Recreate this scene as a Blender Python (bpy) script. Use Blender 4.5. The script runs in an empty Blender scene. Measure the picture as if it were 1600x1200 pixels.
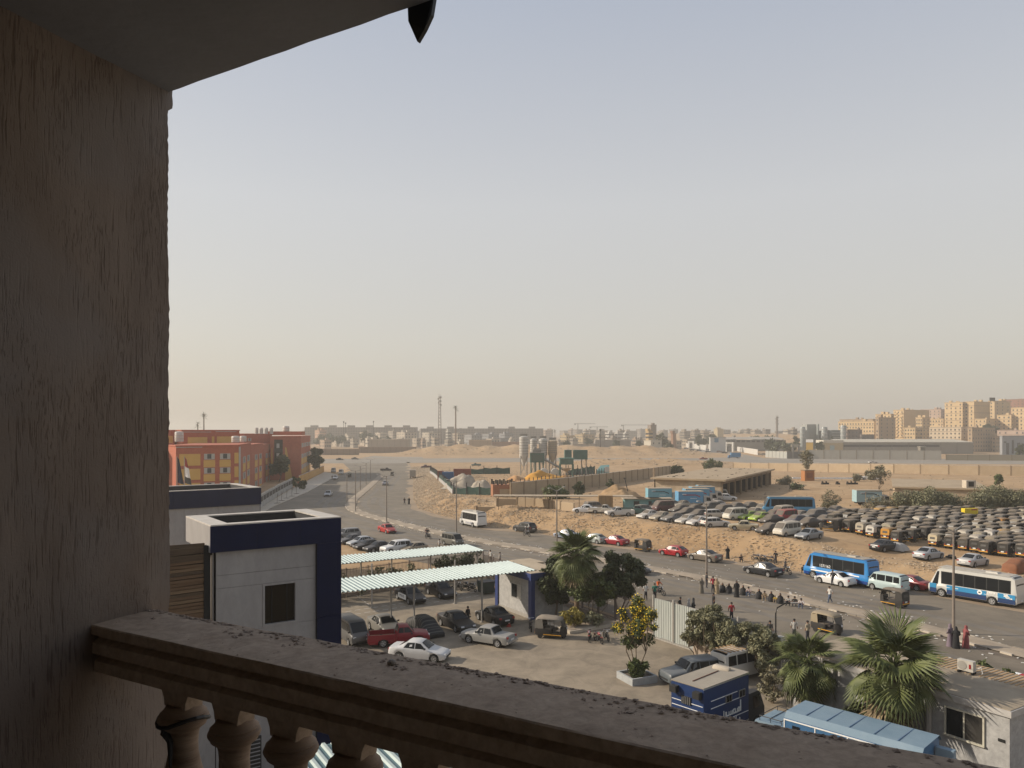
import bpy, math, random
import numpy as np
from mathutils import Vector, Matrix, noise
SC = bpy.context.scene
C = SC.collection
rnd = random.Random(7)
R = math.radians
# ---------------------------------------------------------------- camera, sky, sun, exposure
HAZE_DENSITY = 0.00048
H, FPX, VH = 17.0, 1200.0, 675.0
cam_d = bpy.data.cameras.new('camera')
cam = bpy.data.objects.new('camera', cam_d); C.objects.link(cam); SC.camera = cam
cam.location = (0, 0, H); cam.rotation_euler = (R(90), 0, 0)
cam_d.sensor_width = 36; cam_d.lens = 27.0; cam_d.shift_y = 0.046875
cam_d.clip_start = 0.05; cam_d.clip_end = 20000
SUN_EL, SUN_AZ = 27.0, (-1.0, 0.15)
W = bpy.data.worlds.new('World'); SC.world = W; W.use_nodes = True
wn = W.node_tree.nodes; wl = W.node_tree.links
sky = wn.new('ShaderNodeTexSky'); sky.sky_type = 'NISHITA'; sky.sun_disc = False
sky.sun_elevation = R(SUN_EL); sky.sun_rotation = math.atan2(SUN_AZ[0], SUN_AZ[1])
sky.air_density = 1.2; sky.dust_density = 3.0; sky.ozone_density = 1.0; sky.altitude = 50
# dusty spring sky: the clear-sky model seen through an even pale veil of dust (same all the way round)
bg = wn['Background']; bg.inputs['Strength'].default_value = 0.10
_tc = wn.new('ShaderNodeTexCoord'); _sx = wn.new('ShaderNodeSeparateXYZ'); wl.new(_tc.outputs['Generated'], _sx.inputs[0])
_rp = wn.new('ShaderNodeValToRGB'); wl.new(_sx.outputs[2], _rp.inputs[0])
_el = _rp.color_ramp.elements
_el[0].position = 0.0; _el[0].color = (0.74, 0.67, 0.58, 1); _el[1].position = 1.0; _el[1].color = (0.40, 0.46, 0.58, 1)
for _p, _c in ((0.12, (0.795, 0.745, 0.675)), (0.28, (0.79, 0.775, 0.76)), (0.5, (0.57, 0.61, 0.70))):
    _e = _el.new(_p); _e.color = (*_c, 1)
_ml = wn.new('ShaderNodeVectorMath'); _ml.operation = 'SCALE'; _ml.inputs['Scale'].default_value = 10.0; wl.new(_rp.outputs[0], _ml.inputs[0])
_mx = wn.new('ShaderNodeMix'); _mx.data_type = 'RGBA'; _mx.inputs[0].default_value = 0.32
wl.new(_ml.outputs[0], _mx.inputs[6]); wl.new(sky.outputs[0], _mx.inputs[7]); wl.new(_mx.outputs[2], bg.inputs['Color'])
sun_d = bpy.data.lights.new('sun', 'SUN'); sun_d.energy = 5.0; sun_d.angle = R(0.6); sun_d.color = (1.0, 0.885, 0.73)
sun = bpy.data.objects.new('sun', sun_d); C.objects.link(sun)
_sd = Vector((SUN_AZ[0], SUN_AZ[1], 0)).normalized() * math.cos(R(SUN_EL)); _sd.z = math.sin(R(SUN_EL))
sun.rotation_euler = (-_sd).to_track_quat('-Z', 'Y').to_euler(); sun.location = (-60, 20, 60)
SC.view_settings.view_transform = 'Standard'; SC.view_settings.look = 'None'
SC.view_settings.gamma = 1.0; SC.view_settings.use_curve_mapping = False
SC.view_settings.exposure = 0.0
SC.render.engine = 'CYCLES'
SC.cycles.use_denoising = True; SC.cycles.sample_clamp_direct = 6; SC.cycles.sample_clamp_indirect = 4
SC.cycles.max_bounces = 6; SC.cycles.diffuse_bounces = 4; SC.cycles.glossy_bounces = 2
SC.cycles.transmission_bounces = 2; SC.cycles.transparent_max_bounces = 6; SC.cycles.volume_bounces = 0

# ---------------------------------------------------------------- helpers
KIDS = {}
def link(o, parent=None):
    C.objects.link(o)
    if parent is not None:
        o.parent = parent; KIDS.setdefault(parent.name, []).append(o)
    return o
def tag(o, label=None, cat=None, group=None, kind=None):
    if label: o['label'] = label
    if cat: o['category'] = cat
    if group: o['group'] = group
    if kind: o['kind'] = kind
    return o
def thing(name, label, cat, loc=(0, 0, 0), rz=0.0, group=None):
    o = bpy.data.objects.new(name, None); o.empty_display_size = 0.2
    link(o); o.location = loc; o.rotation_euler = (0, 0, rz)
    return tag(o, label, cat, group)
def kids(o): return KIDS.get(o.name, [])
def dup(root, loc=None, rz=None, label=None, group=None, parent=None, skip=()):
    c = root.copy(); link(c, parent)
    if loc is not None: c.location = loc
    if rz is not None: c.rotation_euler = (0, 0, rz)
    if label: c['label'] = label
    if group: c['group'] = group
    for k in kids(root):
        if k.name.split('.')[0] not in skip: dup(k, parent=c, skip=skip)
    return c
def drop(root):
    for k in kids(root): drop(k)
    KIDS.pop(root.name, None)
    bpy.data.objects.remove(root)
def tint(root, col):
    for k in kids(root):
        if k.type == 'MESH' and k.data.materials and k.data.materials[0].name.startswith('paint'):
            k.color = (*col, 1)
        tint(k, col)

MATS = {}
def mat(name, col, rough=0.8, metal=0.0, var=0.12, scale=3.0, bump=0.0, bscale=30.0, spec=None, col2=None, dust=0.0, objcol=False,
        stretch=None, stain=0.0):
    """procedural material: base colour varied by noise, optional second colour, dust on upward faces, bump"""
    if name in MATS: return MATS[name]
    m = bpy.data.materials.new(name); m.use_nodes = True; MATS[name] = m
    n = m.node_tree.nodes; l = m.node_tree.links; b = n['Principled BSDF']
    b.inputs['Roughness'].default_value = rough; b.inputs['Metallic'].default_value = metal
    if spec is not None: b.inputs['Specular IOR Level'].default_value = spec
    tc = n.new('ShaderNodeTexCoord'); src = tc.outputs['Object']
    if stretch:
        mp = n.new('ShaderNodeMapping'); mp.inputs['Scale'].default_value = stretch
        l.new(src, mp.inputs[0]); src = mp.outputs[0]
    nz = n.new('ShaderNodeTexNoise'); nz.inputs['Scale'].default_value = scale; nz.inputs['Detail'].default_value = 5
    nz.inputs['Roughness'].default_value = 0.65
    l.new(src, nz.inputs['Vector'])
    mx = n.new('ShaderNodeMix'); mx.data_type = 'RGBA'
    rp = n.new('ShaderNodeMapRange'); rp.inputs[1].default_value = 0.3; rp.inputs[2].default_value = 0.7
    l.new(nz.outputs['Fac'], rp.inputs[0]); l.new(rp.outputs[0], mx.inputs[0])
    c2 = col2 or tuple(min(1, c * (1 + var)) for c in col); c1 = col if col2 else tuple(c * (1 - var) for c in col)
    mx.inputs[6].default_value = (*c1, 1); mx.inputs[7].default_value = (*c2, 1)
    out = mx.outputs[2]
    if objcol:
        oi = n.new('ShaderNodeObjectInfo'); mu = n.new('ShaderNodeMix'); mu.data_type = 'RGBA'; mu.blend_type = 'MULTIPLY'
        mu.inputs[0].default_value = 1; l.new(out, mu.inputs[6]); l.new(oi.outputs['Color'], mu.inputs[7]); out = mu.outputs[2]
    if stain:
        n4 = n.new('ShaderNodeTexNoise'); n4.inputs['Scale'].default_value = scale * 4.3; n4.inputs['Detail'].default_value = 9; n4.inputs['Roughness'].default_value = .7; n4.inputs['Distortion'].default_value = .6
        l.new(src, n4.inputs['Vector']); r4 = n.new('ShaderNodeMapRange'); r4.inputs[1].default_value = .36; r4.inputs[2].default_value = .60; r4.inputs[3].default_value = 1 - stain; r4.inputs[4].default_value = 1.06
        l.new(n4.outputs['Fac'], r4.inputs[0]); vm = n.new('ShaderNodeVectorMath'); vm.operation = 'SCALE'; l.new(out, vm.inputs[0]); l.new(r4.outputs[0], vm.inputs['Scale']); out = vm.outputs[0]
    if dust:
        ge = n.new('ShaderNodeNewGeometry'); sx = n.new('ShaderNodeSeparateXYZ'); l.new(ge.outputs['Normal'], sx.inputs[0])
        n2 = n.new('ShaderNodeTexNoise'); n2.inputs['Scale'].default_value = 2.2; n2.inputs['Detail'].default_value = 4
        l.new(tc.outputs['Object'], n2.inputs['Vector'])
        r2 = n.new('ShaderNodeMapRange'); r2.inputs[1].default_value = 0.25; r2.inputs[2].default_value = 0.95
        r2.inputs[3].default_value = 0.05; l.new(sx.outputs[2], r2.inputs[0])
        ml = n.new('ShaderNodeMath'); ml.operation = 'MULTIPLY'; l.new(r2.outputs[0], ml.inputs[0])
        r3 = n.new('ShaderNodeMapRange'); r3.inputs[1].default_value = 0.25; r3.inputs[2].default_value = 0.7
        r3.inputs[3].default_value = 0.45 * dust; r3.inputs[4].default_value = dust
        l.new(n2.outputs['Fac'], r3.inputs[0]); l.new(r3.outputs[0], ml.inputs[1])
        md = n.new('ShaderNodeMix'); md.data_type = 'RGBA'; l.new(ml.outputs[0], md.inputs[0])
        l.new(out, md.inputs[6]); md.inputs[7].default_value = (0.25, 0.20, 0.148, 1); out = md.outputs[2]
        rr = n.new('ShaderNodeMapRange'); rr.inputs[3].default_value = rough; rr.inputs[4].default_value = 0.85
        l.new(ml.outputs[0], rr.inputs[0]); l.new(rr.outputs[0], b.inputs['Roughness'])
    l.new(out, b.inputs['Base Color'])
    if bump:
        n3 = n.new('ShaderNodeTexNoise'); n3.inputs['Scale'].default_value = bscale; n3.inputs['Detail'].default_value = 6
        l.new(src, n3.inputs['Vector'])
        bp = n.new('ShaderNodeBump'); bp.inputs['Strength'].default_value = bump; bp.inputs['Distance'].default_value = 0.02
        l.new(n3.outputs['Fac'], bp.inputs['Height']); l.new(bp.outputs[0], b.inputs['Normal'])
    return m

class MB:
    def __init__(s): s.V = []; s.F = []; s.M = []
    def add(s, vs, fs, m=0):
        o = len(s.V); s.V.extend([tuple(v) for v in vs]); s.F.extend([tuple(i + o for i in f) for f in fs]); s.M.extend([m] * len(fs)); return s
    def box(s, c, d, m=0, rz=0.0, taper=1.0):
        x, y, z = d[0] / 2, d[1] / 2, d[2] / 2; ca, sa = math.cos(rz), math.sin(rz); vs = []
        for k in (-1, 1):
            t = taper if k > 0 else 1
            for a, b in ((-1, -1), (1, -1), (1, 1), (-1, 1)):
                px, py = a * x * t, b * y * t
                vs.append((c[0] + px * ca - py * sa, c[1] + px * sa + py * ca, c[2] + k * z))
        return s.add(vs, [(3, 2, 1, 0), (4, 5, 6, 7), (0, 1, 5, 4), (1, 2, 6, 5), (2, 3, 7, 6), (3, 0, 4, 7)], m)
    def prism(s, poly, z0, z1, m=0):
        n = len(poly); vs = [(p[0], p[1], z0) for p in poly] + [(p[0], p[1], z1) for p in poly]
        fs = [tuple(range(n - 1, -1, -1)), tuple(range(n, 2 * n))] + [(i, (i + 1) % n, n + (i + 1) % n, n + i) for i in range(n)]
        return s.add(vs, fs, m)
    def quad(s, a, b, c, d, m=0): return s.add([a, b, c, d], [(0, 1, 2, 3)], m)
    def poly(s, pts, m=0): return s.add(pts, [tuple(range(len(pts)))], m)
    def tube(s, pts, rs, n=6, m=0, cap=True):
        pts = [Vector(p) for p in pts]
        if not hasattr(rs, '__len__'): rs = [rs] * len(pts)
        o = []; up = Vector((0, 0, 1))
        for i, p in enumerate(pts):
            t = (pts[min(i + 1, len(pts) - 1)] - pts[max(i - 1, 0)]).normalized()
            a = t.cross(up if abs(t.z) < 0.95 else Vector((1, 0, 0))).normalized(); b = t.cross(a)
            for k in range(n):
                w = 2 * math.pi * k / n; o.append(p + (a * math.cos(w) + b * math.sin(w)) * rs[i])
        fs = [(i * n + k, i * n + (k + 1) % n, (i + 1) * n + (k + 1) % n, (i + 1) * n + k) for i in range(len(pts) - 1) for k in range(n)]
        if cap: fs += [tuple(range(n - 1, -1, -1)), tuple(range((len(pts) - 1) * n, len(pts) * n))]
        return s.add(o, fs, m)
    def lathe(s, prof, n=12, m=0, c=(0, 0, 0), axis='z'):
        o = []
        for r, z in prof:
            for k in range(n):
                w = 2 * math.pi * k / n; a, b = r * math.cos(w), r * math.sin(w)
                o.append((c[0] + a, c[1] + b, c[2] + z) if axis == 'z' else (c[0] + a, c[1] + z, c[2] + b))
        fs = [(i * n + k, i * n + (k + 1) % n, (i + 1) * n + (k + 1) % n, (i + 1) * n + k) for i in range(len(prof) - 1) for k in range(n)]
        fs += [tuple(range(n - 1, -1, -1)), tuple(range((len(prof) - 1) * n, len(prof) * n))]
        return s.add(o, fs, m)
    def mesh(s, name, mats, smooth=None):
        me = bpy.data.meshes.new(name); me.from_pydata(s.V, [], s.F)
        for m in (mats if isinstance(mats, (list, tuple)) else [mats]): me.materials.append(m)
        if any(s.M): me.polygons.foreach_set('material_index', s.M)
        if smooth is not None:
            me.polygons.foreach_set('use_smooth', [True] * len(me.polygons)); me.set_sharp_from_angle(angle=R(smooth))
        me.update(); return me
    def build(s, name, mats, parent=None, loc=(0, 0, 0), rz=0.0, smooth=None):
        o = bpy.data.objects.new(name, s.mesh(name, mats, smooth)); link(o, parent)
        o.location = loc; o.rotation_euler = (0, 0, rz); return o
def obj(name, me, parent=None, loc=(0, 0, 0), rz=0.0):
    o = bpy.data.objects.new(name, me); link(o, parent); o.location = loc; o.rotation_euler = (0, 0, rz); return o
def np_mesh(name, V, F, mats, smooth=False):
    me = bpy.data.meshes.new(name); k = F.shape[1]
    me.vertices.add(len(V)); me.vertices.foreach_set('co', np.ascontiguousarray(V, dtype=np.float32).ravel())
    me.loops.add(F.size); me.loops.foreach_set('vertex_index', np.ascontiguousarray(F, dtype=np.int32).ravel())
    me.polygons.add(len(F)); me.polygons.foreach_set('loop_start', np.arange(0, F.size, k, dtype=np.int32))
    me.polygons.foreach_set('loop_total', np.full(len(F), k, dtype=np.int32))
    me.polygons.foreach_set('use_smooth', np.full(len(F), bool(smooth)))
    for m in (mats if isinstance(mats, (list, tuple)) else [mats]): me.materials.append(m)
    me.update(calc_edges=True); return me
def text_mesh(txt, size, m, depth=0.006):
    cu = bpy.data.curves.new('lettering', 'FONT'); cu.body = txt; cu.size = size; cu.extrude = depth; cu.align_x = 'CENTER'; cu.align_y = 'CENTER'
    o = bpy.data.objects.new('lettering', cu); C.objects.link(o)
    dg = bpy.context.evaluated_depsgraph_get()
    me = bpy.data.meshes.new_from_object(o.evaluated_get(dg)); bpy.data.objects.remove(o); bpy.data.curves.remove(cu)
    me.materials.clear(); me.materials.append(m); return me

# ---------------------------------------------------------------- the lie of the land
E1 = Vector((0.8480, 0.5300, 0)); E2 = Vector((0.5300, -0.8480, 0)); A1 = math.atan2(0.53, 0.848); A2 = math.atan2(-0.848, 0.53)
def G(u, v, z=0.0):
    Y = FPX * (H - z) / (v - VH); return Vector(((u - 800) * Y / FPX, Y, z))
def X_at(u, Y): return (u - 800) * Y / FPX
def Z_at(v, Y): return H - (v - VH) * Y / FPX
BANK = [(640, 722), (646, 745), (646, 780), (654, 795), (690, 806), (760, 823), (835, 832), (900, 843), (1020, 861), (1130, 874), (1250, 894),
        (1330, 905), (1440, 921), (1600, 952), (1800, 990), (2300, 1090)]
BK = np.array([tuple(G(u, v))[:2] for u, v in BANK])
def _sstep(t): t = np.clip(t, 0, 1); return t * t * (3 - 2 * t)
def bank_dist(x, y):
    x = np.asarray(x, dtype=float); y = np.asarray(y, dtype=float)
    best = np.full(x.shape, 1e9); sg = np.ones(x.shape)
    for i in range(len(BK) - 1):
        a, b = BK[i], BK[i + 1]; d = b - a; L2 = d @ d
        t = np.clip(((x - a[0]) * d[0] + (y - a[1]) * d[1]) / L2, 0, 1)
        dx = x - a[0] - t * d[0]; dy = y - a[1] - t * d[1]; q = np.hypot(dx, dy)
        s = np.sign(d[0] * dy - d[1] * dx); m = q < best - 1e-9
        best = np.where(m, q, best); sg = np.where(m, s, sg)
    return best * np.where(sg == 0, 1, sg)
def hills(x, y):
    g = lambda cx, cy, sx, sy: np.exp(-((x - cx) / sx) ** 4 - ((y - cy) / sy) ** 2)
    lump = 1 + 0.18 * np.sin(x * .11) * np.sin(y * .13 + x * .05) + .12 * np.sin(x * .31 + 1)
    h = 6.2 * g(-28, 600, 52, 34) * lump + 6.0 * g(75, 590, 62, 38) * lump + 2.6 * g(70, 405, 42, 22) * lump
    h = h + 14 * _sstep((x - 230) / 120) * _sstep((y - 640) / 200)
    return h
def terrain(x, y):
    d = bank_dist(x, y); x = np.asarray(x, dtype=float); y = np.asarray(y, dtype=float)
    b = (x - 48) * 0.53 - (y - 105.8) * 0.848
    top = 2.8 - 1.3 * _sstep((b + 8) / 18)
    wid = 9.0 - 3.0 * _sstep((b + 8) / 18)
    h = top * _sstep(d / wid) * (1 - _sstep((y - 235) / 130))
    return h + hills(x, y)
def tz(x, y): return float(terrain(np.array([x]), np.array([y]))[0])
def P(u, v, lift=0.0):
    z = 0.0
    for _ in range(25):
        p = G(u, v, z); z = 0.5 * z + 0.5 * tz(p.x, p.y)
    p = G(u, v, z); p.z = z + lift; return p
# ---------------------------------------------------------------- ground, roads, median
SAND = mat('sand', (0.325, 0.200, 0.096), 0.95, var=0.2, scale=0.07, bump=0.6, bscale=1.3, col2=(0.435, 0.295, 0.162), stain=.22)
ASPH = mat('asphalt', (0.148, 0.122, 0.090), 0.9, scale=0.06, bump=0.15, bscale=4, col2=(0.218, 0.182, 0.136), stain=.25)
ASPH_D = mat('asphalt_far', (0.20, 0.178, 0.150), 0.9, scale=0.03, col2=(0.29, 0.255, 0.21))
CONC = mat('court_concrete', (0.225, 0.182, 0.130), 0.9, scale=0.12, bump=0.2, bscale=3, col2=(0.312, 0.255, 0.185), stain=.30)
KERB = mat('kerb_pale', (0.46, 0.40, 0.32), 0.9, scale=1.2, var=0.15)
KERB_D = mat('kerb_dark', (0.24, 0.205, 0.165), 0.9, scale=1.2, var=0.15)
MEDIAN = mat('median_dirt', (0.25, 0.20, 0.15), 0.95, scale=0.5, bump=0.5, bscale=2, col2=(0.38, 0.31, 0.23))
STONE = mat('rubble_stone', (0.10, 0.062, 0.033), 0.95, scale=2.6, col2=(0.62, 0.49, 0.34))
DIRTY = mat('wet_dirt', (0.085, 0.066, 0.048), 0.9, scale=0.9, col2=(0.17, 0.135, 0.10))
LITTER = mat('litter_paper', (0.5, 0.47, 0.42), 0.8, scale=0.7, col2=(0.72, 0.70, 0.66))

na, nr = 460, 400
ang = np.linspace(R(-66), R(66), na); rad = np.concatenate([[6.0], np.geomspace(22, 5000, nr - 1)])
AA, RR = np.meshgrid(ang, rad); gx = RR * np.sin(AA); gy = RR * np.cos(AA)
gd = bank_dist(gx, gy); gz = terrain(gx, gy)
_bm = _sstep(gd / 4) * (1 - _sstep((RR - 170) / 120))
_rng = np.random.default_rng(3)
_far = _sstep((hills(gx, gy) - .6) / 2)
gz = gz + (_rng.random(gx.shape) - .45) * (0.12 * _bm * (1 - _sstep((gd - 9) / 6)) + 0.02 * _bm + 0.75 * _far)
gz = gz + 0.10 * np.sin(gx * .9 + np.sin(gy * .7)) * np.sin(gy * .8) * _bm
_idx = np.arange(na * nr).reshape(nr, na)
_F = np.stack([_idx[:-1, :-1], _idx[:-1, 1:], _idx[1:, 1:], _idx[1:, :-1]], -1).reshape(-1, 4)
ground = obj('ground', np_mesh('ground', np.stack([gx, gy, gz], -1).reshape(-1, 3), _F[:, ::-1], SAND, smooth=True))
tag(ground, kind='structure')

def sheet(name, pts, z, m, kind='structure'):
    me = bpy.data.meshes.new(name); me.from_pydata([(p[0], p[1], z) for p in pts], [], [tuple(range(len(pts)))]); me.materials.append(m); me.update()
    if me.polygons[0].normal.z < 0: me.flip_normals()
    o = obj(name, me); tag(o, kind=kind); return o
KL = [tuple(G(u, v))[:2] for u, v in [(380, 815), (428, 791), (480, 769), (518, 748), (548, 735)]]
near_edge = [(44, 16), (32.5, 36), (14.0, 63.4), (-1.9, 91.4), (-7, 96), (-19.5, 106.5), (-26, 119), (-44, 150)]
road = sheet('road', [tuple(p) for p in BK[::-1]][0:] [::-1] + near_edge + KL + [(-95, 430)], 0.008, ASPH)
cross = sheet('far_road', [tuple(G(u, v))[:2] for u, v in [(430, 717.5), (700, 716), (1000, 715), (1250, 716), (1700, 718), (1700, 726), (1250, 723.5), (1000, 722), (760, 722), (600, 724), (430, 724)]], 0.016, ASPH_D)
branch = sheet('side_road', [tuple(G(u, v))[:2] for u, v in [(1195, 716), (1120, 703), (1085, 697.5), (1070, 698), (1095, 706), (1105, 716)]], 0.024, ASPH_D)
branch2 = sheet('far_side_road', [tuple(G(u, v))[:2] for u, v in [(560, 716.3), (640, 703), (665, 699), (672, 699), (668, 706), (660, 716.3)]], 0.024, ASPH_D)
court = sheet('courtyard_pavement', [(-3.2, 90.0), (14.2, 62.0), (22.5, 46.5), (34, 27), (10, 14), (-30, 22), (-26, 74)], 0.006, CONC)

# striped kerbs and the dirt strip of the median
MED = [tuple(G(u, v))[:2] for u, v in [(1800, 1083), (1600, 1030), (1500, 1003), (1440, 986), (1350, 966), (1280, 950), (1200, 931), (1100, 908), (1000, 889), (900, 873),
       (830, 861), (760, 850), (690, 837), (620, 820), (565, 806), (543, 797), (539, 790), (545, 781), (566, 765), (592, 743)]]
def resample(pts, step):
    out = [Vector((*pts[0], 0))]; acc = 0
    for i in range(len(pts) - 1):
        a, b = Vector((*pts[i], 0)), Vector((*pts[i + 1], 0)); L = (b - a).length; d = step - acc
        while d <= L: out.append(a.lerp(b, d / L)); d += step
        acc = L - (d - step)
    return out
med = resample(MED, 1.5)
_sm = med[:]
for _ in range(3): _sm = [_sm[0]] + [(_sm[i - 1] + _sm[i] * 2 + _sm[i + 1]) / 4 for i in range(1, len(_sm) - 1)] + [_sm[-1]]
med = _sm
nrm = []
for i in range(len(med)):
    t = (med[min(i + 1, len(med) - 1)] - med[max(i - 1, 0)]).normalized(); nrm.append(Vector((t.y, -t.x, 0)))
if nrm[5].dot(E1) < 0: nrm = [-n for n in nrm]      # towards the bank
mm = MB()
for i in range(len(med) - 1):
    a0, a1 = med[i], med[i + 1]; b0, b1 = a0 + nrm[i] * 2.2, a1 + nrm[i + 1] * 2.2
    h0 = 0.11 + 0.03 * math.sin(i * 1.7); h1 = 0.11 + 0.03 * math.sin((i + 1) * 1.7)
    z = Vector((0, 0, 1)); m0, m1 = (a0 + b0) / 2 + z * (h0 + .06), (a1 + b1) / 2 + z * (h1 + .06)
    mm.quad(a0 + z * h0, m0, m1, a1 + z * h1); mm.quad(m0, b0 + z * h0, b1 + z * h1, m1)
median = mm.build('median_strip', MEDIAN); tag(median, kind='structure')
ks = MB(); ks.box((0, 0, 0.085), (0.96, 0.24, 0.17), taper=0.94)
ksm = [ks.mesh('kerb_stone', KERB), ks.mesh('kerb_stone_dark', KERB_D)]
for side in (0, 1):
    off = 0.0 if side == 0 else 2.2
    line = [med[i] + nrm[i] * off for i in range(len(med))]
    pts = resample([(p.x, p.y) for p in line], 1.0 if side == 0 else 1.5)
    for i in range(len(pts) - 1):
        if pts[i].y > 185 or pts[i].y < 52: continue
        c = (pts[i] + pts[i + 1]) / 2; d = pts[i + 1] - pts[i]
        if c.y < 100 and rnd.random() < 0.3: continue
        o = obj('kerb_stone', ksm[(i // 2) % 2], median, (c.x, c.y, -0.02 + rnd.uniform(-.02, .02)), math.atan2(d.y, d.x) + rnd.uniform(-.03, .03))
        if side: o.scale = (1.48, 1, 1)
# damp dirt and litter along the median
dm = MB()
for side, lo, hi, wmax in ((-1, 5, 62, 1.5), (1, 22, 62, 1.2)):
    for i in range(lo, hi - 1):
        w0 = .25 + wmax * abs(noise.noise((i * .37, side, 0))) * 1.4; w1 = .25 + wmax * abs(noise.noise(((i + 1) * .37, side, 0))) * 1.4
        b0, b1 = med[i] + nrm[i] * (2.3 if side > 0 else -.1), med[i + 1] + nrm[i + 1] * (2.3 if side > 0 else -.1)
        dm.quad(b0 + Vector((0, 0, .013)), b0 + nrm[i] * side * w0 + Vector((0, 0, .013)), b1 + nrm[i + 1] * side * w1 + Vector((0, 0, .013)), b1 + Vector((0, 0, .013)))
o = dm.build('damp_dirt', DIRTY); tag(o, kind='stuff')
lm = MB()
for _ in range(420):
    i = rnd.randrange(4, 80); p = med[i] + nrm[i] * rnd.choice([rnd.gauss(-.7, .5), rnd.gauss(2.9, .5)]) + Vector((rnd.uniform(-.7, .7), rnd.uniform(-.7, .7), .04))
    s = rnd.uniform(.05, .17); a = rnd.uniform(0, 6.28); lm.box(p, (s * 2, s, .03), rz=a)
for _ in range(200):
    p = Vector((rnd.uniform(-8, 40), rnd.uniform(50, 110), 0.03)); s = rnd.uniform(.04, .11)
    if bank_dist(p.x, p.y) < 0.3 and (p.x - 12.5) * .848 + (p.y - 62.4) * .53 > 2: lm.box(p, (s * 2, s, .03), rz=rnd.uniform(0, 6))
o = lm.build('litter', LITTER); tag(o, kind='stuff')

# sand drifted over the edges of the carriageways
sdm = MB()
_bl = resample([tuple(p) for p in BK], 2.0)
for i in range(len(_bl) - 1):
    a, b = _bl[i], _bl[i + 1]; d = (b - a).normalized(); n_ = Vector((d.y, -d.x, 0)); w = [max(.15, 1.5 + 2.6 * noise.noise((k * .16, 7, 0))) for k in (i, i + 1)]; up = Vector((0, 0, .016))
    if n_.dot(E1) > 0: n_ = -n_
    sdm.quad(a + up, b + up, b + n_ * w[1] + up, a + n_ * w[0] + up)
for i in range(4, len(med) - 8):
    w = [max(.05, .25 + 1.3 * noise.noise((k * .21, 3, 0))) for k in (i, i + 1)]; up = Vector((0, 0, .0165)); a, b = med[i] + nrm[i] * 2.32, med[i + 1] + nrm[i + 1] * 2.32
    sdm.quad(a + up, b + up, b + nrm[i + 1] * w[1] + up, a + nrm[i] * w[0] + up)
o = sdm.build('sand_drift', mat('drift_sand', (0.26, 0.19, 0.125), 0.95, scale=.4, col2=(0.34, 0.255, 0.17))); tag(o, kind='stuff')
# darker worn wheel paths and oily patches along both carriageways
wp = MB()
for off, w0, ph in ((4.3, .55, 0), (6.1, .55, 2), (8.2, .5, 5), (-2.6, .5, 9), (-4.6, .55, 12), (-6.6, .5, 15)):
    for i in range(2, len(med) - 2):
        if noise.noise((i * .045, ph, 1)) < -.18: continue
        w = [w0 * (1 + .5 * noise.noise((k * .11, ph, 2))) for k in (i, i + 1)]; up = Vector((0, 0, .0125)); o_ = [off + .35 * noise.noise((k * .05, ph, 4)) for k in (i, i + 1)]
        a, b = med[i] + nrm[i] * o_[0], med[i + 1] + nrm[i + 1] * o_[1]
        if bank_dist(a.x, a.y) > -.4: continue
        wp.quad(a - nrm[i] * w[0] + up, b - nrm[i + 1] * w[1] + up, b + nrm[i + 1] * w[1] + up, a + nrm[i] * w[0] + up)
o = wp.build('wheel_paths', mat('worn_asphalt', (0.125, 0.108, 0.088), 0.85, scale=.35, col2=(0.20, 0.172, 0.138))); tag(o, kind='structure')

# rubble on the bank and on the waste ground
def rocks(n, gen, name, m, flat=.6):
    base = np.array([(1, 0, 0), (-1, 0, 0), (0, 1, 0), (0, -1, 0), (0, 0, .8), (0, 0, -.8)], float)
    bf = np.array([(0, 2, 4), (2, 1, 4), (1, 3, 4), (3, 0, 4), (2, 0, 5), (1, 2, 5), (3, 1, 5), (0, 3, 5)])
    rg = np.random.default_rng(n); Vs = []; Fs = []
    for k in range(n):
        x, y, z, s = gen(rg); a = rg.random() * 6.28; ca, sa = math.cos(a), math.sin(a)
        v = base * s * (0.6 + .8 * rg.random((6, 1))) * np.array([1, .8, flat])
        v = np.stack([v[:, 0] * ca - v[:, 1] * sa + x, v[:, 0] * sa + v[:, 1] * ca + y, v[:, 2] + z], 1)
        Vs.append(v); Fs.append(bf + 6 * k)
    o = obj(name, np_mesh(name, np.concatenate(Vs), np.concatenate(Fs), m)); tag(o, kind='stuff'); return o
_bx = []
_rg = np.random.default_rng(11)
_cum = np.r_[0, np.cumsum(np.hypot(*np.diff(BK, axis=0).T))]
def _on_bank(n, d0, d1, lo, hi):
    t = _rg.uniform(lo, hi, n); i = np.clip(np.searchsorted(_cum, t) - 1, 0, len(BK) - 2)
    f = (t - _cum[i]) / (_cum[i + 1] - _cum[i]); p = BK[i] + (BK[i + 1] - BK[i]) * f[:, None]
    d = BK[i + 1] - BK[i]; nn = np.stack([-d[:, 1], d[:, 0]], 1) / np.hypot(d[:, 0], d[:, 1])[:, None]
    return p + nn * _rg.uniform(d0, d1, n)[:, None]
_q = np.concatenate([_on_bank(38000, .1, 9.5, 60, _cum[-1] - 15), _on_bank(9000, .5, 22, 110, 330), _on_bank(3500, 0, 40, 60, _cum[-1] - 15)])
_qz = terrain(_q[:, 0], _q[:, 1]); _it = iter(range(len(_q)))
def _g(rg):
    i = next(_it); r_ = rg.random(); return _q[i, 0], _q[i, 1], _qz[i] + .03, (.06 + .17 * r_ ** 3) * (1.0 + max(0, _q[i, 1] - 110) * .004)
rocks(len(_q), _g, 'rubble', STONE)
def _g2(rg):
    while True:
        x, y = rg.uniform(-90, 150), rg.uniform(380, 640)
        if hills(np.array(x), np.array(y)) > .7: break
    return x, y, tz(x, y) + .1, .35 + .9 * rg.random() ** 3
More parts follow.
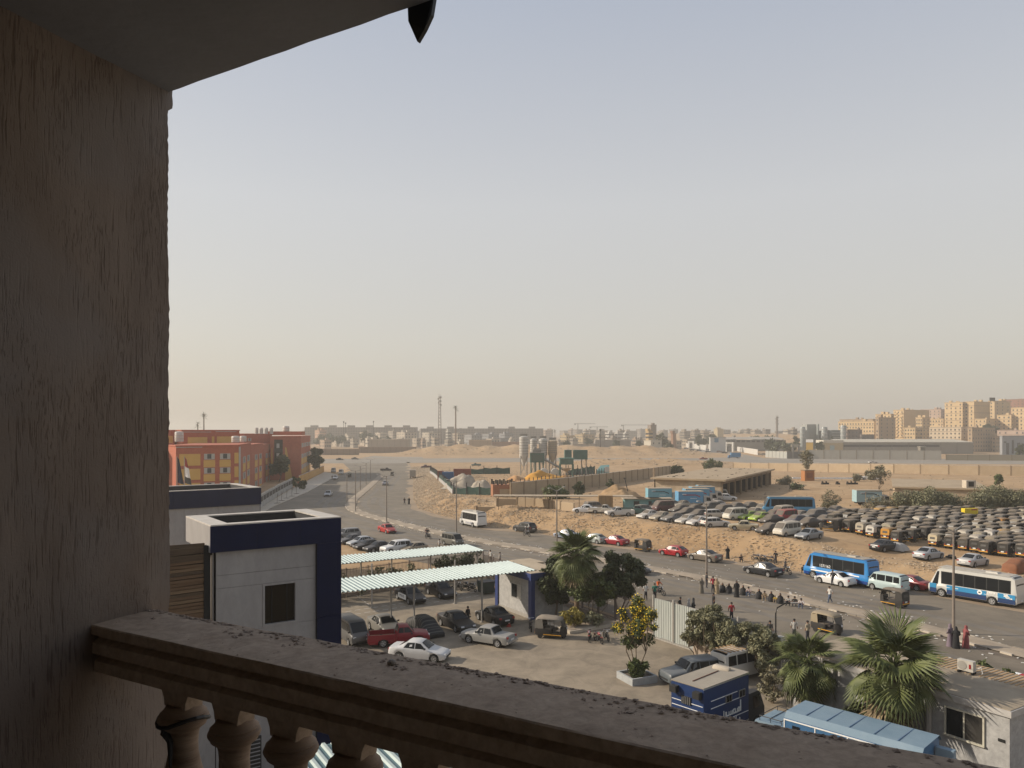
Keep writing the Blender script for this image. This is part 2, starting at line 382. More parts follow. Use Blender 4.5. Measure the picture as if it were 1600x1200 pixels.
rocks(1500, _g2, 'mound_rubble', STONE)
def _g4(rg):
    u, v = rg.uniform(700, 1640), rg.uniform(729, 800); p = P(u, v); return p.x, p.y, p.z + .05, .10 + .28 * rg.random() ** 3
rocks(1000, _g4, 'field_scrub', mat('dry_scrub', (.10, .08, .05), .95, scale=.6, col2=(.30, .23, .15)), .9)

# ---------------------------------------------------------------- dusty air
hz = MB(); hz.box((0, 2450, 29.0), (7000, 5220, 60.0))
hm = bpy.data.materials.new('haze'); hm.use_nodes = True
_n = hm.node_tree.nodes; _n.clear(); _o = _n.new('ShaderNodeOutputMaterial'); _v = _n.new('ShaderNodeVolumePrincipled')
_v.inputs['Density'].default_value = HAZE_DENSITY; _v.inputs['Color'].default_value = (0.94, 0.89, 0.81, 1); _v.inputs['Anisotropy'].default_value = 0.2
hm.node_tree.links.new(_v.outputs[0], _o.inputs['Volume'])
haze = hz.build('haze', hm); tag(haze, kind='stuff')
# ---------------------------------------------------------------- vehicles
PAINT = mat('paint', (0.97, 0.97, 0.97), 0.32, var=0.03, dust=0.16, objcol=True, spec=0.5)
PAINT_D = mat('paint_dusty', (0.97, 0.97, 0.97), 0.6, var=0.08, dust=0.75, objcol=True)
GLASS = mat('car_glass', (0.012, 0.014, 0.016), 0.16, var=0.1, spec=0.28)
GLASS_D = mat('car_glass_dusty', (0.035, 0.033, 0.030), 0.4, dust=0.7)
TYRE = mat('tyre_rubber', (0.022, 0.021, 0.020), 0.9)
RIM = mat('wheel_rim', (0.38, 0.38, 0.38), 0.4, metal=0.4)
BLACKP = mat('black_plastic', (0.02, 0.02, 0.02), 0.55)
LAMPW = mat('headlight_lens', (0.62, 0.63, 0.64), 0.15)
LAMPR = mat('taillight_lens', (0.30, 0.015, 0.015), 0.3)
LAMPO = mat('orange_lens', (0.75, 0.25, 0.03), 0.4)
PLATE = mat('number_plate', (0.70, 0.70, 0.68), 0.5)
UNDER = mat('underbody', (0.012, 0.012, 0.012), 0.95)
CANVAS = mat('paint_canvas', (0.97, 0.95, 0.92), 0.85, var=0.15, dust=0.88, objcol=True)
SEAT = mat('seat_vinyl', (0.03, 0.022, 0.02), 0.7)
CHROME = mat('bright_metal', (0.55, 0.55, 0.55), 0.3, metal=0.8)
YEL = mat('yellow_paint', (0.72, 0.36, 0.03), 0.5)
WHITE = mat('white_print', (0.80, 0.80, 0.78), 0.6)

_wm = MB(); _wm.lathe([(.19, -.085), (.27, -.1), (.305, -.07), (.31, 0), (.305, .07), (.27, .1), (.19, .085)], 14, axis='y')
WHEEL_ME = _wm.mesh('wheel', TYRE, smooth=40)
_rm = MB(); _rm.lathe([(.205, .078), (.20, .094), (.165, .09)], 14, axis='y', m=0)
_rm.F.pop(); _rm.M.pop()
for k in range(5):
    a = 2 * math.pi * k / 5; ca, sa = math.cos(a), math.sin(a)
    _rm.add([(-.035 * sa * 1 + ca * .02, .097, .035 * ca + sa * .02), (.035 * sa + ca * .02, .097, -.035 * ca + sa * .02), (ca * .19 + .03 * sa, .092, sa * .19 - .03 * ca), (ca * .19 - .03 * sa, .092, sa * .19 + .03 * ca)], [(0, 1, 2, 3)])
_rm.lathe([(.05, .094), (.045, .102)], 8, axis='y')
RIM_ME = _rm.mesh('rim', RIM)

def lerp_rows(rows, x):
    if x <= rows[0][0]: return rows[0][1:]
    for a, b in zip(rows, rows[1:]):
        if x <= b[0]:
            f = (x - a[0]) / (b[0] - a[0] + 1e-9); return tuple(p + (q - p) * f for p, q in zip(a[1:], b[1:]))
    return rows[-1][1:]
def add_wheels(t, axles, half, r, rim=True, dual=()):
    for s in axles:
        for sd in (-1, 1):
            w = obj('wheel', WHEEL_ME, t, (s, sd * half, r)); k = r / .31; w.scale = (k, k * 1.05, k)
            if rim:
                q = obj('rim', RIM_ME, w)
                if sd < 0: q.rotation_euler = (0, 0, math.pi)
def make_vehicle(name, label, cat, L, Wd, Hh, rows, wheels, wr, side, ws, rw, paint=PAINT, glass=GLASS, lights=(.60, .62, .80, .74), group=None, detail=2, hbase=1.45, bumper=None, extra_x=(), band=None):
    """body lofted from stations (s/L from the front, z bottom, z shoulder, z top, half widths); +X is forward"""
    w = Wd / 2; k = Hh / hbase; t = thing(name, label, cat, group=group)
    T = [(s, zb, zs * k, zt * k, a * w, b * w) for s, zb, zs, zt, a, b in rows]
    ra = wr + .07; xs = sorted({r[0] for r in T} | {min(1, max(0, c + q * ra / L)) for c in wheels for q in (-1.02, -.98, -.7, 0, .7, .98, 1.02)} | set(extra_x))
    def st(s):
        zb, zs, zt, a, b = lerp_rows(T, s)
        for c in wheels:
            d = (s - c) * L
            if abs(d) < ra: zb = max(zb, wr + math.sqrt(max(0, ra * ra - d * d)) * .98)
        return zb, zs, zt, a, b
    def ring(s):
        zb, zs, zt, a, b = st(s); zm = zb + .5 * (zs - zb)
        return [(a * .93, zb), (a, zm), (a * .985, zb + .86 * (zs - zb)), (a * .95, zs), (b, zt - .06 * min(1, (zt - zs) * 4)), (b * .78, zt), (0, zt + .02)]
    def top(s, y):
        p = ring(s)[4:]; y = abs(y)
        for (y0, z0), (y1, z1) in zip(p, p[1:]):
            if y >= y1: return z1 + (z0 - z1) * (y - y1) / (y0 - y1 + 1e-9) if y <= y0 else z0
        return p[-1][1]
    def sidey(s, z):
        (y0, z0), (y1, z1) = ring(s)[3:5]; f = (z - z0) / (z1 - z0 + 1e-9); return y0 + (y1 - y0) * min(1, max(0, f))
    X = lambda s: (0.5 - s) * L
    m = MB(); n = 13
    for s in xs:
        r = ring(s); m.V += [(X(s), y, z) for y, z in r] + [(X(s), -y, z) for y, z in r[-2::-1]]
    for i in range(len(xs) - 1):
        for j in range(n - 1): m.F.append((i * n + j, i * n + j + 1, (i + 1) * n + j + 1, (i + 1) * n + j))
    m.F += [tuple(range(n))[::-1], tuple(range((len(xs) - 1) * n, len(xs) * n))]; m.M = [0] * len(m.F)
    m.build('body', paint, t, smooth=38)
    u = MB(); u.box((0, 0, .36), (L * .93, Wd * .84, .30)); u.build('underbody', UNDER, t)
    for sd in ((-1, 1) if band else ()):
        q = [(X(s), sd * (sidey(s, z * k) + .005), z * k) for s, z in band]; g = MB(); g.poly(q if sd < 0 else q[::-1]); g.build('window_band', BLACKP, t)
    for pts in side:
        for sd in (-1, 1):
            if sd > 0 or True:
                q = [(X(s), sd * (sidey(s, z * k) + .012), z * k) for s, z in pts]
                g = MB(); g.poly(q if sd < 0 else q[::-1]); g.build('side_window', glass, t)
    for nm, sp in (('windscreen', ws), ('rear_window', rw)):
        if not sp: continue
        s0, s1, wf = sp; g = MB(); cols = [-1, -.78, 0, .78, 1]
        for s in (s0, (s0 + s1) / 2, s1):
            b = st(s)[4] * wf
            for c in cols:
                dx = .014 if nm == 'windscreen' else -.014
                g.V.append((X(s) + dx, c * b, top(s, c * b) + .014))
        for i in range(2):
            for j in range(4): g.F.append((i * 5 + j, i * 5 + j + 1, i * 5 + j + 6, i * 5 + j + 5))
        g.M = [0] * 8; g.build(nm, glass, t)
    hz_, hy, tz_, ty = lights
    for sd in (-1, 1):
        a = MB(); a.box((X(.018), sd * hy * w, hz_ * k), (.16, .34 * w, .11 * k), taper=.8); a.build('headlight', LAMPW, t)
        a = MB(); a.box((X(.988), sd * ty * w, tz_ * k), (.12, .26 * w, .15 * k), taper=.9); a.build('taillight', LAMPR, t)
    a = MB(); a.box((X(1) - .03, 0, .62 * k), (.03, .46, .12)); a.build('number_plate', PLATE, t)
    if detail > 1:
        a = MB(); a.box((X(0) + .0, 0, .42 * k), (.06, 1.05 * w, .12)); a.build('grille', BLACKP, t)
        for sd in (-1, 1):
            a = MB(); a.box((X(ws[0] + .05), sd * (w + .06), 1.0 * k if Hh < 1.8 else 1.25), (.10, .16, .12)); a.build('mirror', BLACKP, t)
    if bumper:
        for x in (X(0) + .04, X(1) - .04):
            a = MB(); a.box((x, 0, .45), (.12, Wd * .94, .16)); a.build('bumper', bumper, t)
    add_wheels(t, [X(c) for c in wheels], w - .10, wr, rim=detail > 0)
    t['len'] = L
    return t

def R_sedan(h=0):
    return [(0, .36, .50, .56, .66, .56), (.018, .24, .60, .66, .84, .72), (.07, .20, .68, .73, .96, .80), (.24, .20, .82, .88, 1, .84), (.285, .20, .87, .93, 1, .84),
            (.42, .20, .90, 1.39, 1, .70), (.52, .20, .91, 1.45, 1, .73), (.66, .20, .92, 1.41, 1, .71), (.82, .20, .93, 1.03, 1, .80), (.965, .22, .92, 1.0, .95, .78), (.988, .30, .80, .90, .88, .72), (1, .38, .60, .7, .78, .66)]
S_sedan = [[(.345, .95), (.515, .95), (.515, 1.34), (.432, 1.30)], [(.53, .95), (.72, .97), (.655, 1.32), (.53, 1.34)]]
def R_hatch():
    return [(0, .36, .52, .58, .70, .6), (.02, .24, .62, .68, .88, .74), (.08, .20, .70, .75, .97, .82), (.25, .20, .84, .90, 1, .84), (.29, .20, .88, .95, 1, .84),
            (.44, .20, .91, 1.40, 1, .72), (.54, .20, .92, 1.45, 1, .74), (.80, .20, .95, 1.39, 1, .72), (.955, .24, .96, 1.06, .96, .78), (.985, .3, .80, .92, .9, .74), (1, .38, .6, .7, .8, .7)]
S_hatch = [[(.36, .97), (.55, .97), (.55, 1.34), (.455, 1.31)], [(.565, .97), (.74, .98), (.74, 1.32), (.565, 1.34)], [(.755, .98), (.87, 1.0), (.80, 1.29), (.755, 1.31)]]
def R_wagon():
    return [(0, .36, .60, .66, .84, .7), (.02, .26, .70, .78, .95, .8), (.08, .24, .76, .82, .98, .86), (.27, .22, .84, .90, 1, .88), (.30, .22, .88, .94, 1, .86),
            (.40, .22, .90, 1.38, 1, .78), (.5, .22, .91, 1.45, 1, .80), (.9, .22, .92, 1.42, 1, .79), (.975, .26, .93, 1.0, .96, .8), (1, .36, .66, .74, .86, .74)]
S_wagon = [[(.35, .95), (.535, .95), (.535, 1.34), (.41, 1.32)], [(.55, .95), (.715, .95), (.715, 1.33), (.55, 1.34)], [(.73, .95), (.91, .96), (.885, 1.32), (.73, 1.33)]]
def R_old():
    return [(0, .38, .66, .72, .88, .8), (.015, .28, .74, .80, .96, .86), (.28, .24, .82, .88, 1, .88), (.31, .24, .86, .92, 1, .86), (.40, .24, .88, 1.38, 1, .76), (.5, .24, .89, 1.44, 1, .78),
            (.64, .24, .89, 1.42, 1, .77), (.72, .24, .89, .95, 1, .86), (.975, .26, .86, .92, .96, .84), (1, .38, .7, .76, .9, .8)]
S_old = [[(.355, .93), (.50, .93), (.50, 1.33), (.41, 1.31)], [(.515, .93), (.665, .93), (.635, 1.32), (.515, 1.33)]]
def R_van():
    return [(0, .40, .66, .74, .84, .72), (.012, .30, .82, .92, .95, .80), (.05, .28, .92, 1.04, 1, .84), (.21, .28, 1.0, 1.80, 1, .84), (.30, .28, 1.0, 1.88, 1, .86), (.9, .28, 1.0, 1.86, 1, .85), (.97, .28, .98, 1.72, .98, .83), (.992, .32, .95, 1.05, .95, .8), (1, .38, .7, .8, .88, .76)]
S_van = [[(.10, 1.08), (.30, 1.08), (.30, 1.68), (.20, 1.66)], [(.32, 1.08), (.55, 1.08), (.55, 1.68), (.32, 1.68)], [(.57, 1.08), (.76, 1.08), (.76, 1.68), (.57, 1.68)], [(.78, 1.08), (.94, 1.08), (.93, 1.66), (.78, 1.68)]]
def sedan(label, L=4.5, Wd=1.76, Hh=1.45, **k): return make_vehicle('sedan', label, 'car', L, Wd, Hh, R_sedan(), (.19, .795), .31, S_sedan, (.29, .415, .86), (.67, .815, .84), **k)
def hatch(label, L=4.0, Wd=1.72, Hh=1.45, **k): return make_vehicle('hatchback', label, 'car', L, Wd, Hh, R_hatch(), (.19, .82), .31, S_hatch, (.295, .435, .86), (.81, .95, .80), **k)
def wagon(label, L=4.3, Wd=1.66, Hh=1.45, **k): return make_vehicle('station_wagon', label, 'car', L, Wd, Hh, R_wagon(), (.19, .80), .30, S_wagon, (.305, .395, .88), (.905, .97, .84), **k)
def oldsedan(label, L=4.2, Wd=1.62, Hh=1.42, **k): return make_vehicle('old_sedan', label, 'car', L, Wd, Hh, R_old(), (.19, .80), .30, S_old, (.315, .395, .88), (.65, .715, .86), **k)
def suv(label, L=4.5, Wd=1.82, Hh=1.72, **k): return make_vehicle('suv', label, 'suv', L, Wd, Hh, R_wagon(), (.19, .80), .36, S_wagon, (.305, .395, .88), (.905, .97, .84), **k)
def van(label, L=3.9, Wd=1.6, Hh=1.86, **k): return make_vehicle('van', label, 'van', L, Wd, Hh, R_van(), (.19, .80), .30, S_van, (.06, .20, .9), (.915, .985, .86), hbase=1.88, lights=(.78, .66, .85, .78), **k)

def make_bus(name, label, L, Wd, Hh, nwin, group=None, low=None, band=None, roofcol=(.55, .52, .46), seatlit=False):
    rows = [(0, .45, .95, 1.05, .84, .8), (.012, .36, 1.05, 1.18, .94, .88), (.03, .36, 1.10, 1.26, .98, .90), (.115, .36, 1.15, 2.62, 1, .90), (.16, .36, 1.15, 2.80, 1, .92), (.94, .36, 1.15, 2.80, 1, .92), (.975, .36, 1.15, 2.62, 1, .90), (.997, .40, 1.0, 1.25, .97, .88), (1, .5, .9, 1.1, .94, .86)]
    sw = [[(.055, 1.22), (.125, 1.22), (.14, 2.45), (.118, 2.45)]]
    a, b = .163, .937; d = (b - a) / nwin
    for i in range(nwin): sw.append([(a + i * d + .006, 1.32), (a + (i + 1) * d - .006, 1.32), (a + (i + 1) * d - .006, 2.45), (a + i * d + .006, 2.45)])
    t = make_vehicle(name, label, 'bus', L, Wd, Hh, rows, (.17, .74), .42, sw, (.035, .112, .92), (.945, .985, .80), hbase=2.82, lights=(.78, .66, .95, .8), detail=1, group=group, band=[(.162, 1.29), (.938, 1.29), (.938, 2.49), (.162, 2.49)])
    k = Hh / 2.82; w = Wd / 2
    rb = MB(); rb.box((-.02 * L, 0, Hh + .025), (L * .80, Wd * .78, .03)); o = rb.build('roof_panel', PAINT_D, t); o.color = (*roofcol, 1)
    rb = MB(); rb.box((-.2 * L, 0, Hh + .10), (1.2, .9, .14), taper=.8); o = rb.build('roof_vent', PAINT_D, t); o.color = (.75, .73, .68, 1)
    for col, z0, z1 in (low or []):
        for sd in (-1, 1):
            m = MB(); x0, x1 = -.485 * L, .47 * L
            for c0, c1 in ((x0, (.5 - .74) * L - .52), ((.5 - .74) * L + .52, (.5 - .17) * L - .52), ((.5 - .17) * L + .52, x1)) if z0 < .9 else ((x0, x1),):
                m.box(((c0 + c1) / 2, sd * (w + .004), (z0 + z1) / 2), (c1 - c0, .02, z1 - z0))
            o = m.build('side_stripe', PAINT, t); o.color = (*col, 1)
    return t

def make_tuk(label, lite=False, group=None):
    t = thing('tuk_tuk', label, 'tuk-tuk', group=group)
    m = MB(); rows = [(1.30, .42, .95, .10), (1.24, .30, 1.02, .24), (1.05, .26, 1.05, .36), (.82, .24, .98, .42), (.78, .24, .42, .44), (.15, .24, .42, .55), (.10, .24, .80, .60), (-.2, .24, .84, .64), (-1.18, .26, .86, .64), (-1.28, .34, .80, .60)]
    for x, zb, zt, w in rows: m.V += [(x, w * .92, zb), (x, w, (zb + zt) / 2), (x, w * .97, zt), (x, -w * .97, zt), (x, -w, (zb + zt) / 2), (x, -w * .92, zb)]
    for i in range(len(rows) - 1):
        for j in range(5): m.F.append((i * 6 + j, i * 6 + j + 1, i * 6 + j + 7, i * 6 + j + 6))
        m.F.append((i * 6 + 5, i * 6, i * 6 + 6, i * 6 + 11))
    m.F += [(5, 4, 3, 2, 1, 0), tuple(range((len(rows) - 1) * 6, len(rows) * 6))]; m.M = [0] * len(m.F)
    m.build('body', PAINT_D, t, smooth=40)
    c = MB(); rows = [(.92, 1.52, 1.58, .52), (.80, 1.60, 1.70, .58), (.3, 1.63, 1.76, .62), (-.5, 1.63, 1.78, .64), (-1.0, 1.60, 1.75, .64), (-1.22, 1.45, 1.62, .62)]
    for x, zs, zt, w in rows: c.V += [(x, w, zs - .03), (x, w * .98, zs + .03), (x, w * .72, zt - .01), (x, 0, zt + .015), (x, -w * .72, zt - .01), (x, -w * .98, zs + .03), (x, -w, zs - .03)]
    for i in range(5):
        for j in range(6): c.F.append((i * 7 + j, i * 7 + j + 1, i * 7 + j + 8, i * 7 + j + 7))
        c.F.append((i * 7 + 6, i * 7, i * 7 + 7, i * 7 + 13))
    c.F += [(6, 5, 4, 3, 2, 1, 0), tuple(range(35, 42))]; c.M = [0] * len(c.F)
    # rear curtain and rear side curtains hang from the roof to the tub
    c.add([(-1.22, .62, 1.45), (-1.22, -.62, 1.45), (-1.29, -.61, .8), (-1.29, .61, .8)], [(0, 1, 2, 3)])
    for sd in (1, -1): c.add([(-1.22, sd * .62, 1.47), (-.62, sd * .64, 1.60), (-.55, sd * .645, .84), (-1.29, sd * .61, .80)], [(0, 1, 2, 3) if sd < 0 else (3, 2, 1, 0)])
    c.build('canopy', CANVAS, t, smooth=50)
    g = MB(); g.quad((1.06, .40, 1.04), (1.06, -.40, 1.04), (.90, -.48, 1.54), (.90, .48, 1.54)); g.build('windscreen', GLASS_D, t)
    for sd in (-1, 1):
        for a, b in (((1.05, sd * .42, 1.03), (.90, sd * .50, 1.55)), ((.05, sd * .60, .8), (.0, sd * .61, 1.64))): f = MB(); f.tube([a, b], .024, 4); f.build('frame_bar', BLACKP, t)
    for x, y in ((1.02, 0), (-.85, .55), (-.85, -.55)):
        w = obj('wheel', WHEEL_ME, t, (x, y, .21)); w.scale = (.68, .55, .68)
    g = MB(); g.quad((-1.285, -.34, 1.08), (-1.285, .34, 1.08), (-1.25, .32, 1.34), (-1.25, -.32, 1.34)); g.build('rear_window', GLASS_D, t)
    if not lite:
        s = MB(); s.box((-.75, 0, .95), (.5, 1.05, .14)); s.box((-.98, 0, 1.18), (.12, 1.05, .45)); s.box((.28, 0, .72), (.35, .75, .14)); s.build('seat', SEAT, t)
        h = MB(); h.lathe([(.11, 0), (.10, .05), (.02, .06)], 8, axis='y'); o = h.build('headlight', LAMPW, t, (1.29, 0, .86), math.pi * 1.5)
        st = MB(); st.box((-1.30, 0, .46), (.03, 1.1, .09)); st.build('bumper', YEL, t)
        p = MB(); p.box((-1.30, 0, .62), (.03, .34, .13)); p.build('number_plate', PLATE, t)
        for sd in (-1, 1):
            q = MB(); q.box((-1.295, sd * .46, .62), (.04, .12, .16)); q.build('taillight', LAMPR, t)
            q = MB(); q.box((.2, sd * .62, .36), (1.5, .02, .05)); q.build('side_stripe', YEL, t)
            q = MB(); q.tube([(.95, sd * .5, 1.2), (1.0, sd * .66, 1.22)], .012, 4); q.box((1.0, sd * .70, 1.24), (.03, .12, .1)); q.build('mirror', BLACKP, t)
    return t

def make_moto(label, group=None):
    t = thing('motorbike', label, 'motorbike', group=group)
    for x in (.62, -.62):
        w = MB(); 
        for i in range(12):
            a0, a1 = 2 * math.pi * i / 12, 2 * math.pi * (i + 1) / 12
            w.tube([(math.cos(a0) * .26, 0, math.sin(a0) * .26), (math.cos(a1) * .26, 0, math.sin(a1) * .26)], .045, 4, cap=False)
        w.lathe([(.05, -.06), (.05, .06)], 6, axis='y')
        for i in range(6): w.tube([(0, 0, 0), (math.cos(i * 1.047) * .25, 0, math.sin(i * 1.047) * .25)], .008, 3, cap=False)
        w.build('wheel', TYRE, t, (x, 0, .305))
    f = MB(); f.tube([(.62, 0, .305), (.42, 0, .82), (.36, 0, .95)], .035, 6); f.tube([(.44, 0, .72), (.1, 0, .40), (-.25, 0, .40), (-.62, 0, .305)], .03, 5); f.tube([(.44, 0, .75), (-.3, 0, .70), (-.62, 0, .62)], .028, 5)
    f.box((-.02, 0, .42), (.38, .26, .28), taper=.8); f.tube([(0, .14, .30), (-.7, .16, .34)], .04, 6); f.build('frame', BLACKP, t)
    k = MB(); k.lathe([(.02, -.26), (.11, -.18), (.14, 0), (.12, .16), (.03, .24)], 8, axis='y'); o = k.build('fuel_tank', PAINT, t, (.20, 0, .80), math.pi / 2, smooth=50); o.color = (.25, .02, .02, 1)
    s = MB(); s.box((-.28, 0, .80), (.62, .24, .10), taper=.85); s.build('seat', SEAT, t)
    h = MB(); h.tube([(.30, .34, 1.02), (.38, .12, .98), (.38, -.12, .98), (.30, -.34, 1.02)], .018, 5); h.build('handlebar', CHROME, t)
    l = MB(); l.lathe([(.03, -.06), (.085, .03), (.08, .05)], 8, axis='y'); l.build('headlight', LAMPW, t, (.47, 0, .88), -math.pi / 2)
    mg = MB(); mg.box((-.74, 0, .60), (.28, .15, .04), taper=.9); mg.box((.62, 0, .60), (.34, .12, .03)); mg.build('mudguard', PAINT, t).color = (.2, .02, .02, 1)
    return t

def make_truck(label, boxcol, cabcol, L=6.2, Wd=2.1, Hh=3.0, group=None, name='box_truck', boxmat=None):
    t = thing(name, label, 'truck', group=group); k = Hh
    cl = 1.65; bx = L - cl - .15
    b = MB(); b.box((-L / 2 + bx / 2, 0, (.75 + Hh) / 2), (bx, Wd, Hh - .75)); o = b.build('cargo_box', boxmat or PAINT_D, t); o.color = (*boxcol, 1)
    for z in (.78, Hh - .02):
        for sd in (-1, 1):
            r = MB(); r.box((-L / 2 + bx / 2, sd * (Wd / 2 + .012), z), (bx + .02, .03, .07)); r.build('box_rail', CHROME, t)
    c = MB(); x1 = L / 2; w = Wd * .46; rows = [(x1, .45, 1.0, .94), (x1 - .04, .42, 1.15, 1.0), (x1 - .35, .42, 1.95, .93), (x1 - .5, .42, 2.08, .9), (x1 - cl, .42, 2.08, .9)]
    for x, zb, zt, f in rows: c.V += [(x, w, zb), (x, w, 1.15), (x, w * f, zt), (x, -w * f, zt), (x, -w, 1.15), (x, -w, zb)]
    for i in range(4):
        for j in range(5): c.F.append((i * 6 + j, i * 6 + j + 1, i * 6 + j + 7, i * 6 + j + 6))
    c.F += [(5, 4, 3, 2, 1, 0), tuple(range(24, 30))]; c.M = [0] * len(c.F); o = c.build('cab', PAINT_D, t, smooth=30); o.color = (*cabcol, 1)
    g = MB(); g.quad((x1 - .055, -w * .88, 1.22), (x1 - .055, w * .88, 1.22), (x1 - .335, w * .80, 1.88), (x1 - .335, -w * .80, 1.88)); g.build('windscreen', GLASS, t)
    for sd in (-1, 1):
        q = [(x1 - .25, sd * (w + .012), 1.2), (x1 - 1.15, sd * (w + .012), 1.2), (x1 - 1.15, sd * (w * .94 + .012), 1.85), (x1 - .5, sd * (w * .94 + .012), 1.85)]
        g = MB(); g.poly(q if sd > 0 else q[::-1]); g.build('side_window', GLASS, t)
        l = MB(); l.box((x1 - .0, sd * w * .72, .72), (.06, .28, .18)); l.build('headlight', LAMPW, t)
    ch = MB(); ch.box((0, 0, .60), (L * .96, .8, .25)); ch.box((x1 - .02, 0, .5), (.16, w * 1.9, .2)); ch.build('chassis', UNDER, t)
    add_wheels(t, [L / 2 - .85, -L / 2 + L * .22], Wd / 2 - .16, .38)
    return t

def make_pickup(label, L=4.9, Wd=1.72, group=None, paint=PAINT):
    rows = [(0, .40, .66, .72, .82, .7), (.02, .28, .78, .86, .94, .8), (.08, .26, .84, .92, .98, .86), (.22, .26, .94, 1.0, 1, .88), (.25, .26, .98, 1.04, 1, .86), (.34, .26, 1.0, 1.50, 1, .76), (.42, .26, 1.0, 1.56, 1, .78), (.50, .26, 1.0, 1.54, 1, .78), (.535, .26, 1.0, 1.05, 1, .86), (.54, .26, .62, .64, 1, .9), (.98, .28, .62, .64, 1, .9), (1, .4, .6, .62, .97, .88)]
    t = make_vehicle('pickup_truck', label, 'pickup', L, Wd, 1.56, rows, (.18, .76), .34, [[(.285, 1.06), (.42, 1.06), (.42, 1.46), (.345, 1.44)], [(.43, 1.06), (.515, 1.06), (.50, 1.44), (.43, 1.46)]], (.252, .335, .9), (.503, .533, .9), hbase=1.56, lights=(.78, .72, .70, .86), group=group, paint=paint)
    w = Wd / 2; x0, x1 = -.5 * L + .02, -.045 * L
    for sd in (-1, 1):
        m = MB(); m.box(((x0 + x1) / 2, sd * (w - .05), .80), (x1 - x0, .07, .44)); m.build('bed_side', paint, t)
    m = MB(); m.box((x0 + .03, 0, .80), (.06, Wd * .88, .44)); m.build('tailgate', paint, t)
    m = MB(); m.box(((x0 + x1) / 2, 0, .645), (x1 - x0, Wd * .86, .02)); m.build('bed_floor', SAND, t)
    return t
# ---------------------------------------------------------------- people
SKIN = mat('skin', (0.26, 0.135, 0.08), 0.6)
HAIR = mat('hair', (0.012, 0.009, 0.008), 0.7)
SHIRT = mat('paint_shirt', (0.97, 0.97, 0.97), 0.85, objcol=True)
TROUS = mat('trousers', (0.03, 0.03, 0.04), 0.9)
JEANS = mat('jeans', (0.06, 0.085, 0.14), 0.9)
KHAKI = mat('khaki_cloth', (0.30, 0.23, 0.15), 0.9)
ROBE = mat('black_robe', (0.010, 0.010, 0.012), 0.85)
def skel(pose):
    """joints (x forward, y to the left, z up), radii and material of each bone: 0 skin 1 shirt 2 trousers"""
    J = {}
    if pose == 'stand':
        J = dict(pel=(0, 0, .95), che=(0, 0, 1.30), nec=(0, 0, 1.50), hed=(.02, 0, 1.62), top=(.01, 0, 1.70), ls=(0, .19, 1.42), le=(-.02, .25, 1.15), lh=(.06, .27, .90), rs=(0, -.19, 1.42), re=(-.02, -.25, 1.15), rh=(.08, -.25, .91),
                 lk=(.03, .10, .50), la=(0, .11, .09), lt=(.13, .13, .05), rk=(.03, -.10, .50), ra=(-.02, -.11, .09), rt=(.11, -.13, .05))
    elif pose == 'walk':
        J = dict(pel=(0, 0, .94), che=(.03, 0, 1.30), nec=(.05, 0, 1.50), hed=(.08, 0, 1.62), top=(.07, 0, 1.70), ls=(.03, .19, 1.42), le=(-.10, .25, 1.17), lh=(-.12, .26, .92), rs=(.03, -.19, 1.42), re=(.08, -.25, 1.16), rh=(.25, -.23, .98),
                 lk=(.22, .09, .53), la=(.30, .09, .10), lt=(.43, .10, .08), rk=(-.08, -.09, .50), ra=(-.33, -.09, .16), rt=(-.24, -.10, .06))
    elif pose == 'sit':
        J = dict(pel=(0, 0, .26), che=(.10, 0, .58), nec=(.20, 0, .76), hed=(.25, 0, .88), top=(.25, 0, .96), ls=(.16, .19, .69), le=(.26, .27, .47), lh=(.46, .14, .50), rs=(.16, -.19, .69), re=(.26, -.27, .47), rh=(.46, -.12, .52),
                 lk=(.42, .15, .50), la=(.36, .15, .09), lt=(.50, .17, .05), rk=(.42, -.15, .50), ra=(.40, -.15, .09), rt=(.54, -.17, .05))
    elif pose == 'ride':
        J = dict(pel=(-.22, 0, .92), che=(-.12, 0, 1.26), nec=(-.06, 0, 1.45), hed=(-.02, 0, 1.57), top=(-.02, 0, 1.65), ls=(-.10, .19, 1.37), le=(.08, .28, 1.14), lh=(.30, .30, 1.03), rs=(-.10, -.19, 1.37), re=(.08, -.28, 1.14), rh=(.30, -.30, 1.03),
                 lk=(.18, .20, .78), la=(.02, .22, .36), lt=(.16, .24, .33), rk=(.18, -.20, .78), ra=(.02, -.22, .36), rt=(.16, -.24, .33))
    B = [('pel', 'che', 1), ('che', 'nec', 1), ('nec', 'hed', 0), ('hed', 'top', 0), ('che', 'ls', 1), ('ls', 'le', 1), ('le', 'lh', 0), ('che', 'rs', 1), ('rs', 're', 1), ('re', 'rh', 0), ('pel', 'lk', 2), ('lk', 'la', 2), ('la', 'lt', 2), ('pel', 'rk', 2), ('rk', 'ra', 2), ('ra', 'rt', 2)]
    Rd = dict(pel=(.16, .13), che=(.17, .12), nec=(.055, .06), hed=(.085, .10), top=(.06, .07), ls=(.075, .075), le=(.05, .05), lh=(.04, .03), rs=(.075, .075), re=(.05, .05), rh=(.04, .03), lk=(.075, .075), la=(.05, .05), lt=(.045, .035), rk=(.075, .075), ra=(.05, .05), rt=(.045, .035))
    return J, B, Rd
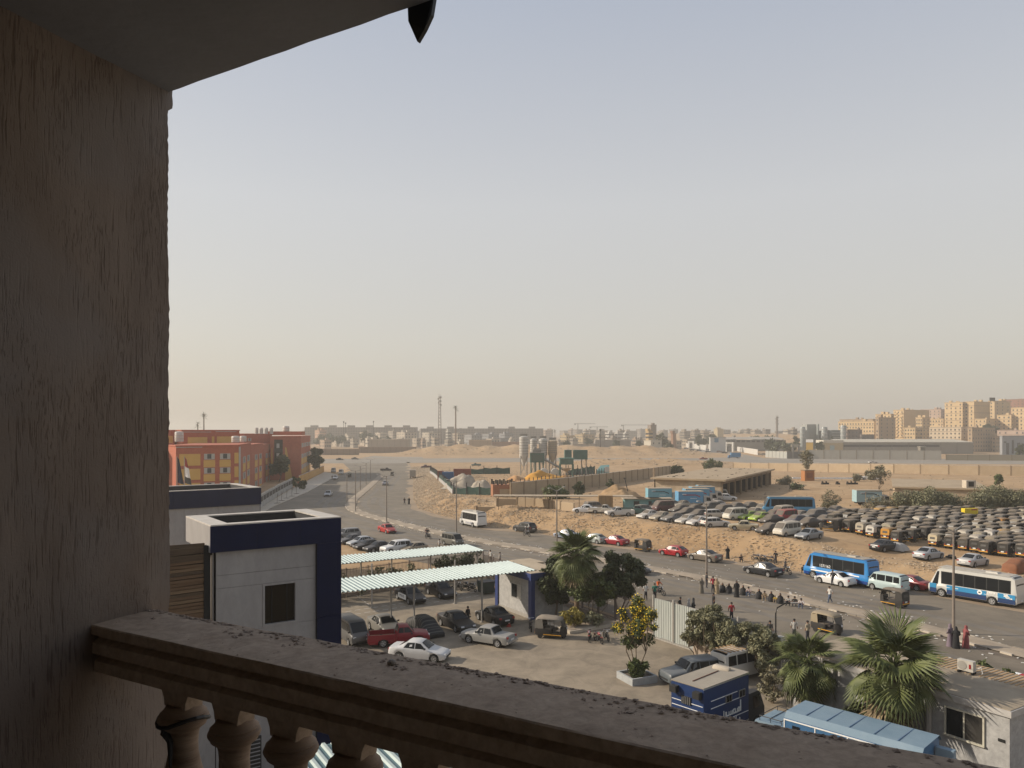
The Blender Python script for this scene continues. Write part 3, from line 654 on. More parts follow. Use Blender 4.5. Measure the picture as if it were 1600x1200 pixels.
def body_mesh(pose, scale=1.0):
    J, B, Rd = skel(pose); names = list(J); ix = {n: i for i, n in enumerate(names)}
    me = bpy.data.meshes.new('skeleton'); me.from_pydata([J[n] for n in names], [(ix[a], ix[b]) for a, b, _ in B], []); o = bpy.data.objects.new('skeleton', me); C.objects.link(o)
    sk = o.modifiers.new('skin', 'SKIN')
    if not me.skin_vertices: me.attributes  # layer is made with the modifier
    for i, n in enumerate(names): me.skin_vertices[0].data[i].radius = Rd[n]; me.skin_vertices[0].data[i].use_root = n == 'pel'
    sd = o.modifiers.new('sub', 'SUBSURF'); sd.levels = 1; sd.render_levels = 1
    dg = bpy.context.evaluated_depsgraph_get(); out = bpy.data.meshes.new_from_object(o.evaluated_get(dg))
    bpy.data.objects.remove(o); bpy.data.meshes.remove(me)
    bones = [(Vector(J[a]), Vector(J[b]), m) for a, b, m in B]
    def near(p):
        best = 9; r = 0
        for a, b, m in bones:
            d = b - a; t = max(0, min(1, (p - a).dot(d) / d.length_squared)); q = (p - a - d * t).length
            if q < best: best, r = q, m
        return r
    mi = [near(p.center) for p in out.polygons]; out.polygons.foreach_set('material_index', mi); out.polygons.foreach_set('use_smooth', [True] * len(mi))
    return out, Vector(J['hed'])
def ensure_mats(me, ms):
    for i, m in enumerate(ms):
        if i < len(me.materials): me.materials[i] = m
        else: me.materials.append(m)
def hair_mesh():
    m = MB(); prof = [(.098, -.02), (.108, .03), (.095, .085), (.055, .12), (.01, .132)]; m.lathe(prof, 10); return m.mesh('hair', HAIR, smooth=60)
HAIR_ME = hair_mesh()
POSES = {}
for _p in ('stand', 'walk', 'sit', 'ride'):
    _me, _h = body_mesh(_p); POSES[_p] = (_me, _h)
def robe_mesh(sit):
    m = MB(); n = 12
    if not sit: rows = [(0, .30, .27, 0), (.25, .27, .24, 0), (.7, .23, .20, 0), (1.0, .20, .17, 0), (1.25, .22, .15, .01), (1.38, .22, .13, .01), (1.44, .12, .11, .02), (1.50, .11, .12, .03), (1.60, .105, .125, .03), (1.68, .08, .10, .02), (1.73, .02, .02, .01)]
    else: rows = [(0, .34, .42, .25), (.2, .33, .42, .22), (.42, .30, .36, .18), (.55, .26, .22, .08), (.68, .22, .16, .10), (.76, .13, .12, .14), (.82, .11, .125, .17), (.92, .105, .13, .18), (1.0, .08, .10, .17), (1.05, .02, .02, .16)]
    for z, a, b, dx in rows:
        for k in range(n):
            w = 2 * math.pi * k / n; f = 1 + .06 * math.sin(3 * w + z * 4) * (1 if z < 1.2 else 0); m.V.append((dx + math.cos(w) * b * f, math.sin(w) * a * f, z))
    L = len(rows)
    for i in range(L - 1):
        for k in range(n):
            zc = (rows[i][0] + rows[i + 1][0]) / 2; top = rows[-1][0]
            face = k in (0, n - 1) and top - .22 < zc < top - .06
            m.F.append((i * n + k, i * n + (k + 1) % n, (i + 1) * n + (k + 1) % n, (i + 1) * n + k)); m.M.append(1 if face else 0)
    m.F += [tuple(range(n - 1, -1, -1)), tuple(range((L - 1) * n, L * n))]; m.M += [0, 0]
    # arms folded in the sleeves
    zs = 1.36 if not sit else .66
    return m.mesh('robed_figure', [SHIRT, SKIN], smooth=60)
def arm_mesh(sit):
    m = MB(); z = 0 if not sit else -.68; dx = 0 if not sit else .10
    for s in (-1, 1): m.tube([(dx, s * .21, 1.36 + z), (dx + .02, s * .27, 1.12 + z), (dx + .16, s * .20, 1.0 + z), (dx + .22, s * .08, 1.02 + z)], [.06, .06, .05, .04], 6)
    return m.mesh('sleeves', SHIRT, smooth=60)
ROBES = {s: (robe_mesh(s), arm_mesh(s)) for s in (False, True)}
def person(pose, shirt, legs, label, loc, rz, group=None, s=1.0, cap=None):
    base, hd = POSES[pose]
    key = pose + legs.name
    if key not in POSES:
        me = base.copy(); ensure_mats(me, [SKIN, SHIRT, legs]); POSES[key] = (me, hd)
    me, hd = POSES[key]
    o = obj('person', me, None, loc, rz); o.color = (*shirt, 1); o.scale = (s, s, s); tag(o, label, 'person', group)
    h = obj('hair', HAIR_ME, o, (hd.x - .012, 0, hd.z + .0))
    return o
def robed(sit, col, label, loc, rz, group=None, s=1.0):
    a, b = ROBES[sit]; o = obj('person', a, None, loc, rz); o.color = (*col, 1); o.scale = (s, s, s); tag(o, label, 'person', group)
    q = obj('sleeves', b, o); q.color = (*col, 1); return o

# ---------------------------------------------------------------- vegetation
def leafmat(name, c, c2, tr=0.3):
    if name in MATS: return MATS[name]
    m = mat(name, c, 0.6, col2=c2, scale=1.6, spec=0.3); return m
PALM = leafmat('palm_leaf', (0.060, 0.080, 0.022), (0.145, 0.160, 0.058)); PALM_DRY = leafmat('palm_dry', (0.20, 0.15, 0.09), (0.30, 0.23, 0.14))
DARKLEAF = leafmat('dark_leaf', (0.030, 0.042, 0.016), (0.085, 0.098, 0.042)); OLIVE = leafmat('olive_leaf', (0.125, 0.128, 0.068), (0.25, 0.235, 0.14))
MIDLEAF = leafmat('mid_leaf', (0.050, 0.070, 0.020), (0.105, 0.125, 0.040)); DUSTLEAF = leafmat('dusty_leaf', (0.13, 0.12, 0.07), (0.22, 0.195, 0.125))
FARLEAF = leafmat('far_leaf', (0.05, 0.060, 0.030), (0.10, 0.105, 0.055)); BLOSSOM = leafmat('yellow_blossom', (0.70, 0.45, 0.012), (0.82, 0.62, 0.05))
BARK = mat('bark', (0.10, 0.075, 0.05), 0.95, scale=6, bump=.6, bscale=20, col2=(0.19, 0.145, 0.10)); PALMBARK = mat('palm_bark', (0.10, 0.065, 0.040), 0.95, scale=7, bump=.8, bscale=14, col2=(0.20, 0.14, 0.09))
DRYTWIG = mat('dry_twig', (0.24, 0.19, 0.14), 0.95)
def leaf_mesh(name, m, clumps, n, size, seed=0, droop=0.0, asp=2.2):
    """n small leaf faces gathered in clumps (centre, radius)"""
    rg = np.random.default_rng(seed); cl = np.array([(*c, r) for c, r in clumps]); wts = cl[:, 3] ** 2; i = rg.choice(len(cl), n, p=wts / wts.sum())
    d = rg.normal(size=(n, 3)); d /= np.linalg.norm(d, axis=1)[:, None]; rr = cl[i, 3] * (0.35 + .75 * rg.random(n) ** .6)
    p = cl[i, :3] + d * rr[:, None] * np.array([1, 1, .85])
    a = rg.normal(size=(n, 3)); a[:, 2] -= droop; a /= np.linalg.norm(a, axis=1)[:, None]
    nn = d * .7 + rg.normal(size=(n, 3)) * .6; b = np.cross(a, nn); b /= np.linalg.norm(b, axis=1)[:, None] + 1e-9
    s = size * (0.6 + .8 * rg.random(n)); a = a * (s * asp / 2)[:, None]; b = b * (s / 2)[:, None]
    V = np.stack([p - a, p + b * .9, p + a, p - b * .9], 1).reshape(-1, 3); F = np.arange(n * 4).reshape(n, 4)
    return np_mesh(name, V, F, m)
def crown_clumps(seed, n, c, rx, ry, rz_, r0, r1):
    q = random.Random(seed); out = []
    for _ in range(n):
        while True:
            x, y, z = q.uniform(-1, 1), q.uniform(-1, 1), q.uniform(-1, 1)
            if x * x + y * y + z * z < 1: break
        out.append(((c[0] + x * rx, c[1] + y * ry, c[2] + z * rz_), q.uniform(r0, r1)))
    return out
def tree(label, loc, h, w, m, n, size, seed, cat='tree', group=None, trunk_h=None, nclump=16, name='tree', rmin=.18, rmax=.36, stems=1, wide=None, cz=None, ch=None, droop=0.0):
    t = thing(name, label, cat, loc, 0, group); q = random.Random(seed); th = h * .45 if trunk_h is None else trunk_h; wy = wide or w
    k = MB(); cc = ((0, 0, cz if cz is not None else th + (h - th) * .5)); hh = ch or (h - th) * .55
    cl = crown_clumps(seed, nclump, cc, w * .5 - w * .12, wy * .5 - wy * .12, hh * .85, w * rmin * .6, w * rmax * .6)
    for s in range(stems):
        a = q.uniform(0, 6.28); b0 = (math.cos(a) * .08 * (stems - 1), math.sin(a) * .08 * (stems - 1), -.1); r0 = max(.03, h * .022 / stems ** .5)
        mid = (b0[0] * 3 + q.uniform(-.1, .1) * w, b0[1] * 3 + q.uniform(-.1, .1) * w, th)
        k.tube([b0, (mid[0] * .5, mid[1] * .5, th * .5), mid], [r0, r0 * .8, r0 * .6], 6)
        for c_, r_ in cl[s::stems][:9]:
            k.tube([mid, ((mid[0] + c_[0]) / 2 + q.uniform(-.1, .1), (mid[1] + c_[1]) / 2, (mid[2] * .4 + c_[2] * .6)), c_], [r0 * .5, r0 * .33, r0 * .12], 4)
    k.build('trunk', BARK, t)
    o = obj('crown', leaf_mesh('crown', m, cl, n, size, seed, droop), t); return t
def fan_frond(L, Rf, bend, nb=22, seed=0):
    """petiole along +X then a pleated fan of blades that droop at the tips"""
    q = random.Random(seed); m = MB(); pts = [(0, 0, 0), (L * .5, 0, .10 - bend * .1), (L, 0, .05 - bend * .45)]; m.tube(pts, [.022, .016, .012], 4)
    ex, ez = pts[2][0], pts[2][2]; sl = -.35 - bend * .5
    for i in range(nb):
        a = R(-118 + 236 * (i + .5) / nb); r = Rf * (1 - .22 * abs(a) / R(118)) * q.uniform(.9, 1.08); hw = R(236 / nb * .43)
        def pt(rad, an, lift=0):
            x = math.cos(an) * rad; y = math.sin(an) * rad; dr = -.34 * (max(0, rad / Rf - .45)) ** 1.5 * Rf * (1 + bend)
            return (ex + x * math.cos(sl * .6), y, ez + x * math.sin(sl) * .75 + .16 * abs(math.sin(an)) * rad * .4 + dr + lift)
        a0, a1 = a - hw, a + hw
        m.add([pt(.06 * Rf, a), pt(r * .62, a0, -.01), pt(r * .62, a, .035), pt(r * .62, a1, -.01), pt(r, a, -.05)], [(0, 1, 2), (0, 2, 3), (1, 4, 2), (2, 4, 3)])
    return m
FRONDS = [fan_frond(.75, 1.0, b, 24, i).mesh('frond', PALM) for i, b in enumerate((.1, .5, 1.0, 1.5))]
DEADF = fan_frond(.5, .75, 1.8, 14, 9).mesh('dead_frond', PALM_DRY)
def palm(label, loc, h, s, seed, n=44, skirt=14):
    t = thing('fan_palm', label, 'palm tree', loc, 0, None); q = random.Random(seed)
    k = MB(); pts = [(math.sin(z * .6 + seed) * .05, math.cos(z * .5 + seed) * .05, z * h) for z in (-.02, .2, .4, .6, .8, 1)]
    k.tube(pts, [.27, .22, .20, .19, .21, .16], 10)
    for _ in range(110):
        z = q.uniform(.1, 1) * h; a = q.uniform(0, 6.28); c = Vector((math.cos(a), math.sin(a), 0)); b = c * .17 + Vector((0, 0, z)); tt = Vector((-c.y, c.x, 0)) * .06
        k.add([b - tt, b + tt, b + c * q.uniform(.08, .2) + Vector((0, 0, q.uniform(.1, .25)))], [(0, 1, 2)])
    k.build('trunk', PALMBARK, t)
    for i in range(n):
        el = 80 - 125 * ((i + .5) / n) ** .9 + q.uniform(-8, 8); az = i * 2.39996 + q.uniform(-.2, .2)
        o = obj('frond', FRONDS[0 if el > 50 else 1 if el > 15 else 2 if el > -15 else 3], t, (math.cos(az) * .1, math.sin(az) * .1, h + q.uniform(-.25, .1)))
        o.rotation_euler = (q.uniform(-.55, .55), -R(el), az); k_ = s * q.uniform(.85, 1.12); o.scale = (k_, k_, k_)
    for i in range(skirt):
        az = i * 2.4; o = obj('dead_frond', DEADF, t, (0, 0, h - .35 - q.uniform(0, .5))); o.rotation_euler = (0, R(45 + q.uniform(0, 30)), az); o.scale = (s, s, s)
    return t
def bush(label, loc, w, h, m, n, size, seed, group=None, name='bush', wide=None, cat='bush'):
    t = thing(name, label, cat, loc, 0, group); cl = crown_clumps(seed, 14, (0, 0, h * .52), w * .40, (wide or w) * .40, h * .40, w * .10, w * .2)
    obj('foliage', leaf_mesh('foliage', m, cl, n, size, seed), t)
    k = MB(); q = random.Random(seed)
    for c_, r_ in cl[:8]: k.tube([(q.uniform(-.1, .1), q.uniform(-.1, .1), -.05), (c_[0] * .5, c_[1] * .5, c_[2] * .6), c_], [.03, .02, .008], 4)
    k.build('stems', BARK, t); return t
# ---------------------------------------------------------------- balcony we stand on
STUC = mat('stucco', (0.160, 0.126, 0.102), 0.95, scale=5, bump=.45, bscale=40, col2=(0.218, 0.176, 0.145), stretch=(1, 1, .22))
CEIL = mat('ceiling_paint', (0.185, 0.188, 0.198), 0.9, scale=1.5, var=.12, bump=.1)
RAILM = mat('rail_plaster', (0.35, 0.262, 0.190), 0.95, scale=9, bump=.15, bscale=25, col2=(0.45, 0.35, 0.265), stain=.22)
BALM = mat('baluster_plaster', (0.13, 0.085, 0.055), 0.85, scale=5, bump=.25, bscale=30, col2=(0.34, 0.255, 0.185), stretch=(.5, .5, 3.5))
GRIT = mat('grit', (0.20, 0.15, 0.115), 0.95, scale=60, col2=(0.42, 0.33, 0.26))
FLOORM = mat('pale_bounce_floor', (0.55, 0.52, 0.47), 0.6)  # unseen floor, kept pale to bounce light onto the rail
PLAS = mat('pale_bounce_plaster', (0.52, 0.47, 0.40), 0.9)  # pale so that the unseen walls bounce light into the balcony
def _stucco():
    m = MATS['stucco']; n = m.node_tree.nodes; l = m.node_tree.links; b = n['Principled BSDF']; tc = [x for x in n if x.type == 'TEX_COORD'][0].outputs['Object']
    base = b.inputs['Base Color'].links[0].from_socket
    def nz(sc, det, st=(1, 1, 1)):
        mp = n.new('ShaderNodeMapping'); mp.inputs['Scale'].default_value = st; l.new(tc, mp.inputs[0]); t = n.new('ShaderNodeTexNoise'); t.inputs['Scale'].default_value = sc; t.inputs['Detail'].default_value = det; t.inputs['Distortion'].default_value = .25; l.new(mp.outputs[0], t.inputs['Vector']); return t.outputs['Fac']
    def mr(x, a, b_, c=0, d=1):
        r = n.new('ShaderNodeMapRange'); r.inputs[1].default_value = a; r.inputs[2].default_value = b_; r.inputs[3].default_value = c; r.inputs[4].default_value = d; l.new(x, r.inputs[0]); return r.outputs[0]
    def mul(a, b_): q = n.new('ShaderNodeMath'); q.operation = 'MULTIPLY'; l.new(a, q.inputs[0]); l.new(b_, q.inputs[1]); return q.outputs[0]
    g1 = mul(mr(nz(150, 2, (1, 1, .07)), .45, .33), mr(nz(3.2, 4), .38, .58)); g2 = mul(mr(nz(230, 3, (1, 1, .13)), .44, .34), mr(nz(6, 3, (1, 1, .7)), .42, .6))
    mx = n.new('ShaderNodeMath'); mx.operation = 'MAXIMUM'; l.new(g1, mx.inputs[0]); l.new(g2, mx.inputs[1]); gr = mx.outputs[0]
    dk = n.new('ShaderNodeMix'); dk.data_type = 'RGBA'; l.new(mr(gr, 0, 1, 0, .36), dk.inputs[0]); l.new(base, dk.inputs[6]); dk.inputs[7].default_value = (.070, .046, .030, 1)
    gy = n.new('ShaderNodeMix'); gy.data_type = 'RGBA'; l.new(mr(nz(2.4, 5), .48, .66, 0, .7), gy.inputs[0]); l.new(dk.outputs[2], gy.inputs[6]); gy.inputs[7].default_value = (.19, .168, .155, 1)
    fin = n.new('ShaderNodeMix'); fin.data_type = 'RGBA'; l.new(mr(gr, .2, 1, 0, .28), fin.inputs[0]); l.new(gy.outputs[2], fin.inputs[6]); fin.inputs[7].default_value = (.070, .046, .030, 1)
    l.new(fin.outputs[2], b.inputs['Base Color'])
    bp = n.new('ShaderNodeBump'); bp.invert = True; bp.inputs['Strength'].default_value = .7; bp.inputs['Distance'].default_value = .0025; l.new(gr, bp.inputs['Height'])
    b2 = n.new('ShaderNodeBump'); b2.inputs['Strength'].default_value = .35; b2.inputs['Distance'].default_value = .003; l.new(nz(130, 4), b2.inputs['Height']); l.new(bp.outputs[0], b2.inputs['Normal']); l.new(b2.outputs[0], b.inputs['Normal'])
_stucco()
Cn = Vector((-1.09, 2.44, 0)); D = Vector((0.862, -0.507, 0)); Nn = Vector((-0.507, -0.862, 0)); Wl = Vector((-0.39, -0.92, 0)).normalized()
ZT, ZC, ZF = 16.45, 18.08, 15.42
bal = thing('balcony', 'rough stuccoed balcony corner framing the view, deep in shade', 'balcony', (0, 0, 0))
pm = MB(); a, b, c, d = Cn, Cn + Wl * 4.2, Cn + Wl * 4.2 - D * .8, Cn - D * .5
pm.prism([(p.x - .012 * .92, p.y + .012 * .39) for p in (a, b, c, d)], 12.0, ZC + .2)
fn = Vector((0.92, -0.39, 0)); ns, nz_ = 150, 230; Vv = []
for j in range(nz_ + 1):
    z = ZF - .4 + (ZC + .02 - ZF + .4) * j / nz_
    for i in range(ns + 1):
        s = 2.2 * (i / ns) ** 1.6
        st = noise.noise((s * 5, z * 4, 9)) * .7 + noise.noise((s * 14, z * 11, 5)) * .35 + noise.noise((s * 40, z * 26, 2)) * .16
        e = (.0035 * noise.noise((z * 9, 3, 0)) + .003 * noise.noise((z * 47, 8, 0)) + .004 * noise.noise((z * 130, 1, 0)) + .004 * (z - 17)) * max(0, 1 - i / 12)
        if z > ZC - .06: e -= .02 * max(0, 1 - i / 6)
        p = Cn + Wl * (s + e) + fn * (.006 * st); Vv.append((p.x, p.y, z))
_ix = np.arange((ns + 1) * (nz_ + 1)).reshape(nz_ + 1, ns + 1); _F = np.stack([_ix[:-1, :-1], _ix[:-1, 1:], _ix[1:, 1:], _ix[1:, :-1]], -1).reshape(-1, 4)
pm.build('pillar', STUC, bal); obj('stucco_face', np_mesh('stucco_face', np.array(Vv), _F, STUC, smooth=True), bal)
cm = MB(); e0 = Cn - D * .6; pts = [e0 + D * (5.6 * i / 60) + Nn * (.006 * noise.noise((i * .9, 0, 0)) + .003 * noise.noise((i * 2.3, 4, 0))) for i in range(61)]
cm.prism([(p.x, p.y) for p in pts] + [tuple((e0 + D * 5.6 + Nn * 4)[:2]), tuple((e0 + Nn * 4)[:2])], ZC, ZC + .25); cm.build('ceiling_slab', CEIL, bal)
fm = MB(); fm.prism([tuple(p[:2]) for p in (e0 + Nn * -.05, e0 + D * 5.6 + Nn * -.05, e0 + D * 5.6 + Nn * 4, e0 + Nn * 4)], ZF - .25, ZF); fm.build('floor_slab', FLOORM, bal)
wm = MB(); wm.prism([tuple(p[:2]) for p in (e0 + Nn * 2.5, e0 + D * 5.6 + Nn * 2.5, e0 + D * 5.6 + Nn * 3.9, e0 + Nn * 3.9)], ZF + .002, ZC - .002); wm.build('back_wall', PLAS, bal)  # unseen wall added to block the sky behind the camera
wm = MB(); wm.prism([tuple(p[:2]) for p in (Cn + D * 4.6, Cn + D * 4.9, Cn + D * 4.9 + Nn * 2.48, Cn + D * 4.6 + Nn * 2.48)], ZF + .002, ZC - .002); wm.build('end_wall', PLAS, bal)

ab = thing('apartment_block', 'plain stuccoed apartment block that the balcony belongs to', 'building', (0, 0, 0)); q = MB()  # unseen facade added to block sky light over the court
for t0, t1, z0, z1 in ((-40, -.9, 0, 26), (5.2, 45, 0, 26), (-.9, 5.2, ZC + .3, 26), (-.9, 5.2, 0, ZF - .3)):
    q.prism([tuple((Cn + D * a_ + Nn * b_)[:2]) for a_, b_ in ((t0, 1.3), (t1, 1.3), (t1, 9), (t0, 9))], z0, z1)
q.build('wall', PLAS, ab)

rl = thing('balustrade', 'stone balustrade with moulded handrail and turned balusters, gritty and shaded', 'balustrade', (0, 0, 0))
F0 = Vector((-1.11, 2.38, 0)); prof = [(0, 0), (.05, .001), (.106, .002), (.16, .001), (.209, 0), (.212, -.004), (.212, -.026), (.188, -.029), (.188, -.040), (.208, -.050), (.209, -.080), (.186, -.084), (.185, -.094), (.202, -.104), (.203, -.134), (.03, -.134), (.03, -.09), (.012, -.08), (0, -.03)]
hr = MB(); nst = 90; L_ = 4.6
for i in range(nst + 1):
    t_ = -.02 + L_ * i / nst
    for k, (n_, z_) in enumerate(prof):
        j = .0022 * noise.noise((t_ * 9, k * 3, 0)) + .0035 * noise.noise((t_ * 2.2, k, 4)); gap = -.004 if abs(t_ - 1.0) < .02 and 5 <= k <= 14 else 0
        p = F0 + D * t_ + Nn * (n_ + j + gap); hr.V.append((p.x, p.y, ZT + z_ + j))
np_ = len(prof)
for i in range(nst):
    for k in range(np_): hr.F.append((i * np_ + k, i * np_ + (k + 1) % np_, (i + 1) * np_ + (k + 1) % np_, (i + 1) * np_ + k))
hr.F += [tuple(range(np_)), tuple(range(nst * np_, (nst + 1) * np_))]; hr.M = [0] * len(hr.F); hr.build('handrail', RAILM, rl, smooth=20)
B0 = F0 + Nn * .106
bp = [(.044, .006), (.050, -.004), (.057, -.012), (.063, -.017), (.060, -.021), (.0665, -.026), (.0685, -.033), (.0655, -.040), (.062, -.042), (.060, -.050), (.050, -.058), (.044, -.062), (.041, -.075), (.039, -.10), (.040, -.13), (.047, -.165), (.058, -.205), (.068, -.26), (.071, -.31), (.064, -.37), (.048, -.46), (.040, -.53), (.055, -.56), (.062, -.60), (.062, -.82)]
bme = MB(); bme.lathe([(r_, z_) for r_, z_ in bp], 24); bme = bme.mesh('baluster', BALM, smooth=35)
ts = [.286 + .21 * k for k in range(-1, 20)]
fz = MB()
for k in range(len(ts) - 1):
    a0, a1 = ts[k], ts[k + 1]; m_ = (a0 + a1) / 2; hw = (a1 - a0) / 2 - .044; pts = [(a0, -.133), (a0, -.212), (a0 + .044, -.212)]
    for q in range(1, 10):
        w_ = math.pi * (1 - q / 10); pts.append((m_ + math.cos(w_) * hw, -.212 + math.sin(w_) * .068))
    pts += [(a1 - .044, -.212), (a1, -.212), (a1, -.133)]
    if k == 0: pts = [(m_, -.133), (m_, -.145)] + pts[8:]
    f = [B0 + D * p[0] + Nn * .028 + Vector((0, 0, ZT + p[1])) for p in pts]; g = [B0 + D * p[0] - Nn * .028 + Vector((0, 0, ZT + p[1])) for p in pts]; n_ = len(pts)
    fz.add(f + g, [tuple(range(n_)), tuple(range(2 * n_ - 1, n_ - 1, -1))] + [(i, n_ + i, n_ + i + 1, i + 1) for i in range(n_ - 1)])
fz.build('arched_frieze', RAILM, rl)
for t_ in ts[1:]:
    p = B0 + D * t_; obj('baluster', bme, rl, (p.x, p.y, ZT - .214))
kb = MB(); kb.prism([tuple(p[:2]) for p in (B0 - Nn * .09, B0 + D * 4.5 - Nn * .09, B0 + D * 4.5 + Nn * .09, B0 + Nn * .09)], ZF + .001, ZF + .08); kb.build('base_kerb', RAILM, rl)
# grit and crumbs on the rail
_rg2 = np.random.default_rng(5)
def _g3(rg):
    t_ = rg.uniform(0.0, 3.0); edge = rg.random() < .72; n_ = abs(rg.normal(0, .014)) + .004 if edge else rg.uniform(.01, .2)
    if edge and noise.noise((t_ * 5.5, 2, 0)) < -.12: n_ = rg.uniform(.005, .1)
    p = F0 + D * t_ + Nn * n_; s = (.0018 + .0075 * rg.random() ** 3) if edge else .001 + .004 * rg.random() ** 4; return p.x, p.y, ZT + s * .3, s
rocks(2000, _g3, 'grit', GRIT, .38)
pb = MB(); pb.lathe([(.004, 0), (.011, .003), (.012, .008), (.006, .013)], 7); o = pb.build('pebble', mat('pale_pebble', (.30, .26, .22), .9), smooth=60)
p = F0 + D * 1.0 + Nn * .07; o.location = (p.x, p.y, ZT); tag(o, 'small pale pebble lying alone on top of the dusty handrail', 'pebble')
# cord knotted round the first baluster
p = B0 + D * ts[1]; cd = MB()
cd.tube([(p.x + math.cos(a) * .067, p.y + math.sin(a) * .067, ZT - .245 - .012 * math.sin(a * 2)) for a in [i * .35 for i in range(19)]], .006, 5)
q0 = p - D * .0 + Nn * .062
cd.tube([q0 + Vector((0, 0, ZT - .25)), q0 - D * .01 + Vector((0, 0, ZT - .275)) - Nn * .012, q0 + D * .004 + Vector((0, 0, ZT - .30)) - Nn * .018, q0 + D * .03 + Vector((0, 0, ZT - .36)) , q0 + D * .065 + Vector((0, 0, ZT - .46))], [.008, .013, .009, .003, .003], 6)
o = cd.build('black_cord', BLACKP); tag(o, 'black cord knotted round a turned baluster beside the stucco pillar', 'cord')
# dark flap hanging from the edge of the ceiling
fl = MB(); c0 = Cn + D * .945; 
fp = [(c0 + D * .0, ZC + .05), (c0 + D * .085, ZC + .05), (c0 + D * .082, ZC - .035), (c0 + D * .058, ZC - .062), (c0 + D * .025, ZC - .08), (c0 + D * .008, ZC - .03)]
fv = [p - Nn * (.012 + .01 * math.sin(i * 2)) + Vector((0, 0, z)) for i, (p, z) in enumerate(fp)]; bv = [p - Nn * .006 - Nn * .006 for p in fv]; n_ = len(fv)
fl.add(fv + bv, [tuple(range(n_)), tuple(range(2 * n_ - 1, n_ - 1, -1))] + [(i, (i + 1) % n_, n_ + (i + 1) % n_, n_ + i) for i in range(n_)])
o = fl.build('plastic_flap', BLACKP); tag(o, 'torn black plastic flap hanging from the edge of the balcony ceiling', 'flap')

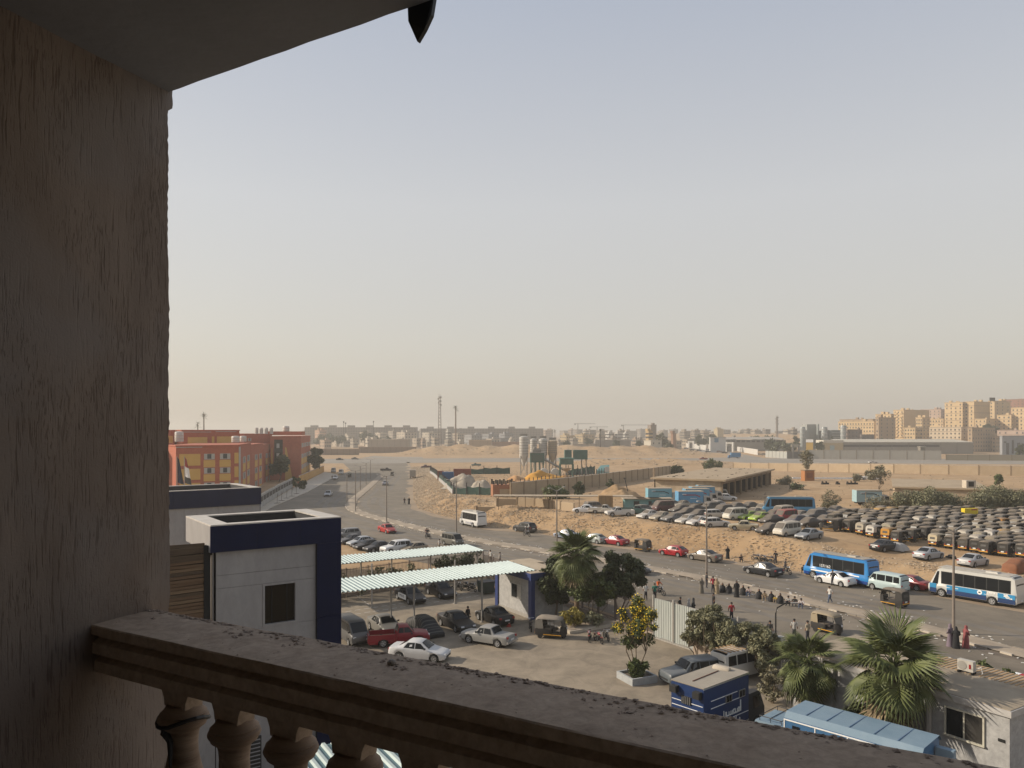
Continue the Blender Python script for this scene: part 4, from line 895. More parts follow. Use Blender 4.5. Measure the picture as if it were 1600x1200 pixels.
# ---------------------------------------------------------------- blue and white clad buildings by the court
NAVY = mat('navy_cladding', (0.002, 0.006, 0.034), 0.5, var=.15, scale=.6, spec=.12)
CLAD = mat('white_cladding', (0.27, 0.262, 0.262), 0.5, var=.05, scale=.5, stain=.10, stretch=(1, 1, .4))
CLADTOP = mat('parapet_top', (0.52, 0.49, 0.45), 0.7, scale=1.5, col2=(0.40, 0.36, 0.31))
ROOFD = mat('roof_dust', (0.34, 0.27, 0.19), 0.95, scale=.7, col2=(0.44, 0.36, 0.26)); ROOFX = mat('roof_membrane', (0.02, 0.02, 0.022), .8)
def rot2(x, y, a): return Vector((x * math.cos(a) - y * math.sin(a), x * math.sin(a) + y * math.cos(a), 0))
def clad_building(label, K, a, Lf, dep, ht, fas, right_band, z_wall_gap=(), inset=.9, window=None, name='clad_building', drop_=.95):
    """K front-left corner, a direction of the front, everything local: x along the front, y into the building"""
    t = thing(name, label, 'building', (K[0], K[1], 0), a)
    i_ = .22; m = MB(); y0, y1 = 0, dep; wt = inset
    for (x0, x1, ya, yb) in ((0, Lf, 0, .55), (0, Lf, dep - .55, dep), (0, wt, .55, dep - .55), (Lf - wt, Lf, .55, dep - .55)):
        m.box(((x0 + x1) / 2, (ya + yb) / 2, ht - .03), (x1 - x0, yb - ya, .06))
    m.build('parapet_cap', CLADTOP, t)
    n_pan = 3
    for k in range(n_pan):      # fascia panels, front
        x0, x1 = Lf * k / n_pan, Lf * (k + 1) / n_pan; q = MB(); q.box(((x0 + x1) / 2, .04, ht - .06 - fas / 2), (x1 - x0 - .012, .08, fas)); q.build('fascia_panel', NAVY, t)
    for k in range(2):          # the ends are white
        q = MB(); q.box((.04, .09 + (dep - .1) * (k + .5) / 2, ht - .06 - fas / 2), (.08, (dep - .1) / 2 - .012, fas)); q.build('fascia_panel', CLAD, t)
        q = MB(); q.box((Lf - .04, .09 + (dep - .1) * (k + .5) / 2, ht - .06 - fas / 2), (.08, (dep - .1) / 2 - .012, fas)); q.build('fascia_panel', NAVY, t)
    q = MB(); q.box((Lf / 2, dep - .04, ht - .06 - fas / 2), (Lf - .2, .08, fas)); q.build('fascia_panel', CLAD, t)
    r = MB(); r.box((Lf / 2, dep / 2, ht - drop_ - .1), (Lf - .18, dep - .18, .2)); r.build('roof_deck', ROOFD, t)
    li = MB()
    for (c, s) in (((Lf / 2, .58, ht - .06 - drop_ / 2 + .02), (Lf - 2 * wt, .05, drop_ - .1)), ((Lf / 2, dep - .58, ht - .06 - drop_ / 2 + .02), (Lf - 2 * wt, .05, drop_ - .1)), ((wt + .03, dep / 2, ht - .06 - drop_ / 2 + .02), (.05, dep - 1.2, drop_ - .1)), ((Lf - wt - .03, dep / 2, ht - .06 - drop_ / 2 + .02), (.05, dep - 1.2, drop_ - .1))): li.box(c, s)
    li.build('parapet_lining', ROOFX, t)
    zt = ht - .06 - fas; xl = .3; xr = Lf - right_band
    w = MB(); w.box((Lf / 2 + .1, dep / 2 + .15, (zt - .005) / 2), (Lf - .5, dep - .5, zt - .01)); w.build('inner_wall', UNDER, t)
    cols = [xl] + [x for x in z_wall_gap if xl < x < xr] + [xr]
    if window: wx0, wx1, wz0, wz1 = window
    zs = [0, zt * .34, zt * .70, zt - .012] if window else [0, zt * .45, zt - .012]
    if window:
        zz = [0, wz0 - 1.2, wz0 - .12, wz1 + .12, wz1 + .75, zt - .012]
        for z0, z1 in zip(zz, zz[1:]):
            xs_ = [xl, wx0 - .10, wx1 + .10, xr] if abs(z0 - (wz0 - .12)) < 1e-6 else [xl, xr]
            for k, (x0, x1) in enumerate(zip(xs_, xs_[1:])):
                if len(xs_) == 4 and k == 1: continue
                q = MB(); q.box(((x0 + x1) / 2, .24, (z0 + z1) / 2), (x1 - x0 - .014, .06, z1 - z0 - .014)); q.build('wall_panel', CLAD, t)
        f = MB(); x0, x1 = wx0 - .10, wx1 + .10; z0, z1 = wz0 - .12, wz1 + .12
        for c, s in ((((x0 + wx0) / 2, (z0 + z1) / 2), (.10, z1 - z0)), (((x1 + wx1) / 2, (z0 + z1) / 2), (.10, z1 - z0)), (((x0 + x1) / 2, wz0 - .06), (wx1 - wx0, .12)), (((x0 + x1) / 2, wz1 + .06), (wx1 - wx0, .12))): f.box((c[0], .26, c[1]), (s[0] - .004, .16, s[1] - .004))
        fo = f.build('window', CLAD, t)
        g = MB(); g.box(((wx0 + wx1) / 2, .36, (wz0 + wz1) / 2), (wx1 - wx0, .02, wz1 - wz0)); g.build('pane', mat('brown_glass', (.012, .007, .002), .5, spec=.1), fo)
        for x in (.25, .75):
            q = MB(); q.box((wx0 + (wx1 - wx0) * x, .315, (wz0 + wz1) / 2), (.04, .03, wz1 - wz0)); q.build('mullion', UNDER, fo)
    else:
        for x0, x1 in zip(cols, cols[1:]):
            for z0, z1 in zip(zs, zs[1:]): q = MB(); q.box(((x0 + x1) / 2, .24, (z0 + z1) / 2), (x1 - x0 - .03, .06, z1 - z0 - .012)); q.build('wall_panel', CLAD, t)
    if right_band:
        for k in range(3): q = MB(); q.box((Lf - right_band / 2, .04, zt * (k + .5) / 3), (right_band, .08, zt / 3 - .012)); q.build('fascia_panel', NAVY, t)
    q = MB(); q.box((.22, dep / 2 + .12, zt / 2), (.06, dep - .6, zt - .02)); q.build('end_wall', CLAD, t)
    q = MB(); q.box((Lf - .05, dep / 2 + .05, zt / 2), (.06, dep - .3, zt - .02)); q.build('end_wall', NAVY, t)
    return t
KB = Vector((-14.21, 36.2, 0)); nb = clad_building('navy and white panel-clad block with one square window, beside the brown slatted screen', (KB.x, KB.y), R(35.4), 6.53, 5.0, 12.6, 1.25, 1.30, window=(2.62, 4.15, 7.5, 9.4))
q = MB(); q.box((-3.5, .27, 3.0), (7.5, .2, 6.0)); q.build('lower_wall', CLAD, nb)
lv = MB(); lo = thing('louvre_vent', 'black louvred vent low on the white clad wall, seen between balusters', 'vent', (KB.x, KB.y, 0), R(35.4))
lv.box((1.55, .16, .95), (1.75, .10, 2.3)); lv.build('frame', BLACKP, lo)
for k in range(11):
    q = MB(); q.box((1.55, .10, 0.05 + k * .19), (1.62, .06, .04)); q.build('slat', CLAD, lo)
K2 = Vector((X_at(256, 84.0) - 3.0, 84.0 - 2.4, 0)); clad_building('long navy and white panel-clad block with a white parapet, behind the square-windowed one', (K2.x, K2.y), R(38), 14.6, 9.0, 10.5, 1.95, 0, z_wall_gap=(6.0, 9.7), name='clad_building')
dp = thing('drainpipe', 'cream drainpipe running down the edge of the white clad wall', 'pipe', (0, 0, 0)); q = MB(); pp = KB + rot2(.12, .55, R(35.4)) - Vector((.18, .1, 0))
q.tube([pp + Vector((0, 0, 6.05)), pp + Vector((0, 0, 11.2))], .11, 10); q.build('pipe', mat('cream_pipe', (.62, .57, .46), .5), dp, smooth=50)
q = MB(); q.box(pp + Vector((-.05, .1, 11.3)), (.5, .5, .35), rz=R(40)); q.tube([pp + Vector((-.3, .15, 11.2)), pp + Vector((-.32, .2, 6.3))], .17, 8); q.build('gutter_head', UNDER, dp)
# brown slatted screen
SLAT = [mat('brown_slat%d' % i, c, .8, scale=2.5, stretch=(.3, .3, 6), col2=d_) for i, (c, d_) in enumerate((((.085, .048, .024), (.15, .09, .048)), ((.12, .075, .040), (.19, .125, .07)), ((.05, .032, .02), (.10, .065, .035))))]
sc_ = thing('slatted_screen', 'brown wooden slatted screen between the stucco pillar and the cream drainpipe', 'screen', (0, 0, 0))
s0 = Vector((X_at(236, 35.0), 35.0, 0)); s1 = Vector((X_at(319, 36.5), 36.5, 0)); sd_ = s1 - s0
for k in range(34):
    z = 11.75 - k * .165; q = MB(); j0, j1 = rnd.uniform(-.03, .03), rnd.uniform(-.03, .03); th = .145 if k > 4 else .16
    a, b = s0 + Vector((0, 0, z + j0)), s1 + Vector((0, 0, z + j1)); n_ = Vector((sd_.y, -sd_.x, 0)).normalized() * (.06 + rnd.uniform(0, .04))
    q.add([a, b, b + n_, a + n_] + [p + Vector((0, 0, -th)) for p in (a, b, b + n_, a + n_)], [(0, 1, 2, 3), (7, 6, 5, 4), (3, 2, 6, 7), (1, 0, 4, 5), (0, 3, 7, 4), (2, 1, 5, 6)]); q.build('slat', SLAT[2] if k < 5 else SLAT[k % 3 if rnd.random() < .5 else 0], sc_)
q = MB(); q.prism([tuple(p[:2]) for p in (s0 + Vector((.1, .18, 0)), s1 + Vector((.0, .18, 0)), s1 + Vector((.0, .30, 0)), s0 + Vector((.1, .3, 0)))], 6.05, 11.6); q.build('backing', UNDER, sc_)
q = MB(); q.box(s1 + Vector((.12, .02, 8.85)), (.30, .16, 5.5), rz=R(35)); q.build('end_post', UNDER, sc_)

# ---------------------------------------------------------------- car park canopies
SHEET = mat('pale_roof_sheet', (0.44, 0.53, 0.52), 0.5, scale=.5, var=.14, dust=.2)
SHEET_SHADE = mat('pale_roof_rib', (0.115, 0.185, 0.195), 0.5)  # darker valleys: the shading of the corrugation is put into the colour
STEEL = mat('steel_post', (0.30, 0.28, 0.25), 0.6, scale=2)
def canopy(label, N0, length, depth, z, posts, name='car_canopy'):
    t = thing(name, label, 'canopy', (N0[0], N0[1], z), A1)
    m = MB(); pitch = .40; nrib = 3; w = pitch * nrib; prof = []
    for k in range(nrib):
        x = k * pitch; prof += [(x, 0), (x + .16, 0), (x + .21, .09), (x + .33, .09), (x + .38, 0)]
    prof.append((w + .02, 0)); rows = [0, .33, .66, 1]
    for f in rows:
        for x, zz in prof: m.V.append((x, f * depth, zz + .16 * f + .0))
    n_ = len(prof)
    for r_ in range(3):
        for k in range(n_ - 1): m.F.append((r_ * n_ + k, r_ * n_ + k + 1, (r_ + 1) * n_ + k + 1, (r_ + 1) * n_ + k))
    m.M = [1 if (i % (n_ - 1)) % 5 in (0,) else 0 for i in range(len(m.F))]; me = m.mesh('roof_sheet', [SHEET, SHEET_SHADE])
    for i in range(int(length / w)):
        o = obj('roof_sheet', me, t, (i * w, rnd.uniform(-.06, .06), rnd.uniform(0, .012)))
    b = MB()
    for f in (.08, .36, .64, .92): b.box((length / 2, depth * f, -.05 + .16 * f), (length, .08, .08))
    b.build('purlins', STEEL, t)
    for p in posts:
        d = Vector((p[0] - N0[0], p[1] - N0[1], 0)); x, y = d.dot(E1), d.dot(-E2); f = min(.98, max(.02, y / depth))
        q = MB(); q.tube([(x, y, -z - .05), (x, y, -.06 + .16 * f)], .085, 8); q.box((x, y, -z + .03), (.3, .3, .05)); q.build('post', STEEL, t)
    return t
def GW(u, v): p = G(u, v); return (p.x, p.y)
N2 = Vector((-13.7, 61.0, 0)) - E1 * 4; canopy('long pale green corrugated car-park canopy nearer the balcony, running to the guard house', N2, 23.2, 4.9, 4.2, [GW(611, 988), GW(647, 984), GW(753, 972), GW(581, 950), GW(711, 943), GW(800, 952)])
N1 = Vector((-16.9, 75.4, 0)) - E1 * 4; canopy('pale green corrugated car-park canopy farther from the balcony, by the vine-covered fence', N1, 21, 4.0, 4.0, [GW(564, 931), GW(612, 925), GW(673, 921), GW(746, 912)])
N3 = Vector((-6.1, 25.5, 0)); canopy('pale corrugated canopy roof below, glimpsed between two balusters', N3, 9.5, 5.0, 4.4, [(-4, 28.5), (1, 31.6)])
# painted bay lines
bl = MB()
for (a, b) in (((540, 962), (752, 930)), ((540, 956), (746, 925)), ((590, 978), (650, 968)), ((553, 928), (578, 946)), ((558, 927), (572, 932))):
    p, q = Vector((*GW(*a), .012)), Vector((*GW(*b), .012)); n_ = (q - p).normalized(); n_ = Vector((n_.y, -n_.x, 0)) * .06; k = int((q - p).length / .9)
    for i in range(k):
        s, e = p.lerp(q, i / k), p.lerp(q, (i + .62) / k); bl.quad(s - n_, e - n_, e + n_, s + n_)
o = bl.build('bay_lines', mat('worn_white_line', (.50, .46, .40), .9)); tag(o, kind='structure')

# ---------------------------------------------------------------- guard house, fence, gate
WALLW = mat('white_wall', (0.33, 0.325, 0.315), 0.85, scale=.8, col2=(0.41, 0.40, 0.385), bump=.1, stain=.22); BLUE = mat('blue_trim', (0.012, 0.030, 0.135), 0.55)
gh = thing('guard_house', 'small white guard house with navy fascia and blue corner, at the end of the canopy', 'guard house', (1.75, 69.6, 0), A2)
# local x = e2 (towards us), local y = e1 (away to the right)
q = MB(); q.box((-3.1, 1.8, 1.75), (6.1, 3.5, 3.5)); q.build('wall', WALLW, gh)
q = MB(); q.box((-3.1, 1.8, 3.83), (6.5, 3.9, .64)); q.build('fascia', BLUE, gh)
q = MB(); q.box((-3.1, 1.8, 4.17), (6.3, 3.7, .04)); q.build('roof', ROOFD, gh)
for x, y in ((-.14, .13), (-6.06, .13)): q = MB(); q.box((x, y, 1.75), (.50, .40, 3.52)); q.build('corner_pillar', BLUE, gh)
wf = MB(); wf.box((-2.6, .03, 2.15), (1.7, .06, 1.35)); wf = wf.build('window', CHROME, gh); q = MB(); q.box((-2.9, -.005, 2.15), (.9, .04, 1.2)); q.build('pane', GLASS, wf)
q = MB(); q.box((-3.1, .04, .16), (5.5, .06, .32)); q.build('skirting', STEEL, gh)
gh.scale = (1, 1, 1)
kz = thing('kiosk', 'dark flat-roofed kiosk outside the fence beyond the guard house', 'kiosk', (X_at(823, 88), 88, 0), A2)
q = MB(); q.box((0, 0, 1.0), (2.8, 2.6, 2.0)); q.build('wall', mat('kiosk_dark', (.05, .055, .065), .7), kz); q = MB(); q.box((0, 0, 2.12), (3.0, 2.8, .22)); q.build('roof', ROOFD, kz)

BARM = mat('fence_bar', (0.13, 0.10, 0.085), 0.7); FBASE = mat('fence_base', (.33, .265, .21), .95)
def bar_fence(label, p0, p1, h, step=.16, sec=2.6, base=.35):
    p0, p1 = Vector((*p0, 0)), Vector((*p1, 0)); d = p1 - p0; L = d.length; t = thing('bar_fence', label, 'fence', p0, math.atan2(d.y, d.x))
    n_ = max(1, round(L / sec)); s = L / n_
    q = MB(); q.box((L / 2, 0, base / 2), (L, .22, base)); q.build('base_wall', FBASE, t)
    for i in range(n_):
        b = MB(); k = int(s / step)
        for j in range(1, k): b.box((i * s + j * s / k, 0, base + (h - base) / 2), (.035, .035, h - base))
        for z in (base + .12, h - .15): b.box((i * s + s / 2, 0, z), (s, .05, .05))
        o = b.build('bar_panel', BARM, t)
    for i in range(n_ + 1): q = MB(); q.box((i * s, 0, h / 2), (.10, .10, h + .1)); q.build('post', BARM, t)
    return t
bar_fence('dark bar fence overgrown with vines behind the farther canopy', (-27, 71.5), (-3.4, 90.6), 2.9)
bar_fence('dark bar fence between the canopies and the kiosk, along the street', (-3.4, 90.6), (11.7, 63.8), 2.6)
def vine(label, p0, p1, h, m, n, seed, th=.7):
    p0, p1 = Vector((*p0, 0)), Vector((*p1, 0)); t = thing('climbing_vine', label, 'vine', p0); q = random.Random(seed); cl = []
    for i in range(26): f = q.random(); c = (p1 - p0) * f; cl.append(((c.x + q.uniform(-.2, .2), c.y + q.uniform(-.2, .2), q.uniform(.5, h)), q.uniform(.35, th)))
    obj('foliage', leaf_mesh('foliage', m, cl, n, .17, seed), t); k = MB()
    for c_, r_ in cl[:10]: k.tube([(c_[0], c_[1], 0), (c_[0] + .1, c_[1], c_[2] * .6), c_], [.03, .02, .01], 4)
    k.build('stems', DRYTWIG, t)
vine('grey-green vine thick on the bar fence nearest the navy building', (-26, 71.2), (-17, 78.6), 2.5, OLIVE, 2600, 1)
vine('thin olive vine on the bar fence behind the middle of the farther canopy', (-16, 79.5), (-9.5, 84.7), 2.4, OLIVE, 1300, 2, .5)
vine('dark green vine on the bar fence at the end of the farther canopy', (-8.5, 85.6), (-3.6, 89.6), 3.0, DARKLEAF, 2000, 3)
GATEM = mat('gate_sheet', (0.36, 0.385, 0.355), 0.5, scale=1.2, stretch=(3, 3, .4), col2=(0.46, 0.475, 0.44))
gt = thing('sheet_metal_gate', 'tall pale green-grey corrugated sheet gate beside the yellow-flowered tree', 'gate', (11.75, 63.7, 0), A2)
gm = MB(); w = .98; pr = []
for k in range(5): x = k * w / 5; pr += [(x, 0), (x + .10, 0), (x + .13, .035), (x + .17, .035)]
pr.append((w, 0)); n_ = len(pr)
for z in (.12, 3.25): gm.V += [(x, -y, z) for x, y in pr]
gm.F = [(k, k + 1, n_ + k + 1, n_ + k) for k in range(n_ - 1)]; gm.M = [0] * len(gm.F); gme = gm.mesh('gate_sheet', GATEM)
for i in range(9): obj('gate_sheet', gme, gt, (i * 1.0, 0, rnd.uniform(-.04, .04)))
for x in (0, 2.35, 9.0): q = MB(); q.box((x, -.03, 1.75), (.14, .14, 3.5)); q.build('post', STEEL, gt)
q = MB(); 
for z in (.14, 3.2): q.box((4.5, .05, z), (9.0, .06, .10))
q.box((4.5, -.05, .05), (9, .4, .10)); q.build('rail', STEEL, gt)

# ---------------------------------------------------------------- white single-storey building by the palms
KW = Vector((23.2, 35.8, 0)); wb = thing('white_building', 'white single-storey building with a flat dusty roof, under the two big fan palms', 'building', KW, A2)
LW = 11.9; q = MB(); q.box((-LW / 2, 3.0, 1.85), (LW, 6.0, 3.7)); q.build('wall', WALLW, wb)
q = MB(); q.box((-LW / 2, 3.0, 3.85), (LW + .25, 6.25, .30)); q.build('roof_slab', mat('slab_edge', (.42, .40, .375), .9), wb)
q = MB(); q.box((-LW / 2, 3.0, 4.015), (LW + .1, 6.1, .03)); q.build('roof_dirt', mat('roof_dirt', (.24, .195, .14), .95, scale=.5, bump=.4, bscale=3, col2=(.37, .305, .22)), wb)
for k in range(30):
    q = MB(); q.box((-k * .25 - .1, 5.0, 4.04), (.10, 2.0, .03)); q.build('roof_batten', SAND, wb)
def window_w(x, wd, z0, z1):
    f = MB(); f.box((x - wd / 2 - .04, -.03, (z0 + z1) / 2), (.08, .10, z1 - z0)); f.box((x + wd / 2 + .04, -.03, (z0 + z1) / 2), (.08, .10, z1 - z0)); f.box((x, -.03, z1 + .04), (wd + .16, .10, .08)); f.box((x, -.06, z0 - .04), (wd + .2, .16, .08)); f.box((x, -.035, (z0 + z1) / 2), (.07, .07, z1 - z0))
    fo = f.build('window', mat('cream_frame', (.50, .47, .38), .6), wb)
    for s in (-1, 1): g = MB(); g.box((x + s * (wd / 4 + .01), -.01, (z0 + z1) / 2), (wd / 2 - .06, .03, z1 - z0)); g.build('pane', GLASS if s < 0 else GLASS_D, fo)
window_w(-2.05, 1.75, 2.0, 3.3); window_w(-6.4, 1.5, 1.9, 3.2); window_w(-10.4, 1.2, 1.8, 3.2)
q = MB(); q.tube([(-3.75, -.14, 0), (-3.75, -.14, 3.7)], .15, 8); q.build('downpipe', STEEL, wb)
for x, z in ((-4.4, 2.9), (-.35, 2.5)): q = MB(); q.box((x, -.01, z), (.30, .05, .14)); q.build('vent', UNDER, wb)
for x in (-11.6, -9.4): q = MB(); q.box((x, -.10, 1.8), (.45, .22, 3.6)); q.build('pilaster', WALLW, wb)
ac = thing('ac_unit', 'white air-conditioner condenser standing on the dusty flat roof', 'air conditioner', P(1500, 1049) * 0 + Vector((24.45, 41.3, 4.03)), A2); ac.scale = (.78, .78, .78)
q = MB(); q.box((0, 0, .55), (1.05, .40, .72)); q.build('casing', mat('dusty_casing', (.45, .42, .37), .6), ac); q = MB(); q.lathe([(.30, -.225), (.30, -.215), (.05, -.21)], 14, axis='y', c=(-.2, 0, .55)); q.build('fan_grille', STEEL, ac)
q = MB(); q.box((-.45, 0, .075), (.12, .5, .15)); q.box((.45, 0, .075), (.12, .5, .15)); q.build('foot', UNDER, ac)
q = MB(); q.tube([(.58, 0, .4), (.9, .1, .6), (.95, .2, .2), (.8, .3, .02)], .03, 5); q.build('hose', WHITE, ac)
q = MB(); q.box((.32, -.215, .55), (.12, .02, .3)); q.build('badge', LAMPR, ac)
lw = thing('low_wall', 'low pale block wall behind the grey jeep at the end of the gate', 'wall', G(1104, 1030), A2); q = MB(); q.box((0, 0, .45), (2.6, .2, .9)); q.build('wall', FBASE, lw); q = MB(); q.box((0, 0, .925), (2.7, .26, .05)); q.build('coping', KERB, lw)
ww = thing('perimeter_wall', 'weathered white boundary wall behind the olive-leaved hedge', 'wall', (15.0, 58.6, 0), A2); q = MB(); q.box((3.7, 0, 1.1), (7.4, .2, 2.2)); q.build('wall', WALLW, ww); q = MB(); q.box((3.7, 0, 2.24), (7.5, .28, .07)); q.build('coping', KERB, ww)
for x in (6.6, 0.0): q = MB(); q.box((x, 0, 1.45), (.5, .45, 2.9)); q.build('pier', WALLW, ww)
sl = thing('wall_lamp', 'small curved-neck street lamp standing above the olive hedge', 'lamp', (18.75, 54.6, 0), A2); q = MB(); q.tube([(0, 0, 0), (0, 0, 4.1), (.05, .1, 4.5), (.35, .5, 4.8), (.6, .85, 4.85)], .05, 6); q.build('pole', UNDER, sl); q = MB(); q.box((.75, 1.05, 4.85), (.22, .5, .10), rz=-.6); q.build('lamp_head', STEEL, sl)

# ---------------------------------------------------------------- trees and plants of the court
palm('tall shaggy fan palm in the planting bed beside the guard house', G(901, 976), 6.3, 1.42, 3, 54, 24)
palm('fan palm with a short dark trunk between the minibus and the white building', Vector((17.05, 44.3, 0)), 3.9, 1.2, 5, 42, 8)
palm('largest fan palm, against the white wall above the long blue truck', Vector((19.75, 39.7, 0)), 5.0, 1.6, 8, 46, 10)
tree('dark dense tree against the guard house, left of the tall palm', G(868, 966), 5.9, 3.9, DARKLEAF, 7500, .17, 21, nclump=44, rmin=.10, rmax=.22, trunk_h=1.2)
tree('dark dense tree right of the tall palm, by the bar fence', G(966, 968), 6.4, 6.0, DARKLEAF, 10000, .17, 22, nclump=52, rmin=.08, rmax=.20, trunk_h=2.0, stems=5)
tree('yellow-green shrub tree in front of the tall palm', G(926, 974), 4.8, 5.2, MIDLEAF, 6000, .16, 23, nclump=40, rmin=.09, rmax=.20, trunk_h=1.7, stems=5)
bush('low yellow-leaved shrub at the foot of the tall palm', G(893, 982), 2.2, 1.7, leafmat('yellow_leaf', (.20, .16, .03), (.30, .25, .06)), 900, .16, 24)
bush('straggly shrub under the tree by the planting bed', G(925, 980), 2.0, 1.5, OLIVE, 700, .15, 26)
pl = thing('planting_bed', 'low kerbed bed of dry soil at the foot of the tall palm', 'planting bed', G(905, 982), A1); q = MB(); q.box((1.2, .6, .12), (6.0, 3.4, .24)); q.build('kerb', KERB, pl); q = MB(); q.box((1.2, .6, .25), (5.6, 3.0, .04)); q.build('soil', MEDIAN, pl)
for i, (t_, hh, lb) in enumerate(((1.6, 4.2, 'olive-leaved hedge tree next to the sheet gate'), (3.2, 4.5, 'tallest olive-leaved hedge tree, second from the sheet gate'), (4.8, 4.2, 'olive-leaved hedge tree in the middle of the row behind the white minibus'), (6.3, 4.2, 'olive-leaved hedge tree next to last before the fan palm'), (7.8, 3.7, 'thin olive-leaved hedge tree beside the curved street lamp'))):
    p = Vector((13.95, 59.8, 0)) + E2 * t_ - E1 * .9; tree(lb, p, hh, 3.0, OLIVE, 5600, .115, 30 + i, cat='hedge tree', trunk_h=.9, nclump=34, rmin=.10, rmax=.24, stems=4, group='olive hedge trees along the wall', cz=hh * .52, ch=hh * .46)
bush('dry reddish bush in front of the wall beside the fan palm', Vector((16.3, 48.2, 0)), 2.0, 2.4, DUSTLEAF, 900, .12, 41)
bush('dark creeper bush against the white wall between the two palms', Vector((18.9, 41.9, 0)), 1.8, 2.4, DARKLEAF, 900, .14, 42)
bush('grey-green round bush by the street behind the air conditioner', Vector((27.9, 44.6, 0)), 3.1, 3.9, MIDLEAF, 2600, .14, 43, name='round_bush')
bush('low bushes at the street edge beyond the white roof', Vector((31.8, 43.0, 0)), 2.4, 3.0, OLIVE, 1100, .14, 44)
bush('thin bush on the street edge between the two big palms', Vector((22.6, 49.0, 0)), 2.6, 3.6, OLIVE, 1300, .14, 45)
sk_ = thing('striped_awning', 'red and white striped cloth awning at the street edge, beside the round bush', 'awning', (30.6, 44.3, 2.6), A2)
for k in range(10): q = MB(); q.box((-1.5 + k * .33, 0, 0), (.33, 1.1, .05)); q.build('stripe', mat('awning_red', (.35, .03, .04), .8) if k % 2 else WHITE, sk_)
for x in (-1.5, 1.5): q = MB(); q.tube([(x, .5, -2.6), (x, .5, 0)], .04, 5); q.build('pole', STEEL, sk_)
# planter with yellow blossom
pt = thing('concrete_planter', 'square grey concrete planter standing alone in the court', 'planter', (8.55, 52.6, 0), R(24)); q = MB()
for c, s in (((0, .93, .24), (2.0, .14, .48)), ((0, -.93, .24), (2.0, .14, .48)), ((.93, 0, .24), (.14, 1.72, .48)), ((-.93, 0, .24), (.14, 1.72, .48))): q.box(c, s)
q.build('rim', mat('planter_concrete', (.33, .34, .34), .9), pt); q = MB(); q.box((0, 0, .18), (1.7, 1.7, .3)); q.build('soil', DIRTY, pt)
yt = tree('small tree full of yellow blossom growing in the square planter', (8.55, 52.7, .3), 5.3, 3.6, MIDLEAF, 3000, .13, 51, nclump=34, trunk_h=1.7, stems=4, rmin=.10, rmax=.22)
_cl = [(c, r) for c, r in crown_clumps(51, 34, (0, 0, 3.5), 1.37, 1.37, 1.68, .34, .62) if c[2] > 2.5]
obj('blossom', leaf_mesh('blossom', BLOSSOM, _cl, 1500, .085, 52, asp=1.3), yt)
bush('tuft of spiky green leaves filling the square planter', (8.5, 52.5, .3), 1.5, 1.1, MIDLEAF, 500, .22, 53)
# ---------------------------------------------------------------- vehicles: one prototype of each kind, then copies
VP = {}
def proto(k, f): VP[k] = f
BLACK, WHT, SILV, GREY, DGREY, BEIGE, REDC = (.012, .012, .014), (.62, .61, .58), (.34, .34, .335), (.16, .16, .16), (.06, .06, .062), (.36, .30, .21), (.30, .012, .016)
VP['sedan'] = sedan('p'); VP['hatch'] = hatch('p'); VP['wagon'] = wagon('p', bumper=BLACKP); VP['old'] = oldsedan('p', bumper=CHROME); VP['suv'] = suv('p'); VP['van'] = van('p'); VP['minibus'] = van('p', L=4.8, Wd=1.72, Hh=2.05)
VP['dsedan'] = sedan('p', paint=PAINT_D, glass=GLASS_D, detail=1); VP['dhatch'] = hatch('p', paint=PAINT_D, glass=GLASS_D, detail=1); VP['dsuv'] = suv('p', paint=PAINT_D, glass=GLASS_D, detail=1); VP['dvan'] = van('p', L=4.3, Wd=1.68, Hh=1.98, paint=PAINT_D, glass=GLASS_D, detail=1)
VP['tuk'] = make_tuk('p'); VP['ltuk'] = make_tuk('p', lite=True); VP['moto'] = make_moto('p'); VP['pickup'] = make_pickup('p'); VP['dpickup'] = make_pickup('p', paint=PAINT_D)
FACE = dict(e1=A1, me1=A1 + math.pi, e2=A2, me2=A2 + math.pi)
def street_dir(p):
    i = min(range(len(med)), key=lambda k: (med[k] - Vector((p.x, p.y, 0))).length_squared); i = max(1, min(len(med) - 2, i)); t = med[i - 1] - med[i + 1]; return math.atan2(t.y, t.x)
def put(kind, u, v, face, col, label, group=None, p=None, jit=0.0, s=1.0):
    """stand a copy of a vehicle on the ground under pixel (u, v) of the photograph"""
    p = P(u, v) if p is None else p
    a = FACE[face] if face in FACE else (street_dir(p) + (0 if face == 'in' else math.pi) if face in ('in', 'out') else face)
    o = dup(VP[kind], p, a + jit, label, group); o.scale = (s, s, s); tint(o, col)
    if kind in ('tuk', 'ltuk'):
        for k in kids(o):
            if k.name.startswith('body'): k.color = (.016, .015, .015, 1)
    # sit on the slope
    h = 1.2; dx, dy = math.cos(a) * h, math.sin(a) * h
    z0, z1 = tz(p.x + dx, p.y + dy), tz(p.x - dx, p.y - dy); o.rotation_euler = (0, -math.atan2(z0 - z1, 2 * h), a + jit); return o

